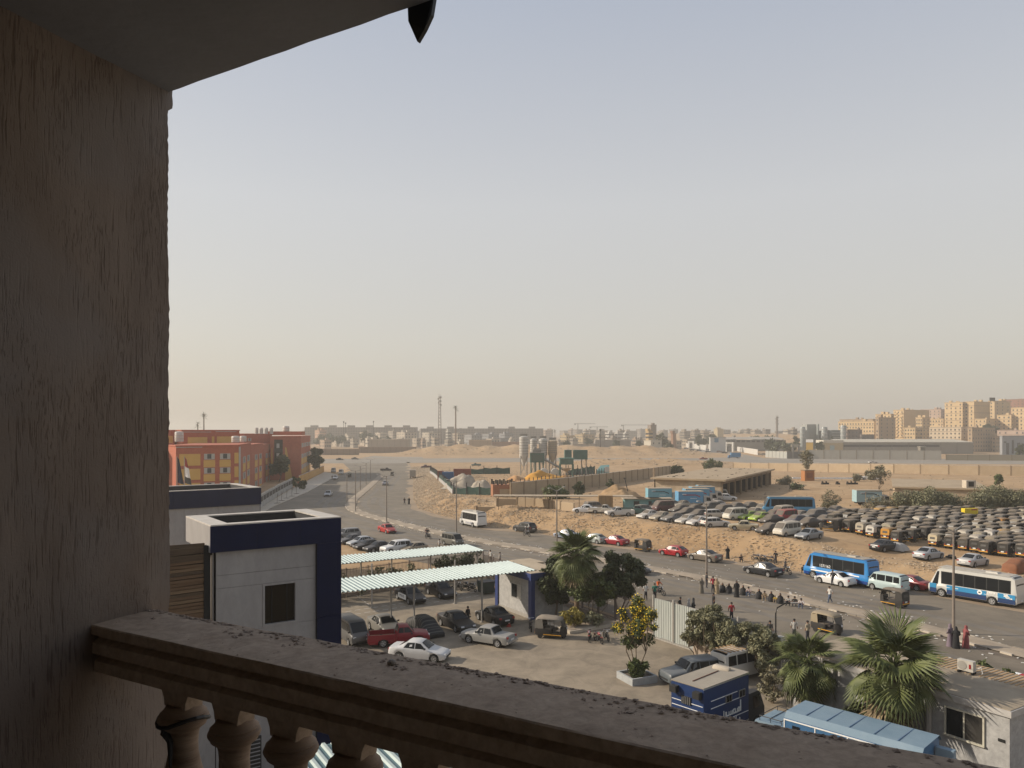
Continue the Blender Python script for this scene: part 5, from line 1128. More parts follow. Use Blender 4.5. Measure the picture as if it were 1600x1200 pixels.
# --- in the court
GC = None
put('minibus', 549, 1001, 'e2', (.085, .085, .085), 'grey minivan under the canopy, closest to the navy building', s=.93)
put('sedan', 601, 987, 'e2', (.17, .165, .15), 'brownish-grey sedan parked under the canopy beside the grey minivan')
put('sedan', 713, 981, 'e2', BLACK, 'black sedan parked nose out beside the covered car')
put('sedan', 772, 972, 'me2', (.008, .008, .009), 'black sedan seen from behind, next to the guard house wall')
put('pickup', 622, 1006, R(16), (.23, .008, .018), 'red pickup truck with an empty bed')
put('sedan', 656, 1029, R(-14), (.58, .58, .58), 'silver-white sedan in front of the red pickup')
put('old', 763, 1005, R(150), (.27, .265, .25), 'dull silver sedan standing alone in the open court', s=1.05)
o = put('sedan', 641, 939, 'e2', BLACK, 'black police sedan with white doors beneath the far part of the canopy')
for sd in (-1, 1):
    q = MB(); q.box((-.05, sd * .885, .60), (1.9, .015, .50)); q.build('door_panel', WHITE, o)
    me = text_mesh('POLICE', .34, NAVY, .004); k = obj('lettering', me, o, (-.05, sd * .896, .62)); k.rotation_euler = (R(90), 0, 0 if sd < 0 else math.pi)
put('sedan', 689, 931, 'e2', (.010, .010, .012), 'black sedan in shadow beneath the canopy, right of the police car')
# striped car cover
cv = thing('covered_car', 'car under a black cover with thin pale stripes', 'covered car', G(664, 988), A2); m = MB(); rows = [(2.3, .35, .62), (2.2, .55, .80), (1.3, .86, .90), (.6, 1.38, .80), (-.8, 1.42, .80), (-1.5, 1.05, .9), (-2.2, .92, .85), (-2.32, .5, .7)]
xs = [2.3 - 4.62 * i / 56 for i in range(57)]; n_ = 13; rw = [(-x, z, w) for x, z, w in rows]
for i, x in enumerate(xs):
    zt, w = lerp_rows(rw, -x)
    for k in range(n_):
        a = math.pi * k / (n_ - 1); c = math.cos(a); s = math.sin(a); m.V.append((x, math.copysign(abs(c) ** .55, c) * w, .06 + (zt - .06) * s ** .5 + .012 * math.sin(x * 8 + k)))
for i in range(56):
    for k in range(n_ - 1): m.F.append((i * n_ + k, i * n_ + k + 1, (i + 1) * n_ + k + 1, (i + 1) * n_ + k)); m.M.append(1 if i % 4 == 1 else 0)
m.F += [tuple(range(n_)), tuple(range(56 * n_, 57 * n_))]; m.M += [0, 0]
m.build('cover', [mat('cover_black', (.014, .014, .015), .7), mat('cover_stripe', (.085, .08, .072), .7)], cv, smooth=60)
put('tuk', 862, 996, R(-18), (.20, .185, .16), 'tuk-tuk with a grey canvas roof parked beside the planting bed')
put('moto', 829, 985, R(95), BLACK, 'black scooter parked against the blue corner of the guard house')
for i, (u, v, a, c, l) in enumerate(((921, 1001, -100, (.28, .02, .03), 'red motorbike parked at the edge of the planting bed'), (935, 1004, -70, (.22, .02, .03), 'dark red motorbike leaning in the middle of the parked three'), (947, 1000, -80, (.03, .03, .03), 'black motorbike nearest the yellow-flowered tree')), 1):
    put('moto', u, v, R(a), c, l, 'motorbikes parked by the planting bed', s=.95)
for u, v, l in ((716, 922, 'dark motorbike in the shade by the bar fence, nearest the dark vine'), (727, 922, 'dark motorbike in the shade, middle of the row by the bar fence'), (738, 924, 'dark motorbike in the shade by the bar fence, beside the waste bin')): put('moto', u, v, 'e2', (.02, .02, .02), l, 'motorbikes in the shade of the canopy')
bn = thing('waste_bin', 'dark wheeled waste bin in the shade beyond the canopy', 'bin', G(761, 927), A2); q = MB(); q.box((0, 0, .7), (1.3, 1.5, 1.1), taper=1.12); q.build('bin_body', mat('bin_green', (.02, .035, .03), .6), bn); q = MB(); q.box((0, 0, 1.28), (1.4, 1.6, .1)); q.build('lid', BLACKP, bn)
cn = thing('traffic_cone', 'red traffic cone beside the black sedan by the guard house', 'traffic cone', G(795, 979)); q = MB(); q.box((0, 0, .03), (.42, .42, .06)); q.lathe([(.16, .06), (.10, .40), (.035, .80)], 10); q.build('cone', mat('cone_red', (.42, .05, .03), .6), cn, smooth=50); q = MB(); q.lathe([(.128, .30), (.108, .42)], 10); q.build('band', WHITE, cn)
put('suv', 1080, 1065, A1 + math.pi - .2, (.10, .115, .125), 'grey-blue jeep parked beyond the dark blue box truck', s=.95)
o = put('minibus', 1158, 1056, A1 + .0, (.55, .54, .50), 'white minibus with a ribbed cream roof beside the dark blue box truck')
for k in range(9):
    q = MB(); q.box((-2.1 + k * .36, 0, 2.075), (.12, 1.4, .03)); q.build('roof_rib', SAND, o)

# dark blue box truck with white lettering
TB = mat('truck_blue', (0.006, 0.030, 0.115), 0.45, dust=.25, var=.1); ang = R(41); ctr = Vector((11.05, 42.75, 0)); dirv = Vector((math.cos(ang), math.sin(ang), 0))
bt = make_truck('dark blue box truck with white lettering on its side and a flat dusty roof', (1, 1, 1), (.015, .02, .03), L=6.1, Wd=2.1, Hh=3.4, boxmat=TB); bt.location = ctr + dirv * .9; bt.rotation_euler = (0, 0, ang)
bxl = 4.3; x0 = -3.05; yv = -1.05
q = MB(); q.box((x0 + bxl / 2, 0, 3.425), (bxl + .06, 2.14, .05)); q.build('roof_panel', mat('truck_roof', (.30, .265, .215), .9, scale=.8), bt)
q = MB(); q.lathe([(.18, -.5), (.23, -.42), (.23, .42), (.18, .5)], 8, axis='y', c=(0, 0, 0)); q = q.build('roof_unit', KERB, bt, (.55, .25, 3.42), R(10), smooth=50)
q = MB(); q.box((-1.2, .1, 3.47), (2.6, .05, .04), rz=.05); q.build('roof_bar', mat('rust', (.12, .05, .03), .9), bt)
for z, a, b in ((2.62, -2.4, .1), (2.22, -2.4, .6), (1.30, -3.0, 1.2)): q = MB(); q.box(((a + b) / 2, yv - .012, z), (b - a, .02, .035)); q.build('side_line', WHITE, bt)
for x in (-.75, .55): f = MB(); f.box((x, yv - .02, 2.42), (.60, .04, .42)); f = f.build('window', CHROME, bt); g = MB(); g.box((x - .13, yv - .045, 2.42), (.22, .02, .34)); g.box((x + .14, yv - .045, 2.42), (.22, .02, .34)); g.build('pane', GLASS, f)
# stroked lettering in two lines, as on the truck
lt = MB(); rr = random.Random(4); X0 = -1.25
for row, (zz, hh) in enumerate(((1.62, .42), (1.06, .44))):
    x = X0
    while x < X0 + 1.55:
        w_ = rr.choice((.10, .14, .18, .22)); c = rr.choice('ahlnod')
        if c in 'hl': lt.box((x + .03, yv - .018, zz), (.055, .03, hh))
        if c in 'ahn': lt.box((x + w_ / 2, yv - .018, zz - hh * .30), (w_, .03, .07))
        if c in 'od': lt.box((x + w_ / 2, yv - .018, zz + hh * .2), (w_, .03, .06)); lt.box((x + w_ / 2, yv - .018, zz - hh * .30), (w_, .03, .07)); lt.box((x + .03, yv - .018, zz - .02), (.055, .03, hh * .55)); lt.box((x + w_, yv - .018, zz - .02), (.055, .03, hh * .55))
        if c in 'an': lt.box((x + w_ - .02, yv - .018, zz - hh * .08), (.055, .03, hh * .5))
        x += w_ + .045
lt.box((X0 + 1.66, yv - .018, 1.78), (.08, .03, .62)); lt.build('lettering', WHITE, bt)
for y in (-.75, .75): q = MB(); q.box((x0 - .16, y, 3.05), (.30, .42, .36)); q.build('rear_unit', BLACKP, bt)
for z, w_ in ((2.45, 2.0), (2.15, 2.0)): q = MB(); q.box((x0 - .012, 0, z), (.02, w_, .03)); q.build('rear_line', WHITE, bt)
f = MB(); f.box((x0 - .02, .05, 2.55), (.05, .62, .42)); f = f.build('rear_grille', BLACKP, bt)
for k in range(5): q = MB(); q.box((x0 - .05, -.2 + k * .12, 2.55), (.03, .03, .40)); q.build('grille_bar', CHROME, f)
# long pale blue truck
LB = mat('pale_blue_body', (.045, .135, .27), .5, dust=.3, var=.12, scale=1.2); LBR = mat('pale_blue_roof', (.15, .225, .29), .6, scale=.6, col2=(.21, .285, .345))
NL = Vector((13.6, 38.4, 0)); NR_ = Vector((17.9, 33.9, 0)); dv = (NR_ - NL).normalized(); lt_ = thing('police_truck', 'long pale blue truck body with a white trim line and small square windows', 'truck', NL, math.atan2(dv.y, dv.x))
LL = 6.3; q = MB()
q.add([(0, 0, .5), (LL, 0, .5), (LL, 0, 2.72), (0, 0, 2.72), (0, .28, 3.0), (LL, .28, 3.0), (0, 2.6, .5), (LL, 2.6, .5), (LL, 2.6, 2.72), (0, 2.6, 2.72), (0, 2.32, 3.0), (LL, 2.32, 3.0)], [(0, 1, 2, 3), (7, 6, 9, 8), (0, 3, 4, 10, 9, 6), (1, 7, 8, 11, 5, 2), (0, 6, 7, 1)]); q.build('body', LB, lt_)
q = MB(); q.add([(0, 0, 2.724), (LL + .1, 0, 2.724), (LL + .1, .28, 3.006), (0, .28, 3.006), (0, 2.32, 3.03), (LL + .1, 2.32, 3.03), (0, 2.62, 2.724), (LL + .1, 2.62, 2.724)], [(0, 1, 2, 3), (3, 2, 5, 4), (4, 5, 7, 6)]); q.build('roof', LBR, lt_)
q = MB(); q.box((LL / 2, -.02, 2.66), (LL, .03, .06)); q.build('trim_line', WHITE, lt_)
for k in range(1, 6): q = MB(); q.box((LL * k / 6 + rnd.uniform(-.1, .1), 1.3, 3.03), (.035, 2.0, .02)); q.build('roof_seam', LB, lt_)
for k in range(5): q = MB(); q.box((.02 + k * LL / 4.02, -.012, 1.6), (.05, .02, 2.1)); q.build('side_post', WHITE, lt_)
for x in (.62, 2.35, 4.4): q = MB(); q.box((x, -.015, 2.25), (.36, .04, .40)); q.build('side_window', GLASS, lt_)
q = MB(); q.box((LL + .45, 2.0, 2.4), (.75, .35, .45)); q.build('rear_unit', LBR, lt_); q = MB(); q.box((LL + .3, .5, 1.9), (.5, .5, .3)); q.build('rear_step', LBR, lt_); q = MB(); q.box((LL + .02, 1.2, 2.1), (.04, .3, .45)); q.build('rear_window', GLASS, lt_)
q = MB(); q.box((LL / 2 - .6, 1.3, .45), (LL, 1.2, .3)); q.build('chassis', UNDER, lt_)
c = MB(); c.add([(-.15, .15, .5), (-.15, 2.45, .5), (-.15, 2.4, 2.15), (-.15, .2, 2.15), (-1.7, .25, 2.1), (-1.7, 2.35, 2.1), (-1.95, .15, 1.2), (-1.95, 2.45, 1.2), (-2.0, .15, .5), (-2.0, 2.45, .5)], [(0, 3, 4, 6, 8), (1, 9, 7, 5, 2), (3, 2, 5, 4), (4, 5, 7, 6), (6, 7, 9, 8)]); c.build('cab', LBR, lt_)
g = MB(); g.quad((-1.72, .4, 2.02), (-1.72, 2.2, 2.02), (-1.945, 2.25, 1.3), (-1.945, .35, 1.3)); g.build('windscreen', GLASS, lt_)
q = MB()
for y in (.35, 2.25): q.tube([(-1.5, y, 2.35), (-.3, y, 2.35)], .025, 5)
for x in (-1.5, -.9, -.3): q.tube([(x, .35, 2.12), (x, .35, 2.35), (x, 2.25, 2.35), (x, 2.25, 2.12)], .02, 5)
q.build('roof_rack', BLACKP, lt_)
add_wheels(lt_, [-1.1, 1.2, 4.9], 1.15, .42)
for k in kids(lt_):
    if k.name.startswith('wheel'): k.location.y += 1.3
ms = put('moto', 1545, 1192, 'me2', (.02, .02, .02), 'black motorbike against the white wall below the window, its mirrors just in view', p=Vector((22.0, 35.2, 0)), s=1.25)

# --- angle-parked row beyond the canopies
for u, v, k, c, l in ((541, 842, 'suv', (.20, .20, .20), 'pale grey car at the far end of the angled row, half behind the navy building'), (551, 849, 'sedan', (.07, .07, .075), 'dark grey car in the angled row, between the pale grey and the silver ones'), (563, 853, 'hatch', (.36, .38, .40), 'silver hatchback in the angled row of parked cars'),
                      (576, 858, 'sedan', BLACK, 'black sedan right of the silver hatchback in the angled row'), (592, 861, 'sedan', (.02, .021, .024), 'black sedan left of the white car in the angled row'), (619, 863, 'suv', (.60, .60, .59), 'white car in the angled row with a dark sunroof'), (646, 863, 'hatch', (.28, .23, .16), 'tan car half hidden by the roof of the farther canopy')):
    put(k, u, v, 'me1', c, l, 'cars parked at an angle beyond the canopies', jit=.15)
# --- on the street
put('sedan', 605, 832, 'in', (.36, .014, .014), 'bright red sedan coming round the bend on the near carriageway')
put('van', 707, 852, 'in', (.12, .115, .10), 'grey minivan driving on the near carriageway beyond the canopy')
put('sedan', 513, 775, 'in', (.38, .39, .41), 'silver car coming towards us alone on the far-left carriageway'); put('sedan', 602, 758, 'out', (.30, .31, .34), 'silver car driving away between two lamp posts')
put('hatch', 524, 749, 'in', WHT, 'white car beside a standing man on the kerb of the bend'); put('dvan', 533, 741, 'in', WHT, 'white van at the far bend near the orange school wall'); put('dvan', 521, 738, 'in', (.4, .4, .4), 'pale minibus behind the white van at the far bend'); put('ltuk', 546, 746, 'in', (.05, .09, .05), 'green tuk-tuk far up the left carriageway'); put('ltuk', 613, 744, 'out', (.03, .03, .03), 'black tuk-tuk far up the right carriageway')
put('dpickup', 603, 736, R(10), (.02, .02, .02), 'dark pickup with people in its bed at the junction'); put('dpickup', 666, 731, R(200), (.10, .03, .04), 'dark red pickup at the junction near the net fence'); put('dpickup', 744, 728, R(185), (.05, .13, .12), 'loaded green pickup on the cross road')
put('sedan', 531, 719, R(0), BLACK, 'black car on the cross road, left of the junction'); put('sedan', 555, 718, R(0), DGREY, 'dark car on the cross road, second from the left'); put('sedan', 652, 706, R(70), (.4, .4, .4), 'pale car far away on the side road by the walled compound')
bt2 = make_truck('grey tarpaulined truck driving away at the far bend', (.30, .27, .22), (.3, .3, .3), L=7, Hh=3.1); p = P(645, 747); bt2.location = p; bt2.rotation_euler = (0, 0, street_dir(p) + math.pi)
put('suv', 820, 831, 'out', (.022, .024, .026), 'black off-road car beside the bank, left of the tall palm'); put('sedan', 885, 841, 'out', (.30, .34, .42), 'pale blue car hidden behind the crown of the tall palm'); put('hatch', 928, 848, 'out', (.36, .40, .38), 'pale green-white car peeping out right of the tall palm')
put('sedan', 961, 851, 'out', (.24, .010, .022), 'dark red sedan parked under the bank'); put('tuk', 1003, 861, 'out', (.03, .03, .032), 'black tuk-tuk parked between the two red cars under the bank'); put('hatch', 1052, 868, 'out', (.33, .010, .018), 'red hatchback parked under the bank')
put('sedan', 1101, 876, 'out', (.15, .125, .10), 'bronze sedan parked by the tall lamp post', s=1.05); put('sedan', 1192, 898, 'out', (.016, .018, .022), 'black sedan driving along the far carriageway', s=1.06); put('sedan', 1305, 913, 'out', (.66, .66, .65), 'white sedan with a man at its door, beside the blue bus', s=1.0)
put('van', 1387, 923, 'out', (.42, .52, .52), 'pale blue minivan parked behind the white sedan', s=1.06); put('sedan', 1421, 919, 'out', (.20, .012, .020), 'dark red sedan behind the pale blue minivan'); put('tuk', 1396, 947, 'out', (.035, .033, .03), 'black tuk-tuk driving past the pale blue minivan')
put('sedan', 990, 895, 'in', (.05, .055, .06), 'dark car on the near carriageway behind the dark tree'); put('tuk', 1294, 989, 'in', (.33, .27, .18), 'pale-roofed tuk-tuk half hidden behind the fan palms')
for u, v, a, l in ((1182, 877, -60, 'motorbike at the foot of the bank, left of the parked three'), (1193, 878, -80, 'motorbike at the foot of the bank, middle of the parked three'), (1204, 880, -50, 'motorbike at the foot of the bank, right of the parked three')): put('moto', u, v, R(a), (.03, .03, .04), l, 'motorbikes at the foot of the bank')
put('moto', 1229, 897, R(-70), (.04, .04, .04), 'lone motorbike on the road edge behind the black sedan')
# buses
wbus = make_bus('minibus', 'small white bus with blue wavy stripes driving away', 6.6, 2.05, 2.75, 5, low=[((.62, .62, .60), .50, 1.05)]); p = P(739, 822); wbus.location = p; wbus.rotation_euler = (0, 0, street_dir(p) + math.pi); tint(wbus, (.62, .61, .58))
for sd in (-1, 1):
    for z in (.62, .78): q = MB(); q.box((-.3, sd * 1.045, z), (2.4, .015, .05)); q.build('wave_stripe', BLUE, wbus)
def fixroof(b, c):
    for k in kids(b):
        if k.name.startswith('roof'): k.color = (*c, 1)
fixroof(wbus, (.5, .48, .42))
b1 = make_bus('bus', 'bright blue bus with white flashes parked under the bank behind the white sedan', 8.6, 2.25, 3.0, 5, low=[((.015, .08, .30), .42, .72)]); p = P(1313, 908); b1.location = p; a = street_dir(p) + math.pi; b1.rotation_euler = (0, 0, a); tint(b1, (.02, .20, .50)); fixroof(b1, (.42, .39, .33))
for k in kids(b1):
    if k.name.startswith('side_stripe'): k.color = (.012, .05, .22, 1)
for sd in (-1, 1):
    q = MB(); q.box((1.9, sd * 1.142, .98), (2.4, .016, .14)); q.box((-1.1, sd * 1.142, .98), (1.7, .016, .14)); q.box((-2.55, sd * 1.142, 1.12), (1.3, .016, .12)); q.add([(-1.9, sd * 1.143, .92), (-1.6, sd * 1.143, .92), (-2.0, sd * 1.143, 1.17), (-2.3, sd * 1.143, 1.17)], [(0, 1, 2, 3)]); q.build('white_flash', WHITE, b1)
    k = obj('lettering', text_mesh('157/162', .46, WHITE, .004), b1, (1.2, sd * 1.13, 1.62)); k.rotation_euler = (R(90), 0, 0 if sd < 0 else math.pi)
b2 = make_bus('bus', 'white and two-tone blue bus with a round white emblem on its side', 8.4, 2.3, 3.0, 6, low=[((.018, .045, .13), .42, .86), ((.035, .25, .48), .86, 1.32)]); p = P(1524, 938); b2.location = p; b2.rotation_euler = (0, 0, street_dir(p) + math.pi + .06); tint(b2, (.56, .55, .51)); fixroof(b2, (.62, .60, .54))
_n = 0
for k in kids(b2):
    if k.name.startswith('side_stripe'): k.color = ((.018, .045, .13, 1) if _n < 2 else (.035, .25, .48, 1)); _n += 1
for sd in (-1, 1):
    q = MB(); q.lathe([(.23, 0), (.23, .012)], 18, axis='y', c=(-.9, sd * 1.166 - (.012 if sd < 0 else 0), 1.10)); q.build('emblem', WHITE, b2); q = MB(); q.box((-.9, sd * 1.186, 1.10), (.18, .012, .12), rz=0); q.build('emblem_mark', BLACKP, b2)
    k = obj('lettering', text_mesh('S.A.L.B', .27, WHITE, .004), b2, (-1.95, sd * 1.17, 1.18)); k.rotation_euler = (R(90), 0, 0 if sd < 0 else math.pi)
    q = MB(); q.box((-1.75, sd * 1.168, 1.0), (.9, .012, .035)); q.box((-2.15, sd * 1.168, .93), (.9, .012, .035)); q.build('lettering', WHITE, b2)
    q = MB(); rr = random.Random(2)
    for _ in range(11): q.box((-3.45 + rr.uniform(-.28, .28), sd * 1.168, 1.08 + rr.uniform(-.18, .18)), (.24, .012, .10))
    q.build('splash_mark', WHITE, b2)
    q = MB(); q.box((2.1, sd * 1.168, 1.08), (.35, .012, .05)); q.box((1.3, sd * 1.168, 1.1), (.35, .012, .06)); q.build('lettering', WHITE, b2)
b3 = make_bus('bus', 'blue bus with a dusty roof parked among the cars of the sand lot', 8.8, 2.25, 3.0, 6); p = P(1231, 803); b3.location = p; b3.rotation_euler = (0, 0, R(172)); tint(b3, (.06, .22, .38)); fixroof(b3, (.42, .36, .27))
# motorbikes on the street with riders (the riders are people of their own)
def rider(u, v, face, bikecol, shirt, label_b, label_p, two=None):
    o = put('moto', u, v, face, bikecol, label_b); a = o.rotation_euler[2]; p = o.location
    person('ride', shirt, TROUS, label_p, (p.x, p.y, p.z), a)
    if two: person('ride', two[0], TROUS, two[1], (p.x - math.cos(a) * .42, p.y - math.sin(a) * .42, p.z + .03), a)
rider(669, 842, 'in', (.03, .03, .03), (.03, .03, .03), 'black motorbike carrying two people near the bend', 'rider in black steering the two-up motorbike near the bend', ((.10, .03, .04), 'passenger in dark red riding pillion near the bend'))
rider(823, 838, 'in', (.05, .05, .05), (.10, .10, .10), 'motorbike beside the black off-road car', 'rider in grey on the motorbike beside the black off-road car')
rider(1030, 930, R(-55), (.03, .03, .035), (.62, .12, .02), 'motorbike ridden by the man in orange', 'person in an orange shirt riding a motorbike on the near carriageway')

# ---------------------------------------------------------------- people
def man(pose, u, v, shirt, legs, label, face=None, group=None, s=1.0):
    p = P(u, v); a = rnd.uniform(0, 6.28) if face is None else R(face); return person(pose, shirt, legs, label, p, a, group, s)
def woman(sit, u, v, col, label, face=None, group=None, s=.97):
    p = P(u, v); a = rnd.uniform(0, 6.28) if face is None else R(face); return robed(sit, col, label, p, a, group, s)
KD = -128      # kerb sitters face the near carriageway
BKR = (.011, .011, .013)
GK = 'people waiting on the median kerb'
woman(False, 1096, 927, (.16, .14, .11), 'person in a long grey-brown robe standing left of the lamp post', -60, GK); man('stand', 1104, 919, (.03, .03, .035), TROUS, 'person in a dark coat leaning by the lamp post', 0, GK)
man('stand', 1114, 926, (.40, .03, .05), TROUS, 'person in a red shirt and black trousers standing right of the lamp post', -90, GK); woman(False, 1120, 928, (.33, .25, .15), 'person in a long beige robe right of the red shirt', -120, GK)
woman(True, 1130, 925, BKR, 'seated person in a black robe, first in the line right of the beige robe', KD, GK); woman(True, 1140, 926, (.02, .019, .02), 'seated person in a black robe, second in the line, left of the standing robed one', KD, GK)
woman(False, 1151, 933, BKR, 'person standing in a black robe in front of the kerb sitters', -90, GK, 1.0); woman(True, 1162, 929, (.015, .014, .014), 'seated person in a dark robe right of the standing black-robed one', KD, GK); man('sit', 1171, 931, (.45, .36, .33), JEANS, 'person in a pale pink top sitting on the kerb', KD, GK)
woman(True, 1187, 935, BKR, 'seated person in a black robe left of the khaki one', KD, GK); man('sit', 1196, 938, (.20, .15, .09), KHAKI, 'person in khaki sitting bent forward on the kerb', KD, GK); woman(True, 1206, 939, (.012, .012, .016), 'seated person in a black robe right of the khaki one', KD, GK)
man('sit', 1212, 941, (.50, .34, .05), KHAKI, 'child in yellow sitting between two black robes', KD, GK, .7); woman(True, 1220, 942, BKR, 'seated person in a black robe right of the child in yellow', KD, GK)
man('sit', 1233, 946, (.42, .40, .37), TROUS, 'person in a white top at the left of the last seated three', KD, GK); man('sit', 1243, 947, (.02, .02, .02), TROUS, 'person in a black top in the middle of the last seated three', KD, GK); man('sit', 1253, 950, (.55, .50, .48), JEANS, 'person in a white shirt at the right end of the kerb sitters', KD, GK)
man('walk', 1297, 943, (.58, .56, .52), JEANS, 'person in a white shirt and jeans walking across the road', -165); man('stand', 1301, 915, (.09, .085, .09), TROUS, 'person in grey standing at the door of the white sedan', 90)
woman(False, 1137, 873, BKR, 'person in a black robe standing at the foot of the bank', -90); man('sit', 1157, 878, (.02, .02, .022), TROUS, 'person in black sitting at the foot of the bank, right of the black robe', -90); man('stand', 1212, 882, (.02, .02, .025), TROUS, 'person in black standing behind the black sedan', -100); man('walk', 1227, 895, (.06, .06, .065), TROUS, 'person in grey walking behind the black sedan', -20); man('sit', 1256, 895, (.02, .02, .02), TROUS, 'person in black crouching before the blue bus', -120)
man('stand', 1009, 938, (.55, .54, .50), TROUS, 'person in a white shirt just behind the sheet gate', 100, s=1.0); man('stand', 1023, 938, (.02, .17, .12), TROUS, 'person in a green top behind the sheet gate, below the motorbike', 70)
man('walk', 1062, 962, (.02, .02, .02), TROUS, 'person with black hair passing behind the tall sheet gate', 0); woman(False, 1076, 963, (.42, .40, .37), 'person in a pale veil behind the sheet gate', 0); woman(False, 1083, 962, (.05, .05, .05), 'person in a dark veil behind the sheet gate, next to the pale veil', 0)
man('stand', 1115, 955, (.02, .02, .02), TROUS, 'person in black on the near carriageway above the hedge', 180); man('stand', 1143, 971, (.38, .02, .03), TROUS, 'person in a red top on the near carriageway behind the hedge', 90)
man('stand', 1203, 1003, (.02, .02, .022), TROUS, 'person in black standing beside the curved street lamp', 40); man('stand', 1241, 1000, (.40, .38, .35), TROUS, 'person in a pale shirt with black hair behind the shorter palm', 60); man('stand', 1262, 1003, (.33, .28, .2), TROUS, 'person in a beige shirt behind the shorter palm, near the tuk-tuk', 120)
woman(False, 1485, 1010, (.17, .13, .16), 'person in a grey-pink robe and green headscarf, left of the three by the lamp post', 120, s=1.05); woman(False, 1494, 1013, BKR, 'person in a black robe in the middle of the three by the lamp post', 60, s=1.0); woman(False, 1509, 1012, (.26, .07, .07), 'person in a red-patterned dress, right of the three by the lamp post', 10, s=1.03)
man('stand', 731, 978, (.01, .01, .011), TROUS, 'person in black standing by the nose of the black sedan', -40); man('stand', 777, 933, (.10, .11, .12), TROUS, 'person in grey camouflage uniform by the fence, left of two', -90); man('stand', 785, 933, (.11, .12, .13), TROUS, 'person in grey camouflage uniform by the fence, right of two', -60)
man('walk', 767, 880, (.52, .50, .46), KHAKI, 'person in a white shirt walking beyond the end of the farther canopy', -150); man('stand', 781, 884, (.30, .28, .25), TROUS, 'person just showing above the bar fence beside the kiosk', 0); man('walk', 686, 861, (.45, .43, .40), KHAKI, 'person in a pale shirt beside the grey minivan', 20)
man('walk', 632, 789, (.02, .02, .02), TROUS, 'person in black walking on the road edge, left of two', -70); woman(False, 639, 788, BKR, 'person in a black robe walking on the road edge, right of two', -70); man('stand', 519, 750, (.02, .02, .02), TROUS, 'person in black standing beside the white car at the far bend', -50)
man('stand', 1394, 797, (.03, .03, .03), TROUS, 'person in black standing beside the painted shed wall', -90)

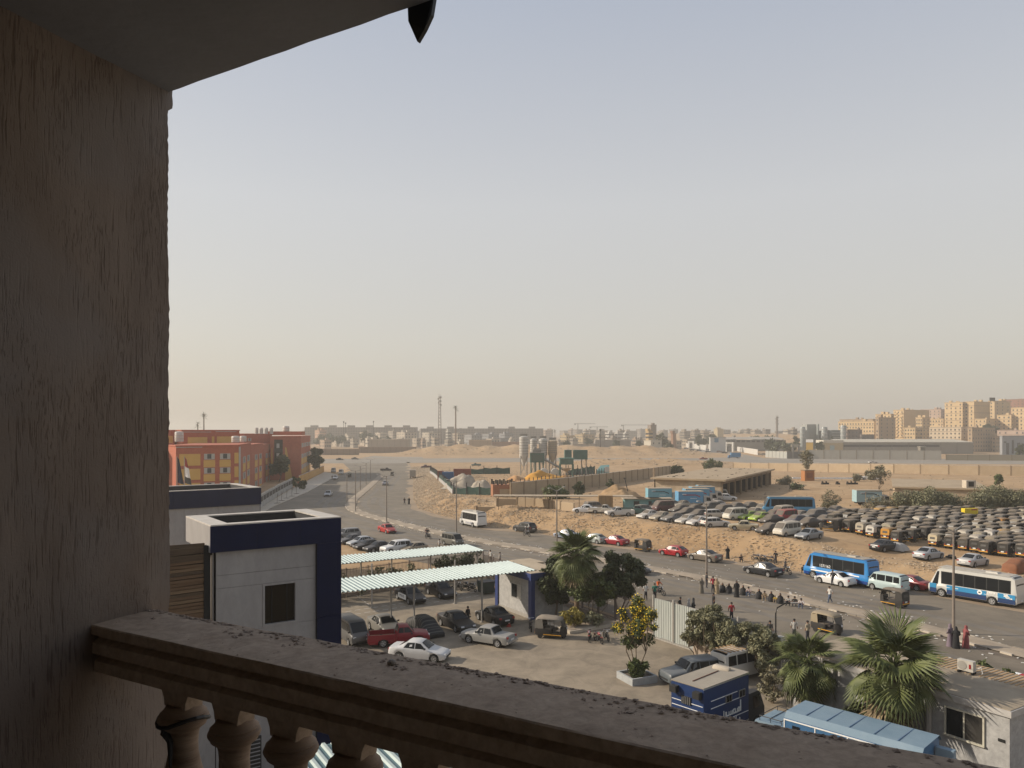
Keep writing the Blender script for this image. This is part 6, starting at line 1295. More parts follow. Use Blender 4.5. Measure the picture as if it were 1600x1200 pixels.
# ---------------------------------------------------------------- the sand lot: cars
GL = 'cars parked on the sand lot'
for k, u, v, f, c, l in (
    ('dsedan', 1014, 810, 'me1', WHT, 'white sedan at the left end of the front row on the sand lot'), ('dsedan', 1034, 813, 'me1', (.42, .37, .28), 'dusty cream sedan second in the front row on the sand lot'), ('dsedan', 1053, 815, 'me1', (.13, .14, .15), 'large grey sedan third in the front row on the sand lot'),
    ('dsedan', 1075, 818, 'me1', (.60, .58, .53), 'white sedan with a dusty bonnet behind the lamp post on the lot'), ('dhatch', 1092, 821, 'me1', (.66, .65, .63), 'white hatchback beside the old white estate car'), ('wagon', 1117, 823, R(15), (.60, .56, .50), 'old white estate car standing side-on on the lot'),
    ('old', 1162, 828, R(165), (.42, .36, .24), 'old cream saloon standing alone at the edge of the lot'), ('dsedan', 1203, 833, 'me1', (.035, .035, .037), 'black sedan left of the white van at the edge of the lot'), ('dvan', 1230, 837, 'me1', (.58, .54, .46), 'dusty white van at the edge of the lot'), ('sedan', 1264, 842, 'me1', (.22, .235, .25), 'silver-grey sedan right of the white van at the edge of the lot'),
    ('wagon', 1117, 809, R(15), (.52, .49, .44), 'white estate car behind the old white estate car'), ('dvan', 1149, 812, 'me1', (.60, .58, .50), 'cream minibus facing us beside the lime-green cars'), ('dhatch', 1168, 812, 'me1', (.32, .48, .05), 'lime-green car with a white patterned bonnet'), ('dhatch', 1187, 814, 'me1', (.36, .55, .05), 'plain lime-green car right of the patterned one'),
    ('dsedan', 1205, 818, 'me1', (.035, .033, .032), 'dusty black sedan between the lime-green cars and the red van'), ('dvan', 1228, 815, 'me1', (.36, .02, .03), 'red and white van in the middle of the lot'), ('dhatch', 1243, 819, 'me1', (.05, .07, .12), 'dark blue hatchback in front of the red van'), ('dsedan', 1264, 823, 'me1', (.07, .06, .052), 'dusty brown sedan seen from the rear, right of the red van'), ('dsedan', 1289, 819, 'me1', (.13, .14, .15), 'blue-grey sedan next to the first tuk-tuks'),
    ('dsedan', 1074, 806, 'me1', (.06, .06, .062), 'dark sedan behind the large grey one'), ('dsedan', 1063, 801, 'me1', (.055, .055, .058), 'dark sedan two rows behind the large grey one'), ('dsedan', 1092, 809, 'me1', (.075, .078, .08), 'charcoal sedan behind the white hatchback'), ('dsedan', 1085, 801, 'me1', (.05, .05, .05), 'dark sedan with a dusty roof left of the wrecked white car'), ('dsuv', 1108, 799, 'me1', (.08, .085, .085), 'dark four-by-four near the wrecked white car'),
    ('dvan', 1036, 799, 'me1', (.11, .05, .05), 'maroon van behind the white sedan of the front row'), ('dhatch', 1021, 797, 'me1', (.45, .40, .33), 'dusty pale hatchback left of the maroon van'), ('dsedan', 1048, 793, 'me1', (.46, .42, .35), 'dusty pale sedan behind the maroon van'), ('dsedan', 1066, 793, 'me1', (.40, .36, .29), 'sand-coloured sedan in the back rows by the blue trucks'), ('dsedan', 1085, 792, 'me1', (.36, .33, .26), 'dusty sedan with flat tyres by the blue trucks'),
    ('dsuv', 1128, 804, 'me1', (.035, .035, .035), 'black wreck left of the cream minibus'), ('dhatch', 1118, 794, 'me1', (.56, .54, .50), 'white wrecked hatchback left of the shed'), ('dsedan', 1150, 797, 'me1', (.07, .08, .08), 'dark dusty sedan behind the cream minibus'), ('dsedan', 1171, 796, 'me1', (.06, .065, .065), 'dark dusty sedan in front of the blue bus, left of the pale jeep'), ('dsuv', 1192, 802, 'me1', (.42, .37, .28), 'pale dusty jeep left of the blue bus'),
    ('dsedan', 1178, 806, 'me1', (.44, .40, .33), 'pale car roof behind the lime-green cars'), ('dvan', 1223, 808, 'me1', (.46, .42, .34), 'pale van behind the red van in front of the blue bus'), ('dsedan', 1209, 810, 'me1', (.12, .07, .07), 'dull maroon sedan behind the dusty black one'), ('dsedan', 1250, 811, 'me1', (.20, .19, .17), 'grey sedan with luggage on its roof below the blue bus'), ('dsuv', 1272, 812, 'me1', (.09, .10, .11), 'dark four-by-four right of the blue bus'),
    ('dsedan', 1282, 806, 'me1', (.12, .13, .13), 'grey sedan at the right end of the blue bus'), ('dsedan', 1300, 811, 'me1', (.11, .12, .14), 'blue-grey saloon behind the first tuk-tuks'), ('dsedan', 1305, 803, 'me1', (.10, .11, .12), 'dusty dark saloon at the back by the bushes'),
    ('sedan', 1383, 860, 'e1', (.022, .022, .024), 'black sedan half covered by a grey sheet at the edge of the lot'), ('sedan', 1451, 873, 'e1', (.36, .37, .385), 'silver sedan seen from behind, first in front of the tuk-tuks'), ('sedan', 1521, 884, 'e1', (.40, .40, .40), 'silver sedan seen from behind, beside the dark tyre heap'),
    ('sedan', 915, 801, R(168), (.60, .59, .58), 'white crashed sedan with its bonnet up at the left end of the lot'), ('dpickup', 942, 802, R(-12), (.58, .54, .46), 'white pickup with a smashed nose, left of two'), ('dpickup', 968, 806, R(190), (.60, .58, .54), 'white pickup standing right of the smashed one'), ('dpickup', 992, 803, R(-10), (.06, .13, .12), 'teal pickup with a dented bed'),
    ('dhatch', 1000, 801, R(-160), (.09, .10, .10), 'dark scrapped car right of the teal pickup'), ('dsuv', 930, 798, R(20), (.20, .15, .11), 'brown wreck behind the white crashed sedan'), ('hatch', 1136, 782, R(-14), WHT, 'white car parked at the open front of the shed'), ('suv', 1357, 750, R(170), WHT, 'white four-by-four beyond the bare tree'), ('dpickup', 1364, 724, R(180), WHT, 'white pickup on the far cross road beside the grey wall')):
    put(k, u, v, f, c, l, GL, jit=rnd.uniform(-.06, .06))
sh = thing('car_sheet', 'crumpled grey sheet thrown over the nose of the black sedan', 'sheet', P(1401, 860), A1); m = MB(); n_ = 15
for i in range(n_):
    for k in range(n_): x, y = (i / 14 - .5) * 2.0, (k / 14 - .5) * 2.6; e = max(abs(x) / 1.0, abs(y) / 1.3); m.V.append((x, y, max(.02, (1.02 - .7 * e ** 3 * 1.3) + .10 * noise.noise((x * 2.5, y * 2.5, 0)))))
m.F = [(i * n_ + k, i * n_ + k + 1, (i + 1) * n_ + k + 1, (i + 1) * n_ + k) for i in range(14) for k in range(14)]; m.M = [0] * len(m.F); m.build('cloth', mat('grey_sheet', (.36, .34, .31), .9), sh, smooth=60)
rc = thing('covered_car', 'car under a rust-brown cover above the blue and white bus', 'covered car', P(1592, 893), A1); m = MB(); n_ = 13; xs = [2.2 - 4.4 * i / 30 for i in range(31)]
for i, x in enumerate(xs):
    zt, w = lerp_rows([(-2.2, .6, .7), (-2.1, .85, .85), (-1.2, 1.05, .92), (-.5, 1.45, .86), (.8, 1.45, .86), (1.6, 1.1, .9), (2.1, 1.0, .85), (2.2, .6, .75)], -x)
    for k in range(n_): a = math.pi * k / 12; c = math.cos(a); m.V.append((x, math.copysign(abs(c) ** .5, c) * w * (1 + .04 * math.sin(i * 2.1) * (math.sin(a) < .6)), .05 + zt * math.sin(a) ** .5))
m.F = [(i * n_ + k, i * n_ + k + 1, (i + 1) * n_ + k + 1, (i + 1) * n_ + k) for i in range(30) for k in range(12)] + [tuple(range(13)), tuple(range(30 * 13, 31 * 13))]; m.M = [0] * len(m.F); m.build('cover', mat('rust_cover', (.21, .085, .040), .85, scale=2), rc, smooth=60)
ty = thing('tyre_heap', 'small heap of old tyres between the two silver sedans', 'tyre heap', P(1487, 872)); q = MB()
for k in range(7):
    a = k * .9; q.lathe([(.19, .02), (.30, .03), (.31, .1), (.30, .17), (.19, .18)], 10, c=(math.cos(a) * .6 * (k % 3) * .5, math.sin(a) * .55, .17 * (k % 2)))
q.build('tyre', TYRE, ty)['kind'] = 'stuff'

# ---------------------------------------------------------------- the sand lot: tuk-tuks packed in rows
O = Vector((48.0, 105.8, 0)); GT = 'tuk-tuks packed in rows on the sand lot'
def inpoly(u, v, poly):
    r = False
    for (x0, y0), (x1, y1) in zip(poly, poly[1:] + poly[:1]):
        if (y0 > v) != (y1 > v) and u < (x1 - x0) * (v - y0) / (y1 - y0) + x0: r = not r
    return r
TP = [(1334, 839), (1350, 834), (1330, 831), (1306, 827), (1300, 814), (1330, 808), (1400, 805), (1500, 805), (1640, 806), (1660, 880), (1600, 872), (1560, 871), (1510, 862), (1470, 858), (1420, 852), (1380, 844)]
CANV = [(.16, .135, .10), (.26, .225, .17), (.10, .09, .075), (.13, .125, .12), (.030, .028, .025), (.045, .041, .036), (.022, .021, .02), (.06, .054, .045), (.018, .017, .016), (.03, .027, .022)]
tuks = []
for i in range(0, 16):
    for j in range(-24, 26):
        b = j * 1.75; a = i * 3.5 + rnd.uniform(-.4, .4); q = O + E1 * a + E2 * (b + rnd.uniform(-.12, .12)); z = tz(q.x, q.y); u, v = 800 + q.x / q.y * 1200, VH + (H - z) * 1200 / q.y
        if not inpoly(u, v, TP) or rnd.random() < .07: continue
        tuks.append((u, v, Vector((q.x, q.y, z)), i))
ORD = ['front', 'second', 'third', 'fourth', 'fifth', 'sixth', 'seventh', 'eighth', 'ninth', 'tenth', 'eleventh', 'twelfth', 'thirteenth', 'fourteenth', 'fifteenth', 'last']
special = [(1346, 837, 'tuk-tuk with a pale dusty roof and cream front, left end of the packed rows', (.40, .36, .28)), (1366, 838, 'tuk-tuk with a white roof, second from the left end of the packed rows', (.55, .53, .48)), (1383, 841, 'tuk-tuk with an orange back curtain at the front of the packed rows', (.50, .24, .03)), (1415, 848, 'tuk-tuk with a dark canopy and bright glass, right of the orange one', (.024, .022, .02)), (1434, 849, 'tuk-tuk with a brown dusty roof, front row, above the silver sedan', (.024, .022, .02)), (1466, 853, 'tuk-tuk with a cream back curtain in the front row behind the lamp post', (.50, .43, .29)),
           (1497, 861, 'black tuk-tuk in the front row right of the lamp post', (.024, .022, .02)), (1523, 861, 'black tuk-tuk with white stickers on its rear window', (.024, .022, .02)), (1545, 866, 'black tuk-tuk with a bright yellow bumper strip', (.024, .022, .02)), (1567, 869, 'black tuk-tuk with a pale blue rear window', (.024, .022, .02)), (1590, 871, 'black tuk-tuk at the right edge of the front row', (.024, .022, .02)),
           (1400, 805, 'tuk-tuk with an orange roof far back in the packed rows', (.50, .28, .04)), (1460, 823, 'tuk-tuk with a clean white roof in the second row', (.60, .57, .50)), (1510, 845, 'tuk-tuk with a white back curtain behind the front row', (.60, .56, .48)), (1554, 851, 'tuk-tuk with a white rounded roof behind the yellow-bumpered one', (.60, .57, .52)), (1572, 827, 'tuk-tuk with an orange roof among the dusty roofs at the right', (.50, .22, .03)),
           (1295, 829, 'black tuk-tuk standing apart left of the packed rows, seen side-on', (.024, .022, .02)), (1315, 830, 'black tuk-tuk seen from behind, standing apart left of the packed rows', (.024, .022, .02))]
used = set()
for u, v, l, c in special:
    best = None
    for k, t in enumerate(tuks):
        if k not in used and abs(t[0] - u) < 10 and abs(t[1] - v) < 9 and (best is None or abs(t[0] - u) + abs(t[1] - v) < best[0]): best = (abs(t[0] - u) + abs(t[1] - v), k)
    if best: used.add(best[1]); p = tuks[best[1]][2]
    else: p = P(u, v)
    put('tuk', u, v, 'e1' if best or u > 1310 else R(160), c, l, GT, p=p, jit=rnd.uniform(-.08, .08))
for k, (u, v, p, i) in enumerate(tuks):
    if k in used: continue
    c = rnd.choice(CANV) if rnd.random() > .07 else rnd.choice([(.55, .52, .46), (.48, .27, .05), (.42, .38, .28)]); w = 'tan' if c in CANV[:2] else 'grey' if c in CANV[2:4] else 'black' if c in CANV else 'brightly coloured'
    put('tuk' if i < 3 else 'ltuk', u, v, 'e1' if rnd.random() < .72 else 'me1', c, 'tuk-tuk with a dusty %s canopy in the %s row of the packed lot' % (w, ORD[i]), GT, p=p, jit=rnd.uniform(-.16, .16), s=rnd.uniform(.97, 1.06))
print('tuks', len(tuks))
for k in VP.values(): drop(k)
# ---------------------------------------------------------------- walls and sheds of the sand field
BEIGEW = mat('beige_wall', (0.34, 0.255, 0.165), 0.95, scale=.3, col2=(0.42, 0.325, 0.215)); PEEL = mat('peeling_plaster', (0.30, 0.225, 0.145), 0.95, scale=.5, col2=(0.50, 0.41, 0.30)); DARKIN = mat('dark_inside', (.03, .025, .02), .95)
PILE = mat('wall_pier', (.22, .16, .10), .95)
def wall_run(name, label, pts, h, seg, m, thick=.25, cap=True, pier=True, cat='wall', pierm=None):
    """a boundary wall through ground points; panel between piers are its parts"""
    p0 = Vector((*pts[0], 0)); t = thing(name, label, cat, p0)
    line = resample(pts, seg); line = line if (Vector((*pts[-1], 0)) - line[-1]).length < seg * .4 else line + [Vector((*pts[-1], 0))]
    for a, b in zip(line, line[1:]):
        d = b - a; z = min(tz(a.x, a.y), tz(b.x, b.y)); c = (a + b) / 2 - p0; an = math.atan2(d.y, d.x); hh = h + rnd.uniform(-.05, .05)
        q = MB(); q.box((0, 0, hh / 2 - .3), (d.length - .3, thick, hh + .6)); q.build('wall_panel', m, t, (c.x, c.y, z), an)
        if cap: q = MB(); q.box((0, 0, hh + .06), (d.length - .3, thick + .12, .12)); q.build('coping', KERB, t, (c.x, c.y, z), an)
        if pier: q = MB(); q.box((0, 0, h / 2), (.32, thick + .14, h + .3)); q.build('pier', pierm or PILE, t, tuple((a - p0).to_tuple()[:2]) + (z,), an)
    return t
def PW(u, v): p = P(u, v); return (p.x, p.y)
def plat(u, v, z=2.8): p = G(u, v, z); return (p.x, p.y)
wall_run('boundary_wall', 'long beige panelled wall running from the small brick hut towards the long shed', [plat(798, 777), plat(880, 768), plat(960, 756), plat(1020, 747)], 3.1, 4.6, BEIGEW)
wall_run('boundary_wall', 'beige panelled wall continuing behind the roof of the long shed', [plat(1022, 746), plat(1048, 741)], 3.0, 4.6, BEIGEW)
wall_run('low_wall', 'low sandy wall along the top of the rubble bank, left of the scrapped cars', [plat(745, 789), plat(800, 789), plat(850, 792), plat(880, 797), plat(903, 800)], 1.5, 4.0, BEIGEW, cap=False)
wall_run('field_wall', 'beige wall along the far cross road behind the long shed', [PW(1146, 734.5), PW(1290, 737.4), PW(1400, 739.7), PW(1510, 742), PW(1640, 744.6)], 3.2, 9.0, BEIGEW)
# long open-fronted shed
zs = 2.8; K = Vector((*plat(1129, 781), 0)); L_ = 0
farp = Vector((*plat(1205, 757.5), 0)); leftp = Vector((*plat(1024, 776), 0))
dF = (farp - K); LF = dF.length; dFn = dF.normalized(); dS = (leftp - K); LS = dS.length; aF = math.atan2(dF.y, dF.x)
sh1 = thing('open_shed', 'long flat-roofed shed with an open bayed front and a dusty concrete roof', 'shed', (K.x, K.y, zs), aF)
ls_ = Vector((dS.dot(dFn), dS.dot(Vector((-dFn.y, dFn.x, 0))), 0)); sgn = 1 if ls_.y > 0 else -1; DP = abs(ls_.y); hs = 3.9
q = MB(); q.prism([(-.9, -.8 * sgn), (LF + .9, -.8 * sgn), (LF + .9, (DP + .6) * sgn), (-.9, (DP + .6) * sgn)][::sgn], hs, hs + .38); q.build('roof', mat('shed_roof', (.30, .225, .145), .95, scale=.25, col2=(.40, .31, .205), bump=.4, bscale=2), sh1)
q = MB(); q.box((.15, DP / 2 * sgn, hs / 2), (.3, DP, hs)); q.build('end_wall', PEEL, sh1)
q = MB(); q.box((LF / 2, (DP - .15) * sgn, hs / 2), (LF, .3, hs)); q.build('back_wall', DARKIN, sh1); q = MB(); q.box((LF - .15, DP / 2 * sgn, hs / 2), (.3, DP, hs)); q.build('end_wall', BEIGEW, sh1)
nb_ = 9
for k in range(nb_ + 1): q = MB(); q.box((.2 + (LF - .4) * k / nb_, .2 * sgn, hs / 2), (.45, .40, hs)); q.build('pillar', PILE, sh1)
for k in range(nb_):
    q = MB(); q.box((.2 + (LF - .4) * (k + .5) / nb_, .25 * sgn, hs - .35), ((LF - .4) / nb_ - .45, .25, .7)); q.build('lintel', PILE, sh1)
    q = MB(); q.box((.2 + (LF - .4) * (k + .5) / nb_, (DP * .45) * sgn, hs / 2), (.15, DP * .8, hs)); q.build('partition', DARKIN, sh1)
for k in range(26): q = MB(); q.box((rnd.uniform(0, LF), rnd.uniform(.4, DP) * sgn, hs + .42), (rnd.uniform(.3, 2.2), rnd.uniform(.1, .3), .08), rz=rnd.uniform(-.3, .3)); q.build('roof_scrap', DARKIN if k % 3 else PILE, sh1)
# second shed, peeling
A_ = plat(1398, 790); B_ = plat(1545, 795.5); a2 = math.atan2(B_[1] - A_[1], B_[0] - A_[0]); L2 = math.hypot(B_[0] - A_[0], B_[1] - A_[1]); zb = tz(*A_)
sh2 = thing('peeling_shed', 'flat-roofed sand-coloured shed with peeling white paint behind the bushes', 'shed', (A_[0], A_[1], zb), a2); D2 = 28
q = MB(); q.box((L2 / 2, .15, 1.7), (L2, .3, 3.4)); q.build('wall', PEEL, sh2); q = MB(); q.box((L2 / 2, D2 / 2, 3.55), (L2 + .8, D2 + .8, .3)); q.build('roof', mat('shed_roof', (1, 1, 1)), sh2)
q = MB(); q.box((.15, D2 / 2 + .2, 1.7), (.3, D2 - .4, 3.4)); q.box((L2 - .15, D2 / 2 + .2, 1.7), (.3, D2 - .4, 3.4)); q.build('side_wall', BEIGEW, sh2)
for x in (.5, L2 - .2): q = MB(); q.box((x, -.12, 1.75), (.4, .3, 3.5)); q.build('pilaster', PILE, sh2)
q = MB(); q.box((L2 * .58, -.03, .9), (2.2, .1, 1.8)); q.build('doorway', DARKIN, sh2)
q = MB(); q.box((L2 + 6, 1.2, 3.5), (11, 2.2, .3)); q.build('side_canopy', PILE, sh2); q = MB(); q.box((L2 + 6, 8, 1.6), (11, .3, 3.2)); q.build('side_wall', DARKIN, sh2)
ac2 = thing('roof_cooler', 'small box-shaped cooler standing on the roof of the peeling shed', 'cooler', Vector((*plat(1514, 762, 6.5), zb + 3.7))); q = MB(); q.box((0, 0, .7), (1.8, 1.4, 1.4)); q.build('casing', KERB, ac2); q = MB(); q.box((0, -.72, .7), (1.0, .06, .9)); q.build('grille', DARKIN, ac2)
tw = thing('watch_post', 'thin wooden lookout post beside the peeling shed', 'lookout', P(1395, 797)); q = MB()
for x in (-.5, .5): q.tube([(x, 0, 0), (x, 0, 2.6)], .07, 5)
q.box((0, 0, 2.6), (1.4, 1.2, .12)); q.build('post', PILE, tw)
fr = thing('pipe_rack', 'rusty open pipe frame beside the parked box truck', 'frame', P(1372, 794)); q = MB()
for x in (-2.3, 2.2): q.tube([(x, 0, 0), (x, 0, 3.0)], .06, 5)
q.tube([(-2.4, 0, 3.0), (5.0, .6, 3.3)], .06, 5); q.build('pipes', PILE, fr)
ys = thing('yellow_signboard', 'bright yellow box sign standing behind the packed tuk-tuks', 'sign', P(1515, 818), R(10)); q = MB(); q.box((0, 0, 1.5), (2.4, .8, 1.9)); q.build('sign_box', mat('sign_yellow', (.62, .46, .01), .6), ys); q = MB(); q.box((.5, -.41, 2.25), (1.0, .03, .18)); q.build('lettering', LAMPR, ys)
q = MB(); q.box((-.9, 0, .3), (.12, .5, .6)); q.box((.9, 0, .3), (.12, .5, .6)); q.build('leg', PILE, ys)
# blue box trucks and old stalls by the shed
for u, v, a, l, col in ((1036, 786, 4, 'pale blue box truck facing the shed, with a dark swoosh on its side', (.16, .36, .44)), (1084, 792, 5, 'blue box truck with a red and white flash, in front of its dusty-roofed neighbours', (.10, .28, .46)), (1094, 787, 5, 'blue box truck with a dusty roof, second in the stacked row', (.12, .30, .44)), (1103, 783, 5, 'blue box truck with a dusty roof, third in the stacked row', (.12, .30, .44)), (1112, 779.5, 5, 'blue box truck with a dusty roof, last in the stacked row', (.12, .30, .44)), (1362, 790, -2, 'pale blue box truck parked alone in front of the peeling shed', (.30, .44, .47))):
    t = make_truck(l, col, (.42, .40, .36), L=6.6, Wd=2.2, Hh=3.0, group='blue box trucks in the sand yard'); t.location = P(u, v); t.rotation_euler = (0, 0, R(a))
    q = MB(); q.box((-.8, 0, 3.03), (4.8, 2.26, .05)); q.build('roof_panel', ROOFD, t)
    for sd in (-1,):
        q = MB(); q.box((-1.2, sd * 1.112, 2.35), (2.4, .02, .16), rz=0); q.add([(0, sd * 1.113, 2.43), (0, sd * 1.113, 2.27), (.9, sd * 1.113, 1.9), (.9, sd * 1.113, 2.1)], [(0, 1, 2, 3)]); q.build('swoosh', BLACKP if 'dark' in l or 'alone' in l else LAMPR, t)
        q = MB(); q.box((-2.2, sd * 1.112, 2.5), (.8, .02, .10)); q.box((-.4, sd * 1.112, 1.7), (1.3, .02, .06)); q.build('print', WHITE, t)
TEAL = mat('teal_panel', (.13, .27, .27), .7, scale=.4, col2=(.20, .35, .34))
for u, l in ((990, 'teal kiosk row end, left of the other teal stalls'), (1013, 'teal market stall in the middle of the stall row behind the pickups'), (1032, 'teal market stall at the end of the stall row by the box truck')):
    t = thing('market_stall', l, 'stall', P(u, 796.5), R(2), 'teal stalls at the edge of the yard'); q = MB(); q.box((0, 0, 1.0), (3.6, 1.8, 2.0)); q.build('stall_box', TEAL, t); q = MB(); q.box((0, 0, 2.1), (4.2, 2.6, .14)); q.build('roof', ROOFD, t); q = MB(); q.box((.6, -.92, 1.2), (1.5, .05, .9)); q.build('shutter', GLASS_D, t)
fs = thing('shade_roof', 'long low dusty sheet roof on thin poles above the crashed white sedan', 'shade roof', P(930, 794), R(-3)); q = MB(); q.box((-6, 0, 2.3), (26, 3.0, .12)); q.build('roof', ROOFD, fs)
for x in (-18, -13, -8, -3, 2, 6): q = MB(); q.tube([(x, -1.2, -.3), (x, -1.2, 2.3)], .06, 5); q.build('pole', PILE, fs)
cb = thing('tan_container', 'small tan container standing among the scrapped cars', 'container', P(946, 796), R(-4)); q = MB(); q.box((0, 0, 1.3), (2.6, 2.0, 2.6)); q.build('container_box', mat('tan_box', (.33, .21, .10), .8), cb)
for x in (-.8, 0, .8): q = MB(); q.box((x, -1.01, 1.3), (.08, .05, 2.5)); q.build('rib', PILE, cb)
lp_ = thing('leaning_pole', 'thin dark pole leaning beside the sand heap', 'pole', P(984, 778)); q = MB(); q.tube([(0, 0, -.2), (-1.1, 0, 4.2)], .09, 5); q.box((-1.1, 0, 4.25), (.6, .2, .15)); q.build('pole', BLACKP, lp_)
def heap(name, label, u, v, w, h, m, d=None, seed=0, z=None, n=28):
    p = P(u, v); t = thing(name, label, 'heap', (p.x, p.y, p.z)); M = MB(); d = d or w * .8
    for i in range(n + 1):
        for j in range(n + 1):
            x, y = (i / n - .5), (j / n - .5); r = math.hypot(x, y) * 2; zz = max(0, 1 - r * r) ** 1.5 * h * (1 + .55 * noise.noise((x * 4 + seed, y * 4, seed)) + .25 * noise.noise((x * 11, y * 11, seed)))
            M.V.append((x * w * 1.25, y * d * 1.25 , zz + .06 * noise.noise((x * 30, y * 30, seed)) - .05))
    M.F = [(i * (n + 1) + j, (i + 1) * (n + 1) + j, (i + 1) * (n + 1) + j + 1, i * (n + 1) + j + 1) for i in range(n) for j in range(n)]; M.M = [0] * len(M.F); M.build('heap', m, t, smooth=60); return t
heap('sand_heap', 'low heap of pale sand beside the leaning pole', 966, 777, 9, 2.2, SAND, seed=2)
# ---------------------------------------------------------------- concrete batching plant
ORS = mat('orange_sand', (.42, .20, .025), .95, scale=.3, col2=(.56, .29, .055), bump=.4, bscale=2); ORS2 = mat('tan_sand', (.40, .215, .09), .95, scale=.3, col2=(.50, .29, .14)); GRAVEL = mat('pale_gravel', (.29, .245, .19), .95, scale=.8, bump=.6, bscale=3, col2=(.40, .35, .28))
heap('orange_sand_heap', 'big heap of bright orange sand at the foot of the silos', 850, 757, 15, 3.3, ORS, seed=5); heap('tan_sand_heap', 'heap of darker tan sand left of the bright orange one', 810, 761, 9.5, 2.6, ORS2, seed=8); heap('small_sand_heap', 'small pale orange heap right of the big orange one', 880, 752, 5.5, 1.7, ORS2, seed=3)
heap('gravel_heap', 'large pale gravel heap behind the blue container', 723, 762, 8.5, 3.6, GRAVEL, seed=11); heap('gravel_heap', 'smaller pale gravel heap in front of the larger one', 752, 766, 6.4, 2.3, GRAVEL, seed=13)
SILO = mat('silo_white', (.44, .425, .39), .6, scale=.4, stretch=(1, 1, .3), col2=(.54, .52, .48)); SILOR = mat('silo_rusty', (.36, .29, .20), .8, scale=.5, stretch=(1, 1, .4), col2=(.50, .43, .33)); STRUT = mat('plant_steel', (.25, .235, .21), .7); GREEN = mat('plant_green', (.055, .115, .095), .7, scale=.6, col2=(.10, .17, .145))
YS = 258.0
for u, w, vt, m, l in ((818.5, 14, 676, SILO, 'tallest white ringed cement silo at the left of the plant'), (834.5, 10.5, 680, SILO, 'narrow white cement silo, second from the left'), (848.5, 13, 679.5, SILO, 'pale grey cement silo, third from the left'), (863.5, 14, 682, SILOR, 'rust-stained cement silo at the right of the four')):
    x = X_at(u, YS); r = w / 2 * YS / 1200; zt = Z_at(vt, YS); zg = tz(x, YS); zb = zg + (4.5 if u < 830 else 5.2); t = thing('cement_silo', l, 'silo', (x, YS + (6 if 830 < u < 840 else 0), zg), 0, 'cement silos of the batching plant')
    q = MB(); q.lathe([(.25, 0), (r, 3.2), (r, zt - zb), (r * .6, zt - zb + .25), (.2, zt - zb + .4)], 20); q.build('shell', m, t, (0, 0, zb - zg - 1.5), smooth=40)
    for k in range(1, 7): q = MB(); z = zb - zg - 1.5 + 3.2 + (zt - zb - 3.2) * k / 7; q.lathe([(r + .005, z - .09), (r + .06, z), (r + .005, z + .09)], 20); q.build('ring', STRUT, t)
    for a in range(4): c, s = math.cos(a * 1.571 + .78), math.sin(a * 1.571 + .78); q = MB(); q.tube([(c * r, s * r, 0), (c * r, s * r, zb - zg + 2)], .16, 6); q.build('leg', STRUT, t)
    q = MB()
    for a in range(4): c, s, c2, s2 = math.cos(a * 1.571 + .78), math.sin(a * 1.571 + .78), math.cos(a * 1.571 + 2.35), math.sin(a * 1.571 + 2.35); q.tube([(c * r, s * r, .4), (c2 * r, s2 * r, zb - zg)], .07, 4); q.tube([(c2 * r, s2 * r, .4), (c * r, s * r, zb - zg)], .07, 4)
    q.build('bracing', SILO, t)
    q = MB(); q.box((0, 0, zt - zg - 1.5 + .75), (r * 1.5, .05, .7)); 
    for k in range(5): q.tube([(-r * .8 + k * r * .4, -r * .8, zt - zg - 1.4), (-r * .8 + k * r * .4, -r * .8, zt - zg - .4)], .04, 4)
    q.tube([(-r * .8, -r * .8, zt - zg - .4), (r * .8, -r * .8, zt - zg - .4)], .04, 4); q.build('top_railing', STRUT, t)
bpx = X_at(839, 250); pl2 = thing('mixer_house', 'green mixer house on steel legs in front of the silos', 'mixer house', (bpx, 249, tz(bpx, 249)), 0)
q = MB(); q.box((0, 0, 6.0), (4.6, 4, 3.0)); q.build('cabin', GREEN, pl2); q = MB(); q.box((0, 0, 7.58), (4.9, 4.3, .15)); q.build('roof', STRUT, pl2); q = MB(); q.box((0, -2.05, 5.9), (3.9, .1, 2.1)); q.build('panel', mat('plant_panel', (.10, .13, .11), .8), pl2)
for x in (-2, -.7, .7, 2): 
    for y in (-1.6, 1.6): q = MB(); q.tube([(x, y, 0), (x, y, 4.5)], .13, 5); q.build('leg', GREEN, pl2)
q = MB(); q.tube([(-1.2, 0, 7.6), (-.8, 0, 9.4)], .35, 8); q.tube([(.3, 0, 7.6), (.3, 0, 9.0)], .5, 8); q.tube([(1.2, .5, 7.6), (1.2, .5, 9.8)], .15, 6); q.box((-.2, 0, 8.2), (2.5, 1.5, 1.0)); q.build('dust_collector', STRUT, pl2)
cvx = thing('conveyor', 'sloping conveyor belt rising from the aggregate bins to the mixer house', 'conveyor', (bpx + 2, 248, tz(bpx, 248)), 0); q = MB(); q.tube([(0, 0, 5.6), (8.4, -1, 1.2)], .35, 4); q.build('belt_frame', STRUT, cvx); q = MB()
for x in (1.5, 3.5, 5.5, 7.5): z = 5.6 - 4.4 * x / 8.4; q.tube([(x, -.3, 0), (x, -.3, z)], .08, 4); q.tube([(x, .3, 0), (x + .9, .3, z - .4)], .06, 4)
q.build('trestle', SILO, cvx)
tk = thing('water_drums', 'two pale drums lying side by side at the foot of the plant', 'drums', (X_at(858, 244), 244, tz(X_at(858, 244), 244)), 0)
for k, x in enumerate((-1.6, 1.9)): q = MB(); q.lathe([(.2, -1.4), (1.35, -1.2), (1.35, 1.2), (.2, 1.4)], 16, axis='y'); q.build('drum', SILO, tk, (x, 0, 1.35), smooth=40)
gx_ = X_at(885, 240); hp = thing('aggregate_hopper', 'tall dark green aggregate hopper frame on four posts', 'hopper', (gx_, 240, tz(gx_, 240)), 0)
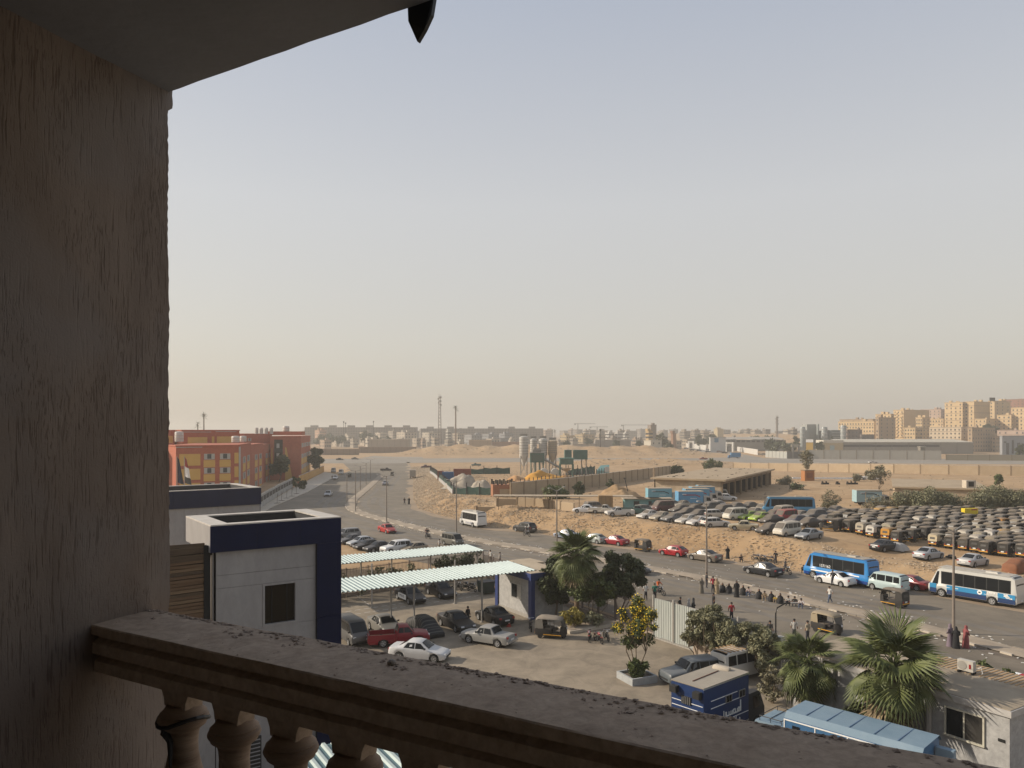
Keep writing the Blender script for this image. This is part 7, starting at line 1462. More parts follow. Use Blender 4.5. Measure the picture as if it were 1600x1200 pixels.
q = MB(); q.box((0, 0, 5.0), (4.2, 3.6, 1.8)); q.build('bin', GREEN, hp); q = MB(); q.box((0, 0, 6.0), (4.6, 4.0, .25)); q.build('rim', mat('plant_green_light', (.10, .21, .18), .7), hp)
q = MB(); q.add([(-1.5, -1.2, 2.9), (1.5, -1.2, 2.9), (1.5, 1.2, 2.9), (-1.5, 1.2, 2.9), (0, 0, 1.5)], [(0, 1, 4), (1, 2, 4), (2, 3, 4), (3, 0, 4), (0, 3, 2, 1)]); q.build('chute', PEEL, hp)
for x in (-2, 2):
    for y in (-1.7, 1.7): q = MB(); q.box((x, y, 2.1), (.4, .4, 4.4)); q.build('post', GREEN, hp)
gx_ = X_at(897, 247); hp2 = thing('storage_bins', 'pair of dark green storage bins raised on thin legs behind the hopper', 'bins', (gx_, 247, tz(gx_, 247)), 0)
for x, w in ((-2.0, 2.2), (2.0, 4.4)): q = MB(); q.box((x, 0, 7.0), (w, 3.2, 3.0)); q.build('bin', GREEN, hp2)
q = MB()
for x in (-2.6, -.4, 2.4, 3.9): q.tube([(x, -1, 0), (x, -1, 5.5)], .09, 5); q.tube([(x, 1, 0), (x, 1, 5.5)], .09, 5)
q.build('leg', STRUT, hp2)
gx_ = X_at(942, 250); cu = thing('teal_shelter', 'pale teal sheet shelter at the far end of the plant fence', 'shelter', (gx_, 250, tz(gx_, 250)), 0); q = MB(); q.add([(-2.2, -1, 0), (2, -1, 0), (2, -1, 1.8), (-2.2, -1, 1.8), (-.6, 1, 3.4), (2.2, 1, 3.6)], [(0, 1, 2, 3), (3, 2, 5, 4)]); q.build('sheet', TEAL, cu); q = MB(); q.box((1.2, -1.05, 2.2), (1.4, .2, 1.6)); q.build('panel', SILO, cu)
for (u0, u1, v, m, l) in ((684, 693, 750, mat('rust_red', (.20, .06, .035), .8), 'rusty red container left of the blue one'), (691, 709, 752, mat('container_blue', (.03, .10, .22), .7), 'blue container beside the gravel heap'), (709, 736, 746, mat('rust_red', (.2, .06, .035)), 'rusty red container behind the gravel heap')):
    p = P((u0 + u1) / 2, v); w = (u1 - u0) * p.y / 1200; t = thing('container', l, 'container', p, 0); q = MB(); q.box((0, 0, 1.35), (w, 2.4, 2.7)); q.build('container_box', m, t)
    q = MB(); k = int(w / .6)
    for i in range(k): q.box((-w / 2 + (i + .5) * w / k, -1.23, 1.35), (.12, .06, 2.5))
    q.build('ribbing', m, t)
hut = thing('brick_hut', 'small red brick hut with sprouting columns at the corner of the plant wall', 'hut', P(786, 775), .15); q = MB(); q.box((0, 0, 1.3), (5.0, 4.0, 2.6)); q.build('wall', mat('red_brick', (.27, .115, .06), .95, scale=3, col2=(.33, .16, .09)), hut); q = MB(); q.box((.1, -2.02, .9), (2.2, .05, 1.6)); q.build('plaster', BEIGEW, hut)
for x in (-2.3, -1.4, -.5, .4, 1.3, 2.2):
    for y in (-1.7, 1.5): q = MB(); q.box((x, y, 3.1), (.35, .35, 1.0 + .3 * math.sin(x * 3 + y))); q.build('stub_column', DARKIN, hut)
# net fences of the plant
NET = mat('green_net', (.030, .070, .055), .9, scale=.4, col2=(.06, .11, .09)); NETP = mat('net_post', (.035, .03, .03), .8)
def net_fence(label, pts, h, step, seg=None, netm=None, base=None):
    p0 = Vector((*pts[0], 0)); t = thing('net_fence', label, 'fence', p0); line = resample(pts, step)
    for a, b in zip(line, line[1:]):
        d = b - a; z = min(tz(a.x, a.y), tz(b.x, b.y)); c = a - p0; an = math.atan2(d.y, d.x)
        if netm: q = MB(); hh = h * rnd.uniform(.55, .9); q.add([(0, 0, 0), (d.length, 0, 0), (d.length, 0, hh), (d.length / 2, .1, hh * .85), (0, 0, hh * 1.02)], [(0, 1, 2, 3, 4)]); q.build('net', netm, t, (c.x, c.y, z), an)
        q = MB(); q.tube([(0, 0, 0), (0, 0, h)], .11, 5); q.build('post', NETP, t, (c.x, c.y, z))
        if base: q = MB(); q.box((d.length / 2, 0, .5), (d.length, .25, 1.0)); q.build('base_panel', base, t, (c.x, c.y, z), an)
    return t
net_fence('dark post fence along the near side of the plant, above the beige wall', [plat(806, 769), plat(880, 757), plat(950, 745)], 3.0, 2.5, netm=None, base=STRUT)
net_fence('green net fence running down to the road along the rubble slope', [plat(672, 733), plat(684, 748), plat(708, 772)], 2.6, 3.2, netm=NET, base=WALLW)
net_fence('green net fence in front of the gravel heaps', [plat(709, 772), plat(740, 773), plat(772, 774)], 2.7, 3.2, netm=NET)
net_fence('green net fence at the back of the plant yard, left of the silos', [PW(735, 741), PW(810, 740)], 3.0, 5.0, netm=NET)
net_fence('green net fence behind the hopper, running towards the teal shelter', [plat(888, 742), plat(935, 737)], 3.4, 3.5, netm=NET)
# ---------------------------------------------------------------- orange and yellow school
ORW = mat('school_orange', (.35, .095, .050), .9, scale=.25, col2=(.41, .122, .068), stain=.12); YLW = mat('school_yellow', (.54, .325, .080), .9, scale=.4, col2=(.60, .375, .11)); FRM = mat('window_frame_white', (.40, .385, .35), .7); SGL = mat('school_glass', (.03, .032, .035), .3); TANK = mat('tank_plastic', (.50, .475, .43), .6)
class Block:
    def __init__(s, t, P0, P1, depth, ht, m=ORW):
        s.t = t; s.P0 = Vector((*P0, 0)); s.d = Vector((*P1, 0)) - s.P0; s.L = s.d.length; s.dn = s.d / s.L; s.n = Vector((s.dn.y, -s.dn.x, 0)); s.D = depth; s.H = ht; s.a = math.atan2(s.d.y, s.d.x)
        q = MB(); q.box((s.L / 2, depth / 2, ht / 2), (s.L, depth, ht)); s.loc(q.build('wall', m, t))
        q = MB(); q.box((s.L / 2, depth / 2, ht + .12), (s.L + .3, depth + .3, .24)); s.loc(q.build('roof', ORW, t))
    def loc(s, o): o.location = s.P0 - s.t.location * 0 - Vector((s.t.location.x, s.t.location.y, 0)); o.rotation_euler = (0, 0, s.a); return o
    def panel(s, x0, x1, z0, z1, m=YLW, face='f', nm='yellow_panel', off=.05):
        q = MB()
        if face == 'f': q.box(((x0 + x1) / 2, 0, (z0 + z1) / 2), (x1 - x0, off * 2, z1 - z0))
        else: q.box((s.L, (x0 + x1) / 2, (z0 + z1) / 2), (off * 2, x1 - x0, z1 - z0))
        return s.loc(q.build(nm, m, s.t))
    def window(s, x0, x1, z0, z1, face='f'):
        f = s.panel(x0, x1, z0, z1, FRM, face, 'window', .08); w = x1 - x0
        for a, b in ((.30, .68),) if w > 2 else ((.12, .88),):
            q = MB(); c = ((x0 + w * a + x0 + w * b) / 2, -.09, (z0 + z1) / 2 + .05); sz = (w * (b - a), .05, (z1 - z0) * .82)
            if face == 'r': c = (s.L + .09, c[0], c[2]); sz = (.05, sz[0], sz[2])
            q.box(c, sz); o = q.build('pane', SGL, f)
        return f
sc1 = thing('school', 'orange and yellow school building with window bays and white roof tanks, left of the road', 'school', (X_at(330, 190), 190, 0))
YA = 172.0
b = Block(sc1, (X_at(275, YA), YA), (X_at(373, 180), 180), 12, Z_at(697, 176))
zz = lambda v, y=176: Z_at(v, y)
px = lambda u: (u - 275) / 98 * b.L
for v0, v1 in ((709, 727), (732, 749), (754, 772)): b.panel(px(280), px(312), zz(v1), zz(v0))
for u0, u1 in ((317, 335), (342, 360)):
    for v0 in (709, 731, 754): b.window(px(u0) + .1, px(u1) - .1, zz(v0 + 9), zz(v0)); b.panel(px(u0), px(u1), zz(v0 + 21), zz(v0 + 10))
for v0 in (708, 730, 752): b.panel(px(366), px(373) - .05, zz(v0 + 17), zz(v0))
b.panel(0, px(315), zz(699), zz(698), FRM, nm='parapet_edge', off=.10)
# receding wing to the right of the front block: three stepped bays
for (u0, y0, u1, y1, wins) in ((373, 181, 392, 216, 2), (392, 222, 411, 250, 2), (411, 254, 424, 278, 2)):
    w_ = Block(sc1, (X_at(u0, y0), y0), (X_at(u1, y1), y1), 14, Z_at(694.5, (y0 + y1) / 2)); H_ = w_.H
    for k in range(wins):
        x0 = w_.L * (.30 + .36 * k); ww = w_.L * .20
        for f in range(3):
            zt = H_ - 3.0 - f * 4.0
            w_.window(x0 + .1, x0 + ww, zt - 1.6, zt); w_.panel(x0 - .1, x0 + ww + .2, zt - 3.7, zt - 1.7)
    w_.panel(0, w_.L * .12, .5, H_ - .3, FRM if u0 == 373 else ORW, nm='downpipe' if u0 == 373 else 'corner_strip', off=.06)
# left wing and the rear upper blocks
w_ = Block(sc1, (X_at(228, 176), 176), (X_at(270, 186), 186), 14, Z_at(694, 181))
for k in range(5):
    for f in range(3): x0 = w_.L * (.05 + .19 * k); zt = Z_at(703, 181) - f * 3.35; w_.window(x0 + .1, x0 + 1.9, zt - 1.3, zt); w_.panel(x0, x0 + 2.0, zt - 3.0, zt - 1.4)
w_ = Block(sc1, (X_at(284, 205), 205), (X_at(374, 214), 214), 14, Z_at(673, 210)); pz = lambda u: (u - 284) / 90 * w_.L
w_.panel(pz(293), pz(323), Z_at(696, 210), Z_at(683, 210)); w_.panel(pz(338), pz(362), Z_at(695, 210), Z_at(682, 210)); w_.panel(pz(330), pz(334), Z_at(696, 210), Z_at(682, 210)); w_.panel(0, pz(329), Z_at(675.5, 210), Z_at(674.6, 210), FRM, nm='parapet_edge', off=.1); w_.panel(pz(336), pz(369), Z_at(674.8, 210), Z_at(673.9, 210), FRM, nm='parapet_edge', off=.1)
w_ = Block(sc1, (X_at(236, 205), 205), (X_at(273, 209), 209), 14, Z_at(673, 207)); w_.panel(1, 5.6, Z_at(694, 207), Z_at(681, 207))
w_ = Block(sc1, (X_at(381, 262), 262), (X_at(425, 285), 285), 22, Z_at(678.5, 272)); w_.window(3.0, 5.6, Z_at(689, 270), Z_at(684.5, 270))
sc2 = thing('school_annex', 'tall orange block with a slanting yellow wedge and dark stair balconies', 'school', (X_at(450, 290), 290, 0))
r_ = Block(sc2, (-85.1, 270.1), (-75.1, 272), 6, Z_at(682.5, 271)); pr = lambda u: (u - 424) / 46 * r_.L; zr = lambda v: Z_at(v, 271)
r_.panel(pr(430.5), pr(443.5), zr(736), zr(687), DARKIN, nm='stair_void', off=.12)
for k in range(3): r_.panel(pr(434), pr(438.5), zr(700 + k * 15), zr(693 + k * 15), FRM, nm='balcony_panel', off=.2)
for k in range(3): r_.panel(pr(430.5), pr(443.5), zr(707 + k * 14.5), zr(701 + k * 14.5), SGL, nm='balcony_rail', off=.25)
q = MB(); q.add([(pr(447), -.06, 0), (pr(459), -.06, 0), (pr(449), -.06, zr(699)), (pr(447), -.06, zr(699))], [(0, 1, 2, 3)]); r_.loc(q.build('yellow_wedge', YLW, sc2))
q = MB(); q.add([(pr(424.5), -.06, zr(730)), (pr(429), -.06, zr(736)), (pr(427.5), -.06, zr(699)), (pr(426.5), -.06, zr(700))], [(0, 1, 2, 3)]); r_.loc(q.build('yellow_wedge', YLW, sc2))
# right face of the annex recedes along the street
r2 = Block(sc2, (X_at(470, 272.5), 272.5), (X_at(485, 324), 324), 9.5, Z_at(682.5, 271) - .05)
for f in range(4):
    zt = r2.H - 2.3 - f * 3.9
    for k in range(4):
        x0 = r2.L * (.06 + .235 * k); r2.window(x0 + .6, x0 + r2.L * .19 - .6, zt - 1.5, zt)
        if f: r2.panel(x0, x0 + r2.L * .20, zt - 3.7, zt - 1.6); 
def tank(u, vb, vt, w, y, label, n=0, ty='vertical'):
    x = X_at(u, y); r = w / 2 * y / 1200; z0, z1 = Z_at(vb, y), Z_at(vt, y); t = thing('water_tank', label, 'water tank', (x, y, z0), 0, 'white water tanks on the school roofs'); h = z1 - z0
    q = MB(); q.lathe([(r * .96, 0), (r, h * .1), (r, h * .85), (r * .9, h * .95), (r * .3, h)], 16); q.build('tank_shell', TANK, t, smooth=40)
    for k in (.3, .6): q = MB(); q.lathe([(r + .002, h * k - .08), (r + .05, h * k), (r + .002, h * k + .08)], 16); q.build('band', KERB, t)
for u, l in ((401, 'first white tank of the four on the rear school roof'), (408.5, 'second white tank of the four on the rear school roof'), (416.3, 'third white tank of the four on the rear school roof'), (424, 'fourth white tank of the four on the rear school roof')): tank(u, 678, 668, 5.2, 268, l)
tank(447, 675, 665.5, 10, 285, 'large white tank on the roof of the annex with the yellow wedge'); tank(368, 691, 681, 12, 188, 'wide white tank on the front school roof, above its corner'); tank(380, 690, 681, 10, 200, 'wide white tank just right of the corner tank'); tank(280, 690, 674, 13, 190, 'tall white tank between the two upper school blocks')
r3 = MB(); r3.box((X_at(447, 285) - sc2.location.x, -5, Z_at(677, 285)), (13, 4, 1.4)); r3.build('tank_plinth', ORW, sc2)
# flags
for u, c, l, rz in ((282.5, None, 'dark navy flag hanging from its pole before the school', 0), (288, 1, 'red, white and black flag hanging from its pole before the school', 0)):
    y = 168 if c is None else 166; x = X_at(u - 6 if c is None else u, y); t = thing('flag', l, 'flag', (x, y, 0)); q = MB(); q.tube([(0, 0, 0), (0, 0, Z_at(713, y))], .07, 6); q.build('pole', STEEL, t); zt = Z_at(714, y)
    parts = (((.36, .38, .37), BLACKP),) if False else None
    cols = [(NAVY, 0, 1)] if c is None else [(LAMPR, 0, .36), (WHITE, .36, .75), (BLACKP, .75, 1)]
    for m, a, b_ in cols:
        q = MB(); Hh = 5.6
        for i in range(7):
            for j in range(2): f = i / 6; zz_ = zt - (a + (b_ - a) * j) * Hh; w = .35 + 1.15 * ((a + (b_ - a) * j)) ** .8; q.V.append((.1 + f * w, .18 * math.sin(f * 9 + j), zz_ - f * .5))
        q.F = [(i * 2, i * 2 + 1, i * 2 + 3, i * 2 + 2) for i in range(6)]; q.M = [0] * 6; q.build('flag_cloth', m, t, smooth=60)
# fences of the school along the street
KF = [GW(400, 799), GW(416, 787), GW(436, 774), GW(457, 762)]
wf_ = wall_run('white_fence', 'white perforated fence along the pavement beside the navy-fascia roof', KF, 2.9, 5.5, WALLW, cap=True, pier=True, cat='fence', pierm=WALLW)
for k in list(kids(wf_)):
    if k.name.startswith('wall_panel'):
        d = k.dimensions
        for i in range(3): q = MB(); q.box(((i - 1) * 1.6, -.0, 1.9), (1.2, .32, 1.1)); q.build('opening', DARKIN, wf_, k.location, k.rotation_euler[2])
wall_run('school_fence', 'long orange and yellow pillared school fence running along the pavement', [GW(466, 757), GW(480, 750), GW(494, 743), GW(506, 737)], 2.6, 3.6, YLW, cap=True, pier=True, cat='fence', pierm=ORW)
sw = sheet('pavement', [GW(395, 812), GW(428, 791.5), GW(480, 769.5), GW(518, 748.5), GW(528, 742), GW(507, 738), GW(458, 763), GW(416, 788), GW(385, 810)], .12, KERB)
km = MB(); 
kb_ = [Vector((*p, 0)) for p in KL[:4]]
for a, b_ in zip(kb_, kb_[1:]): d = b_ - a; c = (a + b_) / 2; km.box((c.x, c.y, .07), (d.length, .3, .15), rz=math.atan2(d.y, d.x))
o = km.build('pavement_kerb', KERB); tag(o, kind='structure')
SAPL = ('nearest the navy roof', 'second from the navy roof', 'in the middle of the five', 'fourth from the navy roof', 'farthest along the pavement')
for i, (u, v) in enumerate(((433, 787), (440, 783), (448, 779), (456, 776), (463, 772))): t = thing('young_tree_stake', 'bare staked young tree by the white fence, ' + SAPL[i], 'sapling', G(u, v), 0, 'staked saplings along the pavement'); q = MB(); q.tube([(0, 0, 0), (.05, 0, 2.4)], .05, 4); q.tube([(.05, 0, 1.6), (.4, .1, 2.5)], .025, 4); q.build('trunk', BARK, t); q = MB(); q.box((0, 0, .15), (1.3, 1.3, .06)); q.build('tree_pit', DIRTY, t)
# ---------------------------------------------------------------- lamp posts
def lamp_proto():
    t = thing('street_lamp', 'p', 'street lamp'); q = MB(); q.tube([(0, 0, -.1), (0, 0, 2.0), (0, 0, 8.8)], [.14, .12, .07], 8); q.build('pole', mat('lamp_pole', (.20, .165, .135), .7), t); q = MB(); q.lathe([(.2, -.05), (.2, .3), (.13, .35)], 8); q.build('base', STEEL, t)
    for s in (-1, 1):
        q = MB(); q.tube([(0, 0, 8.6), (0, s * 1.5, 9.1)], .045, 6); q.build('arm', STEEL, t); q = MB(); q.box((0, s * 1.75, 9.13), (.2, .6, .10), taper=.8); q.build('lamp_head', STEEL, t)
    return t
lp = lamp_proto()
for i, (u, v, l) in enumerate(((1490, 990, 'tall double-armed street lamp beside the three women, in front of the white and blue bus'), (1104, 905, 'tall double-armed street lamp among the people waiting on the kerb'), (870, 862, 'tall double-armed street lamp left of the palm'), (713, 834, 'tall double-armed street lamp left of the small white bus'), (604, 817, 'tall double-armed street lamp above the bright red sedan'), (555.5, 800, 'tall double-armed street lamp at the tip of the median'), (542, 787, 'thin street lamp behind the tip of the median'), (572, 757, 'street lamp standing highest along the far median'), (563, 766, 'street lamp half way up the far median'), (579, 749, 'street lamp at the far end of the median'))):
    p = P(u, v); near = min(range(len(med)), key=lambda k: (med[k] - Vector((p.x, p.y, 0))).length_squared); o = dup(lp, p, street_dir(p) + .15, l, 'double-armed street lamps along the median')
    if v < 790: o.scale = (.85, .85, .8)
drop(lp)
# ---------------------------------------------------------------- planting out in the field
bush('dark shrub against the beige wall, right of the green creepers', P(903, 775), 3.4, 3.2, DARKLEAF, 700, .3, 61); bush('green creeping shrubs at the foot of the beige wall', P(870, 779), 8.5, 2.4, MIDLEAF, 1000, .35, 62, wide=3); bush('small dark shrub higher along the beige wall', P(954, 764), 2.4, 2.6, DARKLEAF, 500, .3, 63)
bush('large dark green bush behind the roof of the long shed', P(1112, 736), 9.5, 4.6, MIDLEAF, 1300, .5, 64, wide=5); bush('dark bush by the wall end, left of the large one', P(1056, 742), 6, 3.2, DARKLEAF, 800, .45, 65, wide=4)
tree('bare grey tree beside the orange hut', P(1259, 747.5), 8.6, 5.5, DUSTLEAF, 900, .3, 66, trunk_h=3.4, stems=3, nclump=14); tree('leafless pale tree left of the white four-by-four', P(1372, 765), 6.0, 6.0, DUSTLEAF, 900, .30, 67, trunk_h=1.4, stems=4, nclump=14); bush('small pale bush left of the bare pale tree', P(1338, 752), 3.0, 2.2, DUSTLEAF, 400, .3, 68)
tree('small green tree at the far right of the field', P(1559, 763), 3.4, 2.4, MIDLEAF, 500, .3, 69, trunk_h=1.2); bush('pale dry bush left of the orange hut', P(1222, 757), 6, 2.2, DUSTLEAF, 600, .3, 70); bush('two dark low shrubs below the pale dry bush', P(1244, 765), 4.2, 1.6, DARKLEAF, 350, .3, 71)
for i, (u, v, w, h, l, m) in enumerate(((1298, 800, 4.5, 3.6, 'sparse pale shrub at the back of the tuk-tuk rows, leftmost', DUSTLEAF), (1372, 800, 6.5, 2.6, 'dusty shrub before the parked box truck', DUSTLEAF), (1425, 801, 8, 4.2, 'dusty green shrub against the peeling wall, left part', OLIVE), (1450, 803, 8, 4.6, 'tall dusty green shrub against the peeling wall, middle', OLIVE), (1482, 803, 8, 3.8, 'dusty green shrub below the doorway of the peeling wall', OLIVE), (1532, 803, 8, 3.6, 'dusty green shrub right of the yellow sign', OLIVE), (1560, 801, 9, 4.8, 'large dusty shrub at the right end of the peeling wall', OLIVE), (1590, 803, 9, 4.2, 'large dusty shrub at the right edge above the tuk-tuks', OLIVE))):
    bush(l, P(u, v), w, h, m, 3600 if m is OLIVE else 1200, .17, 80 + i, 'dusty shrubs behind the tuk-tuks', wide=3.5)
tree('dark dense tree beside the annex fence', P(492, 741), 10.5, 7.5, DARKLEAF, 2200, .6, 95, trunk_h=1.5, wide=16); tree('dusty dark tree in front of the school wing', Vector((X_at(436, 262), 262, 0)), 8.5, 9.0, DARKLEAF, 2200, .5, 96, trunk_h=2); bush('leafy bush at the end of the white fence', P(462, 762), 3.0, 3.6, MIDLEAF, 600, .3, 97); bush('dark bush on the pavement by the school fence', P(472, 765), 3.0, 3.4, DARKLEAF, 600, .3, 98)
oh = thing('orange_hut', 'small orange painted hut beside the bare grey tree', 'hut', P(1262, 751), .1); q = MB(); q.box((0, 0, 1.5), (2.9, 2.4, 3.0)); q.build('wall', mat('hut_orange', (.33, .14, .05), .9), oh); q = MB(); q.box((0, 0, 3.06), (3.2, 2.7, .14)); q.build('roof', PILE, oh); q = MB(); q.box((0, -1.22, 1.6), (1.8, .06, 1.5)); q.build('panel', mat('hut_panel', (.22, .085, .04), .9), oh)
pk = MB()
for k in range(46): p = P(1240 + k * 3.0, 748.2 + .6 * k / 46); pk.box((p.x, p.y, p.z + .25), (.75, .35, .5))
o = pk.build('painted_kerb_stones', WHITE); tag(o, 'white painted kerb stones in a row across the sandy yard', 'kerb'); o['kind'] = 'stuff'
for i, (u, w) in enumerate(((1285, 4), (1291, 3), (1308, 6), (1324, 3), (1330, 2), (1336, 3))): t = thing('scrap_pile', 'little dark scrap pile on the sandy yard, ' + ('nearest the orange hut', 'second from the orange hut', 'third from the orange hut', 'fourth from the orange hut', 'next to last', 'nearest the white car')[i], 'scrap', P(u, 757), 0, 'scrap piles on the sandy yard'); q = MB(); q.box((0, 0, .4), (w * .15, .5, .9), rz=.4, taper=.6); q.box((.5, .1, .25), (.5, .4, .5), rz=.2); q.build('scrap', DARKIN, t)
# ---------------------------------------------------------------- the town beyond
FW = mat('far_window', (.035, .035, .038), .4); PARA = mat('far_parapet', (.30, .22, .15), .9)
def bmat(c): return mat('plaster_%d_%d_%d' % tuple(int(x * 100) for x in c), c, .92, scale=.08, var=.07)
def town(label, ul, uc, ur, vt, Y, col, floors, cl, cs, cat='apartment block', group=None, name='apartment_block', shade=None, roof=2, bands=0, fh=3.3, wsz=(1.2, 1.4), balc=0, z0=None):
    """a block with its near corner under pixel uc, a face towards the sun running back-left to ul and the other face back-right to ur"""
    X = X_at(uc, Y); k = (ul - 800) / 1200; Lf = max(.5, (X - k * Y) / (.53 + .848 * k)); k = (ur - 800) / 1200; Ls = max(.5, (k * Y - X) / (.848 - .53 * k)); zt = Z_at(vt, Y); g = tz(X, Y) if z0 is None else z0
    t = thing(name, label, cat, (X, Y, g), A2 + math.pi, group); h = zt - g      # local +x runs along the sunlit face (back-left), +y ... into the block is -e1 rotated
    # in this frame x = -E2, y = -E1 ; the block fills x 0..Lf, y 0..-Ls
    q = MB(); q.box((Lf / 2, -Ls / 2, h / 2), (Lf, Ls, h)); q.build('wall', bmat(col), t)
    q = MB(); q.box((Lf / 2, -Ls / 2, h + .3), (Lf + .5, Ls + .5, .6)); q.build('parapet', bmat(tuple(c * .82 for c in col)), t)
    m = MB(); rr = random.Random(int(ul * 7 + vt))
    for f in range(floors):
        z = h - 1.9 - f * fh
        if z < 1: break
        for n_, L_, face in ((cl, Lf, 0), (cs, Ls, 1)):
            for i in range(n_):
                c = L_ * (i + .5) / n_ + rr.uniform(-.1, .1)
                if rr.random() < .06: continue
                w = wsz[0] * rr.uniform(.8, 1.1)
                m.box((c, .02, z), (w, .16, wsz[1])) if face == 0 else m.box((-.02, -c, z), (.16, w, wsz[1]))
    if m.V: o = m.build('windows', FW, t); o['kind'] = 'stuff'
    for b in range(bands):
        q = MB(); z = h - 3.4 - b * fh * 2; q.box((Lf / 2, -Ls / 2, z), (Lf + .25, Ls + .25, .35)); q.build('band', PARA, t)
    if balc:
        m = MB()
        for f in range(floors):
            for i in range(balc): m.box((Lf * (i + .5) / balc, .5, h - 2.9 - f * fh), (Lf / balc * .55, 1.1, 1.0))
        o = m.build('balconies', bmat(tuple(min(1, c * 1.15) for c in col)), t); o['kind'] = 'stuff'
    for _ in range(roof):
        q = MB(); x, y = rr.uniform(.15, .85) * Lf, -rr.uniform(.15, .85) * Ls; s = rr.uniform(.8, 2.4); q.box((x, y, h + .6 + s / 2), (s * 1.4, s * 1.4, s)); q.build('roof_hut', bmat(tuple(c * .9 for c in col)), t)
    return t
YC, TAN, PINK, SAN = (.56, .41, .235), (.38, .275, .175), (.42, .31, .245), (.52, .42, .30)
GH = 'apartment blocks on the rise at the right'
for a in (('long yellow apartment block with two rows of small windows, left end of the hillside', 1310, 1366, 1371, 659, 690, YC, 6, 13, 1, 2), ('pale roof storey standing behind the long yellow block', 1312, 1364, 1370, 655.5, 730, TAN, 1, 6, 1, 1), ('tan block with a blank shaded wall, right of the long yellow block', 1368, 1373, 1399, 653, 680, TAN, 6, 1, 3, 0), ('yellow upper storey behind the tan blank-walled block', 1368, 1392, 1397, 647.5, 720, YC, 3, 4, 1, 0),
          ('yellow block with stacked balconies beside a large blank wall', 1396, 1412, 1452, 641, 760, YC, 8, 3, 0, 0), ('small yellow block in front of the large blank wall', 1431, 1441, 1453, 653, 720, YC, 7, 3, 2, 2), ('low yellow houses below the stacked balconies', 1413, 1430, 1433, 669, 700, YC, 3, 4, 1, 0), ('red and grey block behind, right of the large blank wall', 1438, 1470, 1478, 640, 860, PINK, 6, 5, 1, 1),
          ('mid-height yellow block filling the gap left of the tallest one', 1452, 1474, 1478, 655, 740, YC, 6, 5, 1, 1), ('tallest yellow block with red banded floors', 1476, 1504, 1507, 629, 720, YC, 11, 4, 1, 4), ('yellow banded block next to the tallest, with a great blank side wall', 1506, 1522, 1547, 628, 715, YC, 10, 2, 0, 4), ('narrow yellow block rising behind the great blank side wall', 1544, 1554, 1579, 627, 760, YC, 9, 1, 3, 0),
          ('dark red brick block at the top of the hillside', 1566, 1600, 1640, 624, 900, (.25, .12, .08), 8, 6, 4, 0), ('bright yellow block at the right edge of the hillside', 1580, 1612, 1640, 637, 690, YC, 9, 5, 4, 2), ('yellow block with a stair bay, left of the bright edge block', 1558, 1580, 1584, 649, 700, YC, 8, 3, 1, 2), ('low yellow house below the great blank side wall', 1523, 1541, 1560, 655, 700, YC, 6, 3, 2, 1),
          ('cream block with a blue-grey entrance bay, in front of the hillside', 1452, 1502, 1521, 668, 655, SAN, 6, 8, 2, 2), ('brown block with rows of tiny windows right of the cream block', 1512, 1519, 1555, 669, 640, TAN, 8, 1, 9, 1), ('tan block behind the brown one, with small loophole windows', 1550, 1556, 1566, 682, 645, TAN, 5, 1, 3, 0), ('pinkish parapeted house below the yellow edge block', 1558, 1612, 1640, 673, 660, PINK, 5, 6, 3, 1)):
    l, ul, uc, ur, vt, Y, c, fl, cl, cs, bd = a; town(l, ul, uc, ur, vt, Y, c, fl, cl, cs, group=GH, bands=bd, balc=2 if 'balconies beside' in l else 0, roof=3 if Y > 700 else 1)
GB = mat('grey_blue_wall', (.27, .285, .295), .9, scale=.3, col2=(.36, .375, .38))
t = town('grey-blue rendered building with tall door recesses at the right edge', 1562, 1566, 1645, 682, 560, (.30, .31, .32), 0, 0, 0, name='grey_building', roof=0)
for x0, w, z0, h in ((6, 3.5, 0, 9), (14, 2.5, 1, 10), (2.5, 3, 9, 1.2), (22, 4, 0, 9)): q = MB(); q.box((-.1, -x0 - w / 2, z0 + h / 2), (.3, w, h)); q.build('recess', FW, t)
t = thing('roof_billboard', 'dark board standing on a roof near the top of the hillside', 'billboard', (X_at(1550.5, 740), 740, Z_at(628, 740) - .5), .3); q = MB(); q.box((0, 0, 3.0), (6.5, .5, 3.4)); q.build('board', DARKIN, t); q = MB(); q.box((-2, 0, .7), (.3, .3, 1.4)); q.box((2, 0, .7), (.3, .3, 1.4)); q.build('leg', DARKIN, t)
tree('dark tree among the yellow blocks of the hillside', Vector((X_at(1549, 690), 690, 10)), 14, 13, FARLEAF, 1600, 1.0, 101, trunk_h=3)
tree('dark roadside tree at the right edge beyond the field wall', Vector((X_at(1596, 470), 470, 0)), 9, 7, FARLEAF, 1200, .6, 102, trunk_h=2)
# warehouse with long pale roof
wh = thing('warehouse', 'long low warehouse with a pale roof and a cream and yellow end, below the hillside', 'warehouse', (X_at(1318, 600), 600, 0), R(-3)); Lw = X_at(1527, 590) - X_at(1318, 600)
q = MB(); q.box((Lw / 2, 9, 4.3), (Lw, 18, 8.6)); q.build('wall', bmat((.26, .24, .21)), wh); q = MB(); q.box((Lw / 2, 9, 8.9), (Lw + .5, 18.6, .5)); q.build('fascia', bmat((.36, .34, .30)), wh); q = MB(); q.add([(0, -.3, 9.16), (Lw, -.3, 9.16), (Lw, 30, 11.2), (0, 30, 11.2)], [(0, 1, 2, 3)]); q.build('roof', bmat((.46, .42, .34)), wh)
q = MB(); q.box((Lw * .37, -.05, 6.2), (Lw * .74, .2, 1.7)); o = q.build('window_strip', FW, wh)
for k in range(1, 8): q = MB(); q.box((Lw * k / 8, -.1, 4.2), (.3, .3, 8.2)); q.build('pilaster', bmat((.2, .18, .16)), wh)
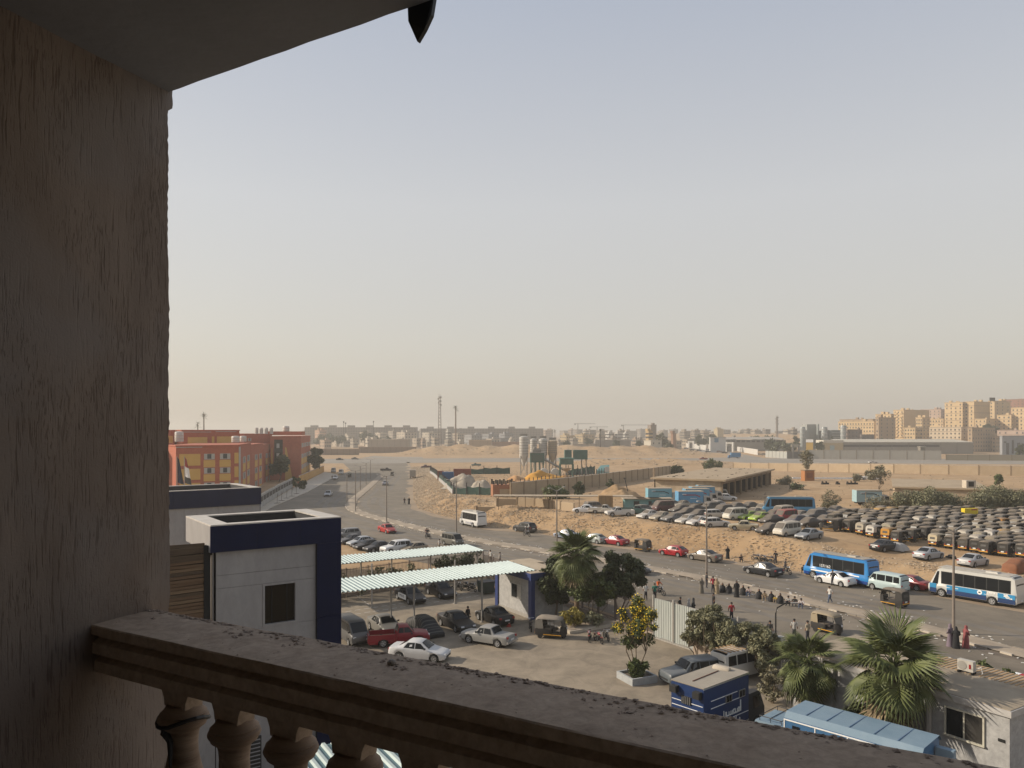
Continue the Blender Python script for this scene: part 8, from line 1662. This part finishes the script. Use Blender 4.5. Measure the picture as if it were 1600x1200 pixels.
q = MB(); q.box((-7.5, 9, 4.2), (15, 17, 8.4)); q.build('end_block', bmat((.44, .36, .22)), wh); q = MB(); q.box((-7.5, 9, 9.5), (15.4, 17.4, 2.2)); q.build('end_parapet', bmat((.52, .49, .42)), wh); q = MB(); q.box((-8.5, .4, 4), (3.4, .2, 5)); q.build('blue_door', bmat((.33, .42, .44)), wh)
wall_run('compound_wall', 'long grey panelled compound wall along the far side of the cross road', [(X_at(1262, 487), 487), (X_at(1400, 473), 473), (X_at(1478, 465), 465)], 5.6, 9.5, bmat((.38, .35, .30)), pier=True, cap=True)
wall_run('compound_wall', 'lower cream wall at the right along the far side of the cross road', [(X_at(1478, 462), 462), (X_at(1640, 452), 452)], 3.4, 12, bmat((.36, .30, .21)), pier=True, cap=True)
t = thing('guard_post', 'small square lookout cabin on the grey compound wall', 'guard post', (X_at(1440, 474), 474, 0), 0); q = MB(); q.box((0, 0, 5.5), (3, 3, 4.4)); q.build('cabin', bmat((.2, .175, .14)), t); q = MB(); q.box((0, 0, 7.9), (3.6, 3.6, .3)); q.build('roof', bmat((.4, .36, .3)), t); q = MB(); q.box((0, 0, 1.6), (2.4, 2.4, 3.3)); q.build('base', bmat((.25, .22, .18)), t)
wall_run('metal_fence', 'pale grey sheet fence beside the dark compound gate', [(X_at(1196, 515), 515), (X_at(1230, 492), 492)], 4.4, 4.0, bmat((.37, .37, .34)), pier=False, cap=False, cat='fence')
gt2 = thing('compound_gate', 'dark compound gate framed by two tall square posts', 'gate', (X_at(1230, 488), 488, 0), -.05); Lg = X_at(1262, 480) - X_at(1230, 488)
for a, b_ in ((0, .33), (.38, .70), (.74, 1)): q = MB(); q.box((Lg * (a + b_) / 2, 0, 2.4), (Lg * (b_ - a), .2, 4.6)); q.build('gate_panel', bmat((.15, .135, .125)), gt2)
for x in (.36, .72): q = MB(); q.box((Lg * x, 0, 4.2), (1.0, 1.0, 8.4)); q.build('post', bmat((.22, .20, .18)), gt2)
q = MB(); q.box((Lg * .5, 0, 8.3), (5, .8, 1.6)); q.build('sign_beam', bmat((.38, .34, .27)), gt2)
t = thing('yellow_slab_sign', 'tall white-topped yellow slab beside the compound gate', 'sign', (X_at(1265, 520), 520, 0), -.4); q = MB(); q.box((0, 0, 5), (4.4, 1.5, 10)); q.build('slab', bmat((.50, .33, .09)), t); q = MB(); q.box((0, 0, 11), (4.6, 1.7, 2)); q.build('top', WHITE, t)
# glass and concrete complex
GLZ = mat('glass_block', (.19, .215, .21), .35, scale=.05, col2=(.29, .31, .30))
cx = thing('glass_complex', 'grey-green glass complex with round towers and a tall central slab', 'office', (X_at(1250, 700), 700, 0), 0)
def cyl(u, w, vt, Y, nm='round_tower'):
    r = w / 2 * Y / 1200; q = MB(); q.lathe([(r, 0), (r, Z_at(vt, Y)), (r * .9, Z_at(vt, Y) + .5)], 16); q.build(nm, GLZ, cx, (X_at(u, Y) - cx.location.x, Y - 700, 0), smooth=40)
    for k in range(3): q = MB(); q.lathe([(r + .02, Z_at(vt + 4 + k * 6, Y)), (r + .25, Z_at(vt + 4 + k * 6, Y) + .6), (r + .02, Z_at(vt + 4 + k * 6, Y) + 1.2)], 16); q.build('band', bmat((.36, .37, .36)), cx, (X_at(u, Y) - cx.location.x, Y - 700, 0))
cyl(1254, 8, 668, 690); cyl(1288, 9, 668, 690); cyl(1318, 9, 665.5, 680)
for u0, u1, vt, Y, m in ((1261, 1278, 663, 705, bmat((.27, .28, .265))), (1278, 1280, 663, 700, GLZ), (1258, 1264, 672, 700, GLZ), (1282, 1300, 673, 706, bmat((.22, .24, .23))), (1299, 1320, 672, 700, bmat((.20, .22, .21)))):
    w = (u1 - u0) * Y / 1200; q = MB(); q.box((X_at((u0 + u1) / 2, Y) - cx.location.x, Y - 700 + 6, Z_at(vt, Y) / 2), (w, 12, Z_at(vt, Y))); q.build('block', m, cx)
for k in range(5): q = MB(); q.box((X_at(1309, 699) - cx.location.x, -1.5, Z_at(676 + k * 4, 699)), (11, .4, .7)); q.build('floor_band', bmat((.4, .41, .39)), cx)
t = town('brown block with small dark windows right of the round towers', 1322, 1324, 1347, 672, 640, (.21, .155, .125), 5, 1, 4, roof=1, group=None)
bd_ = town('low grey shed block between the brown block and the tan one', 1344, 1346, 1366, 680, 630, (.2, .17, .15), 2, 1, 3, roof=0)
# long slab blocks on the horizon
GSL = 'long grey slab blocks on the horizon'
for l, u0, u1, vt, Y in (('long grey slab block on the horizon behind the far trees, left one', 476, 650, 667.5, 1050), ('long grey slab block on the horizon behind the two masts', 657, 849, 669.5, 1080)):
    t = thing('slab_block', l, 'apartment block', (X_at(u0, Y), Y, 0), 0, GSL); w = (u1 - u0) * Y / 1200; h = Z_at(vt, Y); c = (.20, .175, .15)
    q = MB(); q.box((w / 2, 10, h / 2), (w, 20, h)); q.build('wall', bmat(c), t); m = MB()
    for f in range(6):
        for k in range(44): m.box((w * (k + .5) / 44, -.05, h - 2.2 - f * 3.3), (w / 44 * .5, .2, 1.5))
    o = m.build('windows', FW, t); o['kind'] = 'stuff'
    for k in range(6): q = MB(); q.box((w * (k + .45) / 6, 8, h + 1.3), (9, 8, 2.6)); q.build('stair_head', bmat(c), t)
# mid-distance houses, generated row by row
GM = 'houses and blocks of the far town'
rt = random.Random(12)
hues = [(.36, .30, .23), (.30, .26, .21), (.42, .37, .30), (.27, .235, .20), (.34, .255, .19)]
spec = [(500, 18, 673, 960, (.40, .25, .17), 'pink-orange banded house among the far trees', 4), (545, 16, 681, 900, hues[2], 'pale house with flat roof behind the dark far trees', 3), (570, 18, 676, 950, hues[0], 'tan block below the left slab, middle', 4), (595, 20, 677, 940, hues[2], 'cream block below the left slab, right part', 4), (615, 18, 674, 980, hues[1], 'grey block at the right end below the left slab', 4), (634, 32, 676, 880, hues[2], 'pale block with stacked white balconies below the gap between the slabs', 4), (672, 28, 676.5, 900, hues[2], 'pale block with balconies left of the lattice mast', 4), (700, 8, 674, 880, (.45, .43, .38), 'narrow white tower block beside the lattice mast', 5), (716, 20, 678, 900, hues[0], 'tan block behind the palm-shaped mast', 3), (738, 28, 680, 850, (.28, .28, .28), 'grey plain block right of the palm-shaped mast', 3), (765, 26, 679, 860, (.27, .27, .27), 'grey block with few windows left of the silos', 3), (790, 22, 678, 870, (.26, .26, .265), 'grey block just left of the tallest silo', 3),
        (886, 24, 681, 860, (.46, .36, .22), 'cream block with bright end walls right of the silos', 4), (912, 30, 679.5, 850, (.40, .31, .19), 'long tan block with rows of square windows right of the silos', 4), (937, 16, 681, 870, hues[0], 'tan block beside the thin twin poles', 4), (952, 14, 676.5, 900, (.52, .50, .46), 'white block with horizontal bands, left of the pair', 4), (966, 13, 676.5, 905, (.52, .50, .46), 'white block with horizontal bands, right of the pair', 4), (977, 10, 677, 930, (.48, .47, .44), 'small white block right of the banded pair', 4),
        (1014, 11, 674.5, 700, (.50, .36, .19), 'yellow house in front of the tan tower', 4), (1018, 14, 664.5, 760, (.25, .205, .17), 'tan tower with a blank grey face standing above the far houses', 0), (1052, 8, 678, 720, (.26, .15, .10), 'red-brown block beside the round dark tree', 0), (1070, 16, 674, 1000, hues[1], 'grey block far behind the dark round tree', 5), (1086, 14, 672.5, 1050, hues[1], 'grey block on the horizon, second right of the round tree', 5), (1100, 14, 675, 1000, hues[0], 'tan block on the horizon left of the cream one', 4), (1122, 15, 670.5, 1000, (.46, .38, .24), 'square cream block standing out on the horizon', 0), (1168, 12, 671, 1250, hues[1], 'grey tower far off left of the thin mast', 5), (1180, 16, 672, 1200, hues[0], 'grey frame building far off left of the thin mast', 5), (1232, 20, 672, 1000, hues[2], 'cream block left of the glass complex', 4), (1240, 10, 670.5, 900, hues[1], 'grey block just left of the glass complex', 3)]
for uc, w, vt, Y, c, l, fl in spec:
    town(l, uc - w * .45, uc - w * .05, uc + w * .55, vt, Y, c, fl, 5, 4, group=GM, name='house' if w < 20 else 'apartment_block', roof=2, wsz=(1.4, 1.6))
for i in range(64):
    u = 470 + 800 * (i + rt.random()) / 64; Y = rt.uniform(1150, 1700); vt = rt.uniform(670.5, 675.5); w = rt.uniform(8, 20)
    hc = rt.choice(hues); CW = dict(zip(hues, ('tan', 'grey-brown', 'cream', 'grey', 'sandy'))); RG = lambda u: 'behind the left slab block' if u < 650 else 'behind the right slab block' if u < 850 else 'beyond the tower cranes' if u < 1030 else 'beyond the square cream block' if u < 1180 else 'left of the glass complex'
    town('hazy %s block on the horizon, %s' % (CW[hc], RG(u)), u - w * .4, u, u + w * .6, vt, Y, hc, 4, 4, 4, group='hazy far-off blocks on the horizon', name='far_block', cat='building', roof=1, wsz=(2, 1.6))
for i in range(42):
    u = 490 + 760 * (i + rt.random()) / 42; Y = rt.uniform(720, 900); w = rt.uniform(8, 22)
    if 640 < u < 860 and Y < 760: continue
    hc = rt.choice(hues); town('low flat-roofed %s house of the far town, %s' % (CW[hc], RG(u).replace('behind', 'below').replace('beyond', 'below')), u - w * .4, u, u + w * .6, Z_at(0, 1) * 0 + rt.uniform(684, 691), Y, hc, 2, 3, 3, group='low houses of the far town', name='low_house', cat='house', roof=1, wsz=(1.6, 1.4))
# nearer walled compounds along the far roads
for l, u0, u1, vt, vb, c in (('long brown walled yard at the left below the far town', 484, 560, 702, 711, (.24, .175, .13)), ('long brown wall running into the distance towards the lattice mast', 560, 650, 699, 708, (.22, .16, .12)), ('yellowish compound wall on the rubble mound behind the plant', 665, 730, 701, 709, (.38, .27, .14)), ('pinkish low compound building beside the mast', 733, 768, 688, 700, (.34, .24, .15)), ('low red-topped yard wall right of the compound building', 769, 812, 691, 699, (.30, .18, .12)), ('unfinished concrete frame row below the left slab', 577, 640, 687, 698, (.30, .245, .19)),
                             ('grey wall along the side road behind the mounds', 977, 1060, 697.5, 703, (.27, .22, .17)), ('low flat shed right of the silos behind the mound', 894, 932, 694, 701, (.30, .26, .21)), ('dark open canopy roof beside the round far tree', 930, 985, 688, 697, (.23, .21, .19))):
    Y = FPX * H / (vb - VH); Y = min(Y, 760); p0, p1 = X_at(u0, Y), X_at(u1, Y); t = thing('yard_wall' if 'wall' in l else 'low_building', l, 'wall' if 'wall' in l else 'building', (p0, Y, 0)); zt = Z_at(vt, Y); q = MB(); q.box(((p1 - p0) / 2, 2, zt / 2), (p1 - p0, 1.0 if 'wall' in l else 10, zt)); q.build('wall', bmat(c), t)
    n_ = max(3, int((u1 - u0) / 9)); m = MB()
    for k in range(n_): q = MB(); q.box(((p1 - p0) * (k + .5) / n_, 1.35 if 'wall' in l else -3.1, zt / 2), (.5, .4, zt + .4)); q.build('pier', bmat(tuple(x * .8 for x in c)), t)
    q = MB(); q.box(((p1 - p0) / 2, 2, zt + .2), (p1 - p0 + .4, 1.6 if 'wall' in l else 10.6, .4)); q.build('coping', bmat(tuple(min(1, x * 1.35) for x in c)), t)
# white walls and gates along the side road
sp = [(1062, 699.0, 1078, 700.5), (1084, 700.5, 1104, 703.5), (1107, 701, 1133, 705.5), (1152, 705, 1184, 711)]
for i, (u0, v0, u1, v1) in enumerate(sp):
    a, b_ = G(u0, v0), G(u1, v1); wall_run('white_wall', 'white panelled wall on the side road, %s' % ('farthest stretch', 'stretch left of the first gate', 'stretch between the two white gates', 'nearest stretch beside the blue truck')[i], [(a.x, a.y), (b_.x, b_.y)], 5.0 - .3 * i, 5.5, mat('bright_white', (.56, .54, .50), .85), pier=True, cap=False, pierm=bmat((.33, .31, .28)))
for u, v, l in ((1080, 700.5, 'white gateway on the side road between the far white walls'), (1140, 706, 'taller white gateway nearest the blue truck on the side road')):
    p = G(u, v); t = thing('gateway', l, 'gate', p, A2 + .2); k = 1 if u > 1100 else .9
    for x in (-3.2, 3.2): q = MB(); q.box((x * k, 0, 4.2 * k), (1.5, 1.5, 8.4 * k)); q.build('pylon', mat('bright_white', (1, 1, 1)), t)
    q = MB(); q.box((0, 0, 7.6 * k), (8.6 * k, 1.2, 1.5)); q.build('beam', bmat((.40, .38, .34)), t); q = MB(); q.box((0, .1, 2.4), (4.6 * k, .3, 4.6)); q.build('gate_leaf', FW, t)
t = town('white two-part building with a blue panel behind the side road walls', 1108, 1110, 1134, 684, 640, (.52, .51, .48), 0, 0, 0, name='white_office', roof=0, cat='building'); q = MB(); q.box((-.1, -7, Z_at(688, 640)), (.3, 4.5, 3.4)); q.build('blue_panel', bmat((.10, .20, .30)), t)
t = town('cream plastered house left of the white side road walls', 1006, 1017, 1034, 689, 620, (.50, .46, .38), 1, 0, 2, name='plaster_house', roof=0, cat='house')
lh = thing('long_hall', 'long grey factory hall with a strip of windows behind the trees', 'hall', (X_at(1134, 690), 690, 0), 0); Lh = X_at(1228, 690) - X_at(1134, 690); q = MB(); q.box((Lh / 2, 12, 5), (Lh, 24, Z_at(688, 690) * 1.0)); q.build('wall', bmat((.25, .235, .205)), lh); q = MB(); q.add([(0, -.5, Z_at(686.5, 690)), (Lh, -.5, Z_at(686.5, 690)), (Lh, 24, Z_at(683, 690)), (0, 24, Z_at(683, 690))], [(0, 1, 2, 3)]); q.build('roof', bmat((.33, .30, .26)), lh)
for k in range(12): q = MB(); q.box((Lh * (k + .5) / 12, -.1, Z_at(689.5, 690)), (Lh / 12 * .7, .3, 1.6)); q.build('window', FW, lh)
# far trees
for i, (u, vt, Y, w, l) in enumerate(((515, 673, 860, 26, 'large dusty far tree left of the pink banded house'), (500, 680, 840, 24, 'dusty far tree at the left end of the row below the slab'), (533, 678, 850, 20, 'dusty far tree right of the tallest one'), (572, 674, 850, 22, 'rounded dark far tree in front of the left slab'), (590, 681, 840, 14, 'small far tree right of the rounded dark one'), (606, 682, 850, 12, 'small far tree at the right of the row'),
                                   (885, 687, 700, 11, 'dark far tree right of the rusty silo'), (919, 685, 760, 15, 'round far tree before the long tan block'), (962, 688, 720, 14, 'dark far tree below the white banded blocks'), (999, 685, 700, 13, 'dark far tree left of the yellow house'), (1032, 677, 690, 24, 'large round dark tree right of the yellow house'), (1045, 693, 600, 13, 'small ragged tree at the start of the side road'), (1095, 681, 760, 20, 'far tree behind the white gateway'), (1112, 679, 800, 20, 'far tree below the square cream block'), (1200, 680, 800, 24, 'far tree line behind the long hall'), (1184, 682, 790, 18, 'far tree left part behind the long hall'),
                                   (1206, 689, 610, 34, 'broad green tree in front of the long hall'), (1232, 691, 600, 30, 'broad green tree left of the compound gate'), (1244, 682, 660, 12, 'tall narrow tree beside the glass complex'), (1281, 688, 560, 14, 'dark round tree beside the yellow slab'), (1283, 683, 640, 10, 'palm-like tree in front of the glass complex'), (1299, 683, 640, 8, 'second palm-like tree in front of the glass complex'), (1377, 686, 630, 9, 'small dark tree in front of the tan block'))):
    h = Z_at(vt, Y); tree(l, Vector((X_at(u, Y), Y, 0)), h, w * Y / 1200, FARLEAF, 750, 1.1, 110 + i, trunk_h=h * .25, nclump=14, group='trees of the far town')
# masts, cranes, poles
def lattice(name, label, cat, u, vt, Y, w):
    x = X_at(u, Y); zt = Z_at(vt, Y); t = thing(name, label, cat, (x, Y, 0)); q = MB(); n_ = 16
    for a in range(4):
        c, s = math.cos(a * 1.571 + .78), math.sin(a * 1.571 + .78); q.tube([(c * w, s * w, 0), (c * w * .45, s * w * .45, zt)], .22, 4)
        c2, s2 = math.cos(a * 1.571 + 2.35), math.sin(a * 1.571 + 2.35)
        for k in range(n_): f0, f1 = 1 - .55 * k / n_, 1 - .55 * (k + 1) / n_; q.tube([(c * w * f0, s * w * f0, zt * k / n_), (c2 * w * f1, s2 * w * f1, zt * (k + 1) / n_)], .13, 3)
    q.build('tower', mat('mast_steel', (.19, .15, .13), .7), t); q = MB()
    for k, (dx, z) in enumerate(((1.2, -1), (-1.2, -2.5), (.9, -4.5), (-.9, -6), (1.1, -8))): q.lathe([(.1, -.3), (.9, -.2), (.9, .2), (.1, .3)], 8, c=(dx, 0, zt + z), axis='y')
    for k in range(3): q.tube([(k - 1, 0, zt - 1), (k - 1, 0, zt + 2)], .15, 4)
    q.build('antennas', mat('antenna_white', (.4, .38, .36), .6), t)
lattice('lattice_mast', 'tall red-brown lattice phone mast with dishes at its top', 'phone mast', 687, 619, 700, 2.2)
lattice('lattice_mast', 'thin far phone mast above the long hall', 'phone mast', 1214, 651, 850, 1.6)
def palm_mast(label, u, vt, Y, s):
    x = X_at(u, Y); zt = Z_at(vt, Y); t = thing('palm_mast', label, 'phone mast', (x, Y, 0)); q = MB(); q.tube([(0, 0, 0), (0, 0, zt - 1)], [.75 * s, .5 * s], 8); q.build('pole', mat('mast_pole', (.17, .125, .10), .8), t); q = MB(); rr = random.Random(int(u))
    for k in range(44): a = k * 2.4; e = R(rr.uniform(-20, 60)); L_ = rr.uniform(3, 5.2) * s; c = Vector((math.cos(a) * math.cos(e), math.sin(a) * math.cos(e), math.sin(e))); z = Vector((0, 0, zt - 1 - rr.uniform(0, 4) * s)); tt = Vector((-c.y, c.x, 0)) * .35 * s; q.add([z, z + c * L_ * .5 + tt, z + c * L_ - Vector((0, 0, .8 * s)), z + c * L_ * .5 - tt], [(0, 1, 2, 3)])
    q.build('fronds', FARLEAF, t)
palm_mast('tall phone mast disguised as a palm, right of the lattice mast', 712, 633, 640, 1.0); palm_mast('tall phone mast disguised as a palm above the school roof', 318.5, 644, 520, .8); palm_mast('shorter palm-shaped phone mast above the school roof', 309, 659, 560, .75); palm_mast('distant palm-shaped mast beyond the silos', 867, 671, 900, .8)
for u, vt, Y, l in ((537, 658, 900, 'thin mast on the horizon left of the antenna cluster'), (583.5, 657.5, 900, 'thin mast above the middle of the left slab block'), (540, 660, 920, 'mast with an antenna cluster on the left slab block'), (938, 670, 600, 'thin twin poles right of the long tan block')):
    t = thing('thin_mast', l, 'mast', (X_at(u, Y), Y, 0)); q = MB(); q.tube([(0, 0, 0), (0, 0, Z_at(vt, Y))], .3, 5); q.build('pole', DARKIN, t); q = MB(); q.box((0, 0, Z_at(vt, Y) - 1), (1.4, .6, 1.6)); q.build('antenna', DARKIN, t)
for u0, ua, u1, vt, l in ((897, 903, 930, 662, 'hazy tower crane on the horizon, left of three'), (921, 933, 950, 667, 'hazy tower crane on the horizon, middle of three'), (970, 974, 1018, 664, 'hazy tower crane on the horizon, with the longest jib')):
    Y = 1450; t = thing('tower_crane', l, 'crane', (X_at(ua, Y), Y, 0), 0, 'tower cranes on the horizon'); z = Z_at(vt, Y); q = MB(); q.box((0, 0, z / 2), (1.6, 1.6, z)); q.build('mast', STRUT, t); q = MB(); q.box(((X_at(u0, Y) + X_at(u1, Y)) / 2 - X_at(ua, Y), 0, z), (X_at(u1, Y) - X_at(u0, Y), 1.2, 1.0)); q.build('jib', STRUT, t); q = MB(); q.box((X_at(u0, Y) - X_at(ua, Y) + 2, 0, z - 1.5), (3, 1.6, 2)); q.build('counterweight', STRUT, t)
# traffic on the far roads
def far_vehicle(name, label, cat, u, v, L_, h, col, a=0.0):
    p = P(u, v); t = thing(name, label, cat, p, a, 'vehicles on the far side road'); q = MB(); q.box((0, 0, h * .34 + .25), (L_, 1.8, h * .5)); o = q.build('body', PAINT_D, t); o.color = (*col, 1); q = MB(); q.box((-.1 * L_, 0, h * .78), (L_ * .6, 1.65, h * .42), taper=.85); q.build('cabin_glass', GLASS_D, t)
    for x in (-.3, .3):
        for y in (-.8, .8): w = obj('wheel', WHEEL_ME, t, (x * L_, y, .33))
for u, v, c, l in ((1072, 701.5, (.12, .16, .24), 'dark blue car on the far side road, farthest up'), (1081, 704, (.06, .06, .06), 'black car on the far side road near the first gateway'), (1092, 705, (.10, .08, .07), 'brown car on the far side road'), (1106, 707, (.05, .05, .055), 'dark car turning on the far side road'), (1124, 707, (.09, .05, .05), 'maroon car parked by the white wall'), (1132, 708.5, (.04, .04, .045), 'black car before the taller white gateway'), (1194, 711.5, (.17, .16, .15), 'grey car parked by the pale sheet fence')):
    far_vehicle('far_car', l, 'car', u, v, 4.4, 1.5, c, rnd.uniform(-.8, .2))
bt3 = make_truck('bright blue box truck on the far side road', (.05, .20, .38), (.05, .2, .4), L=8, Wd=2.5, Hh=3.6); bt3.location = P(1147, 716); bt3.rotation_euler = (0, 0, math.pi)
rt_ = make_pickup('p'); tint(rt_, (.28, .05, .04)); rt_['label'] = 'red pickup on the cross road behind the large bush'; rt_.location = P(1099, 718); rt_.rotation_euler = (0, 0, math.pi)
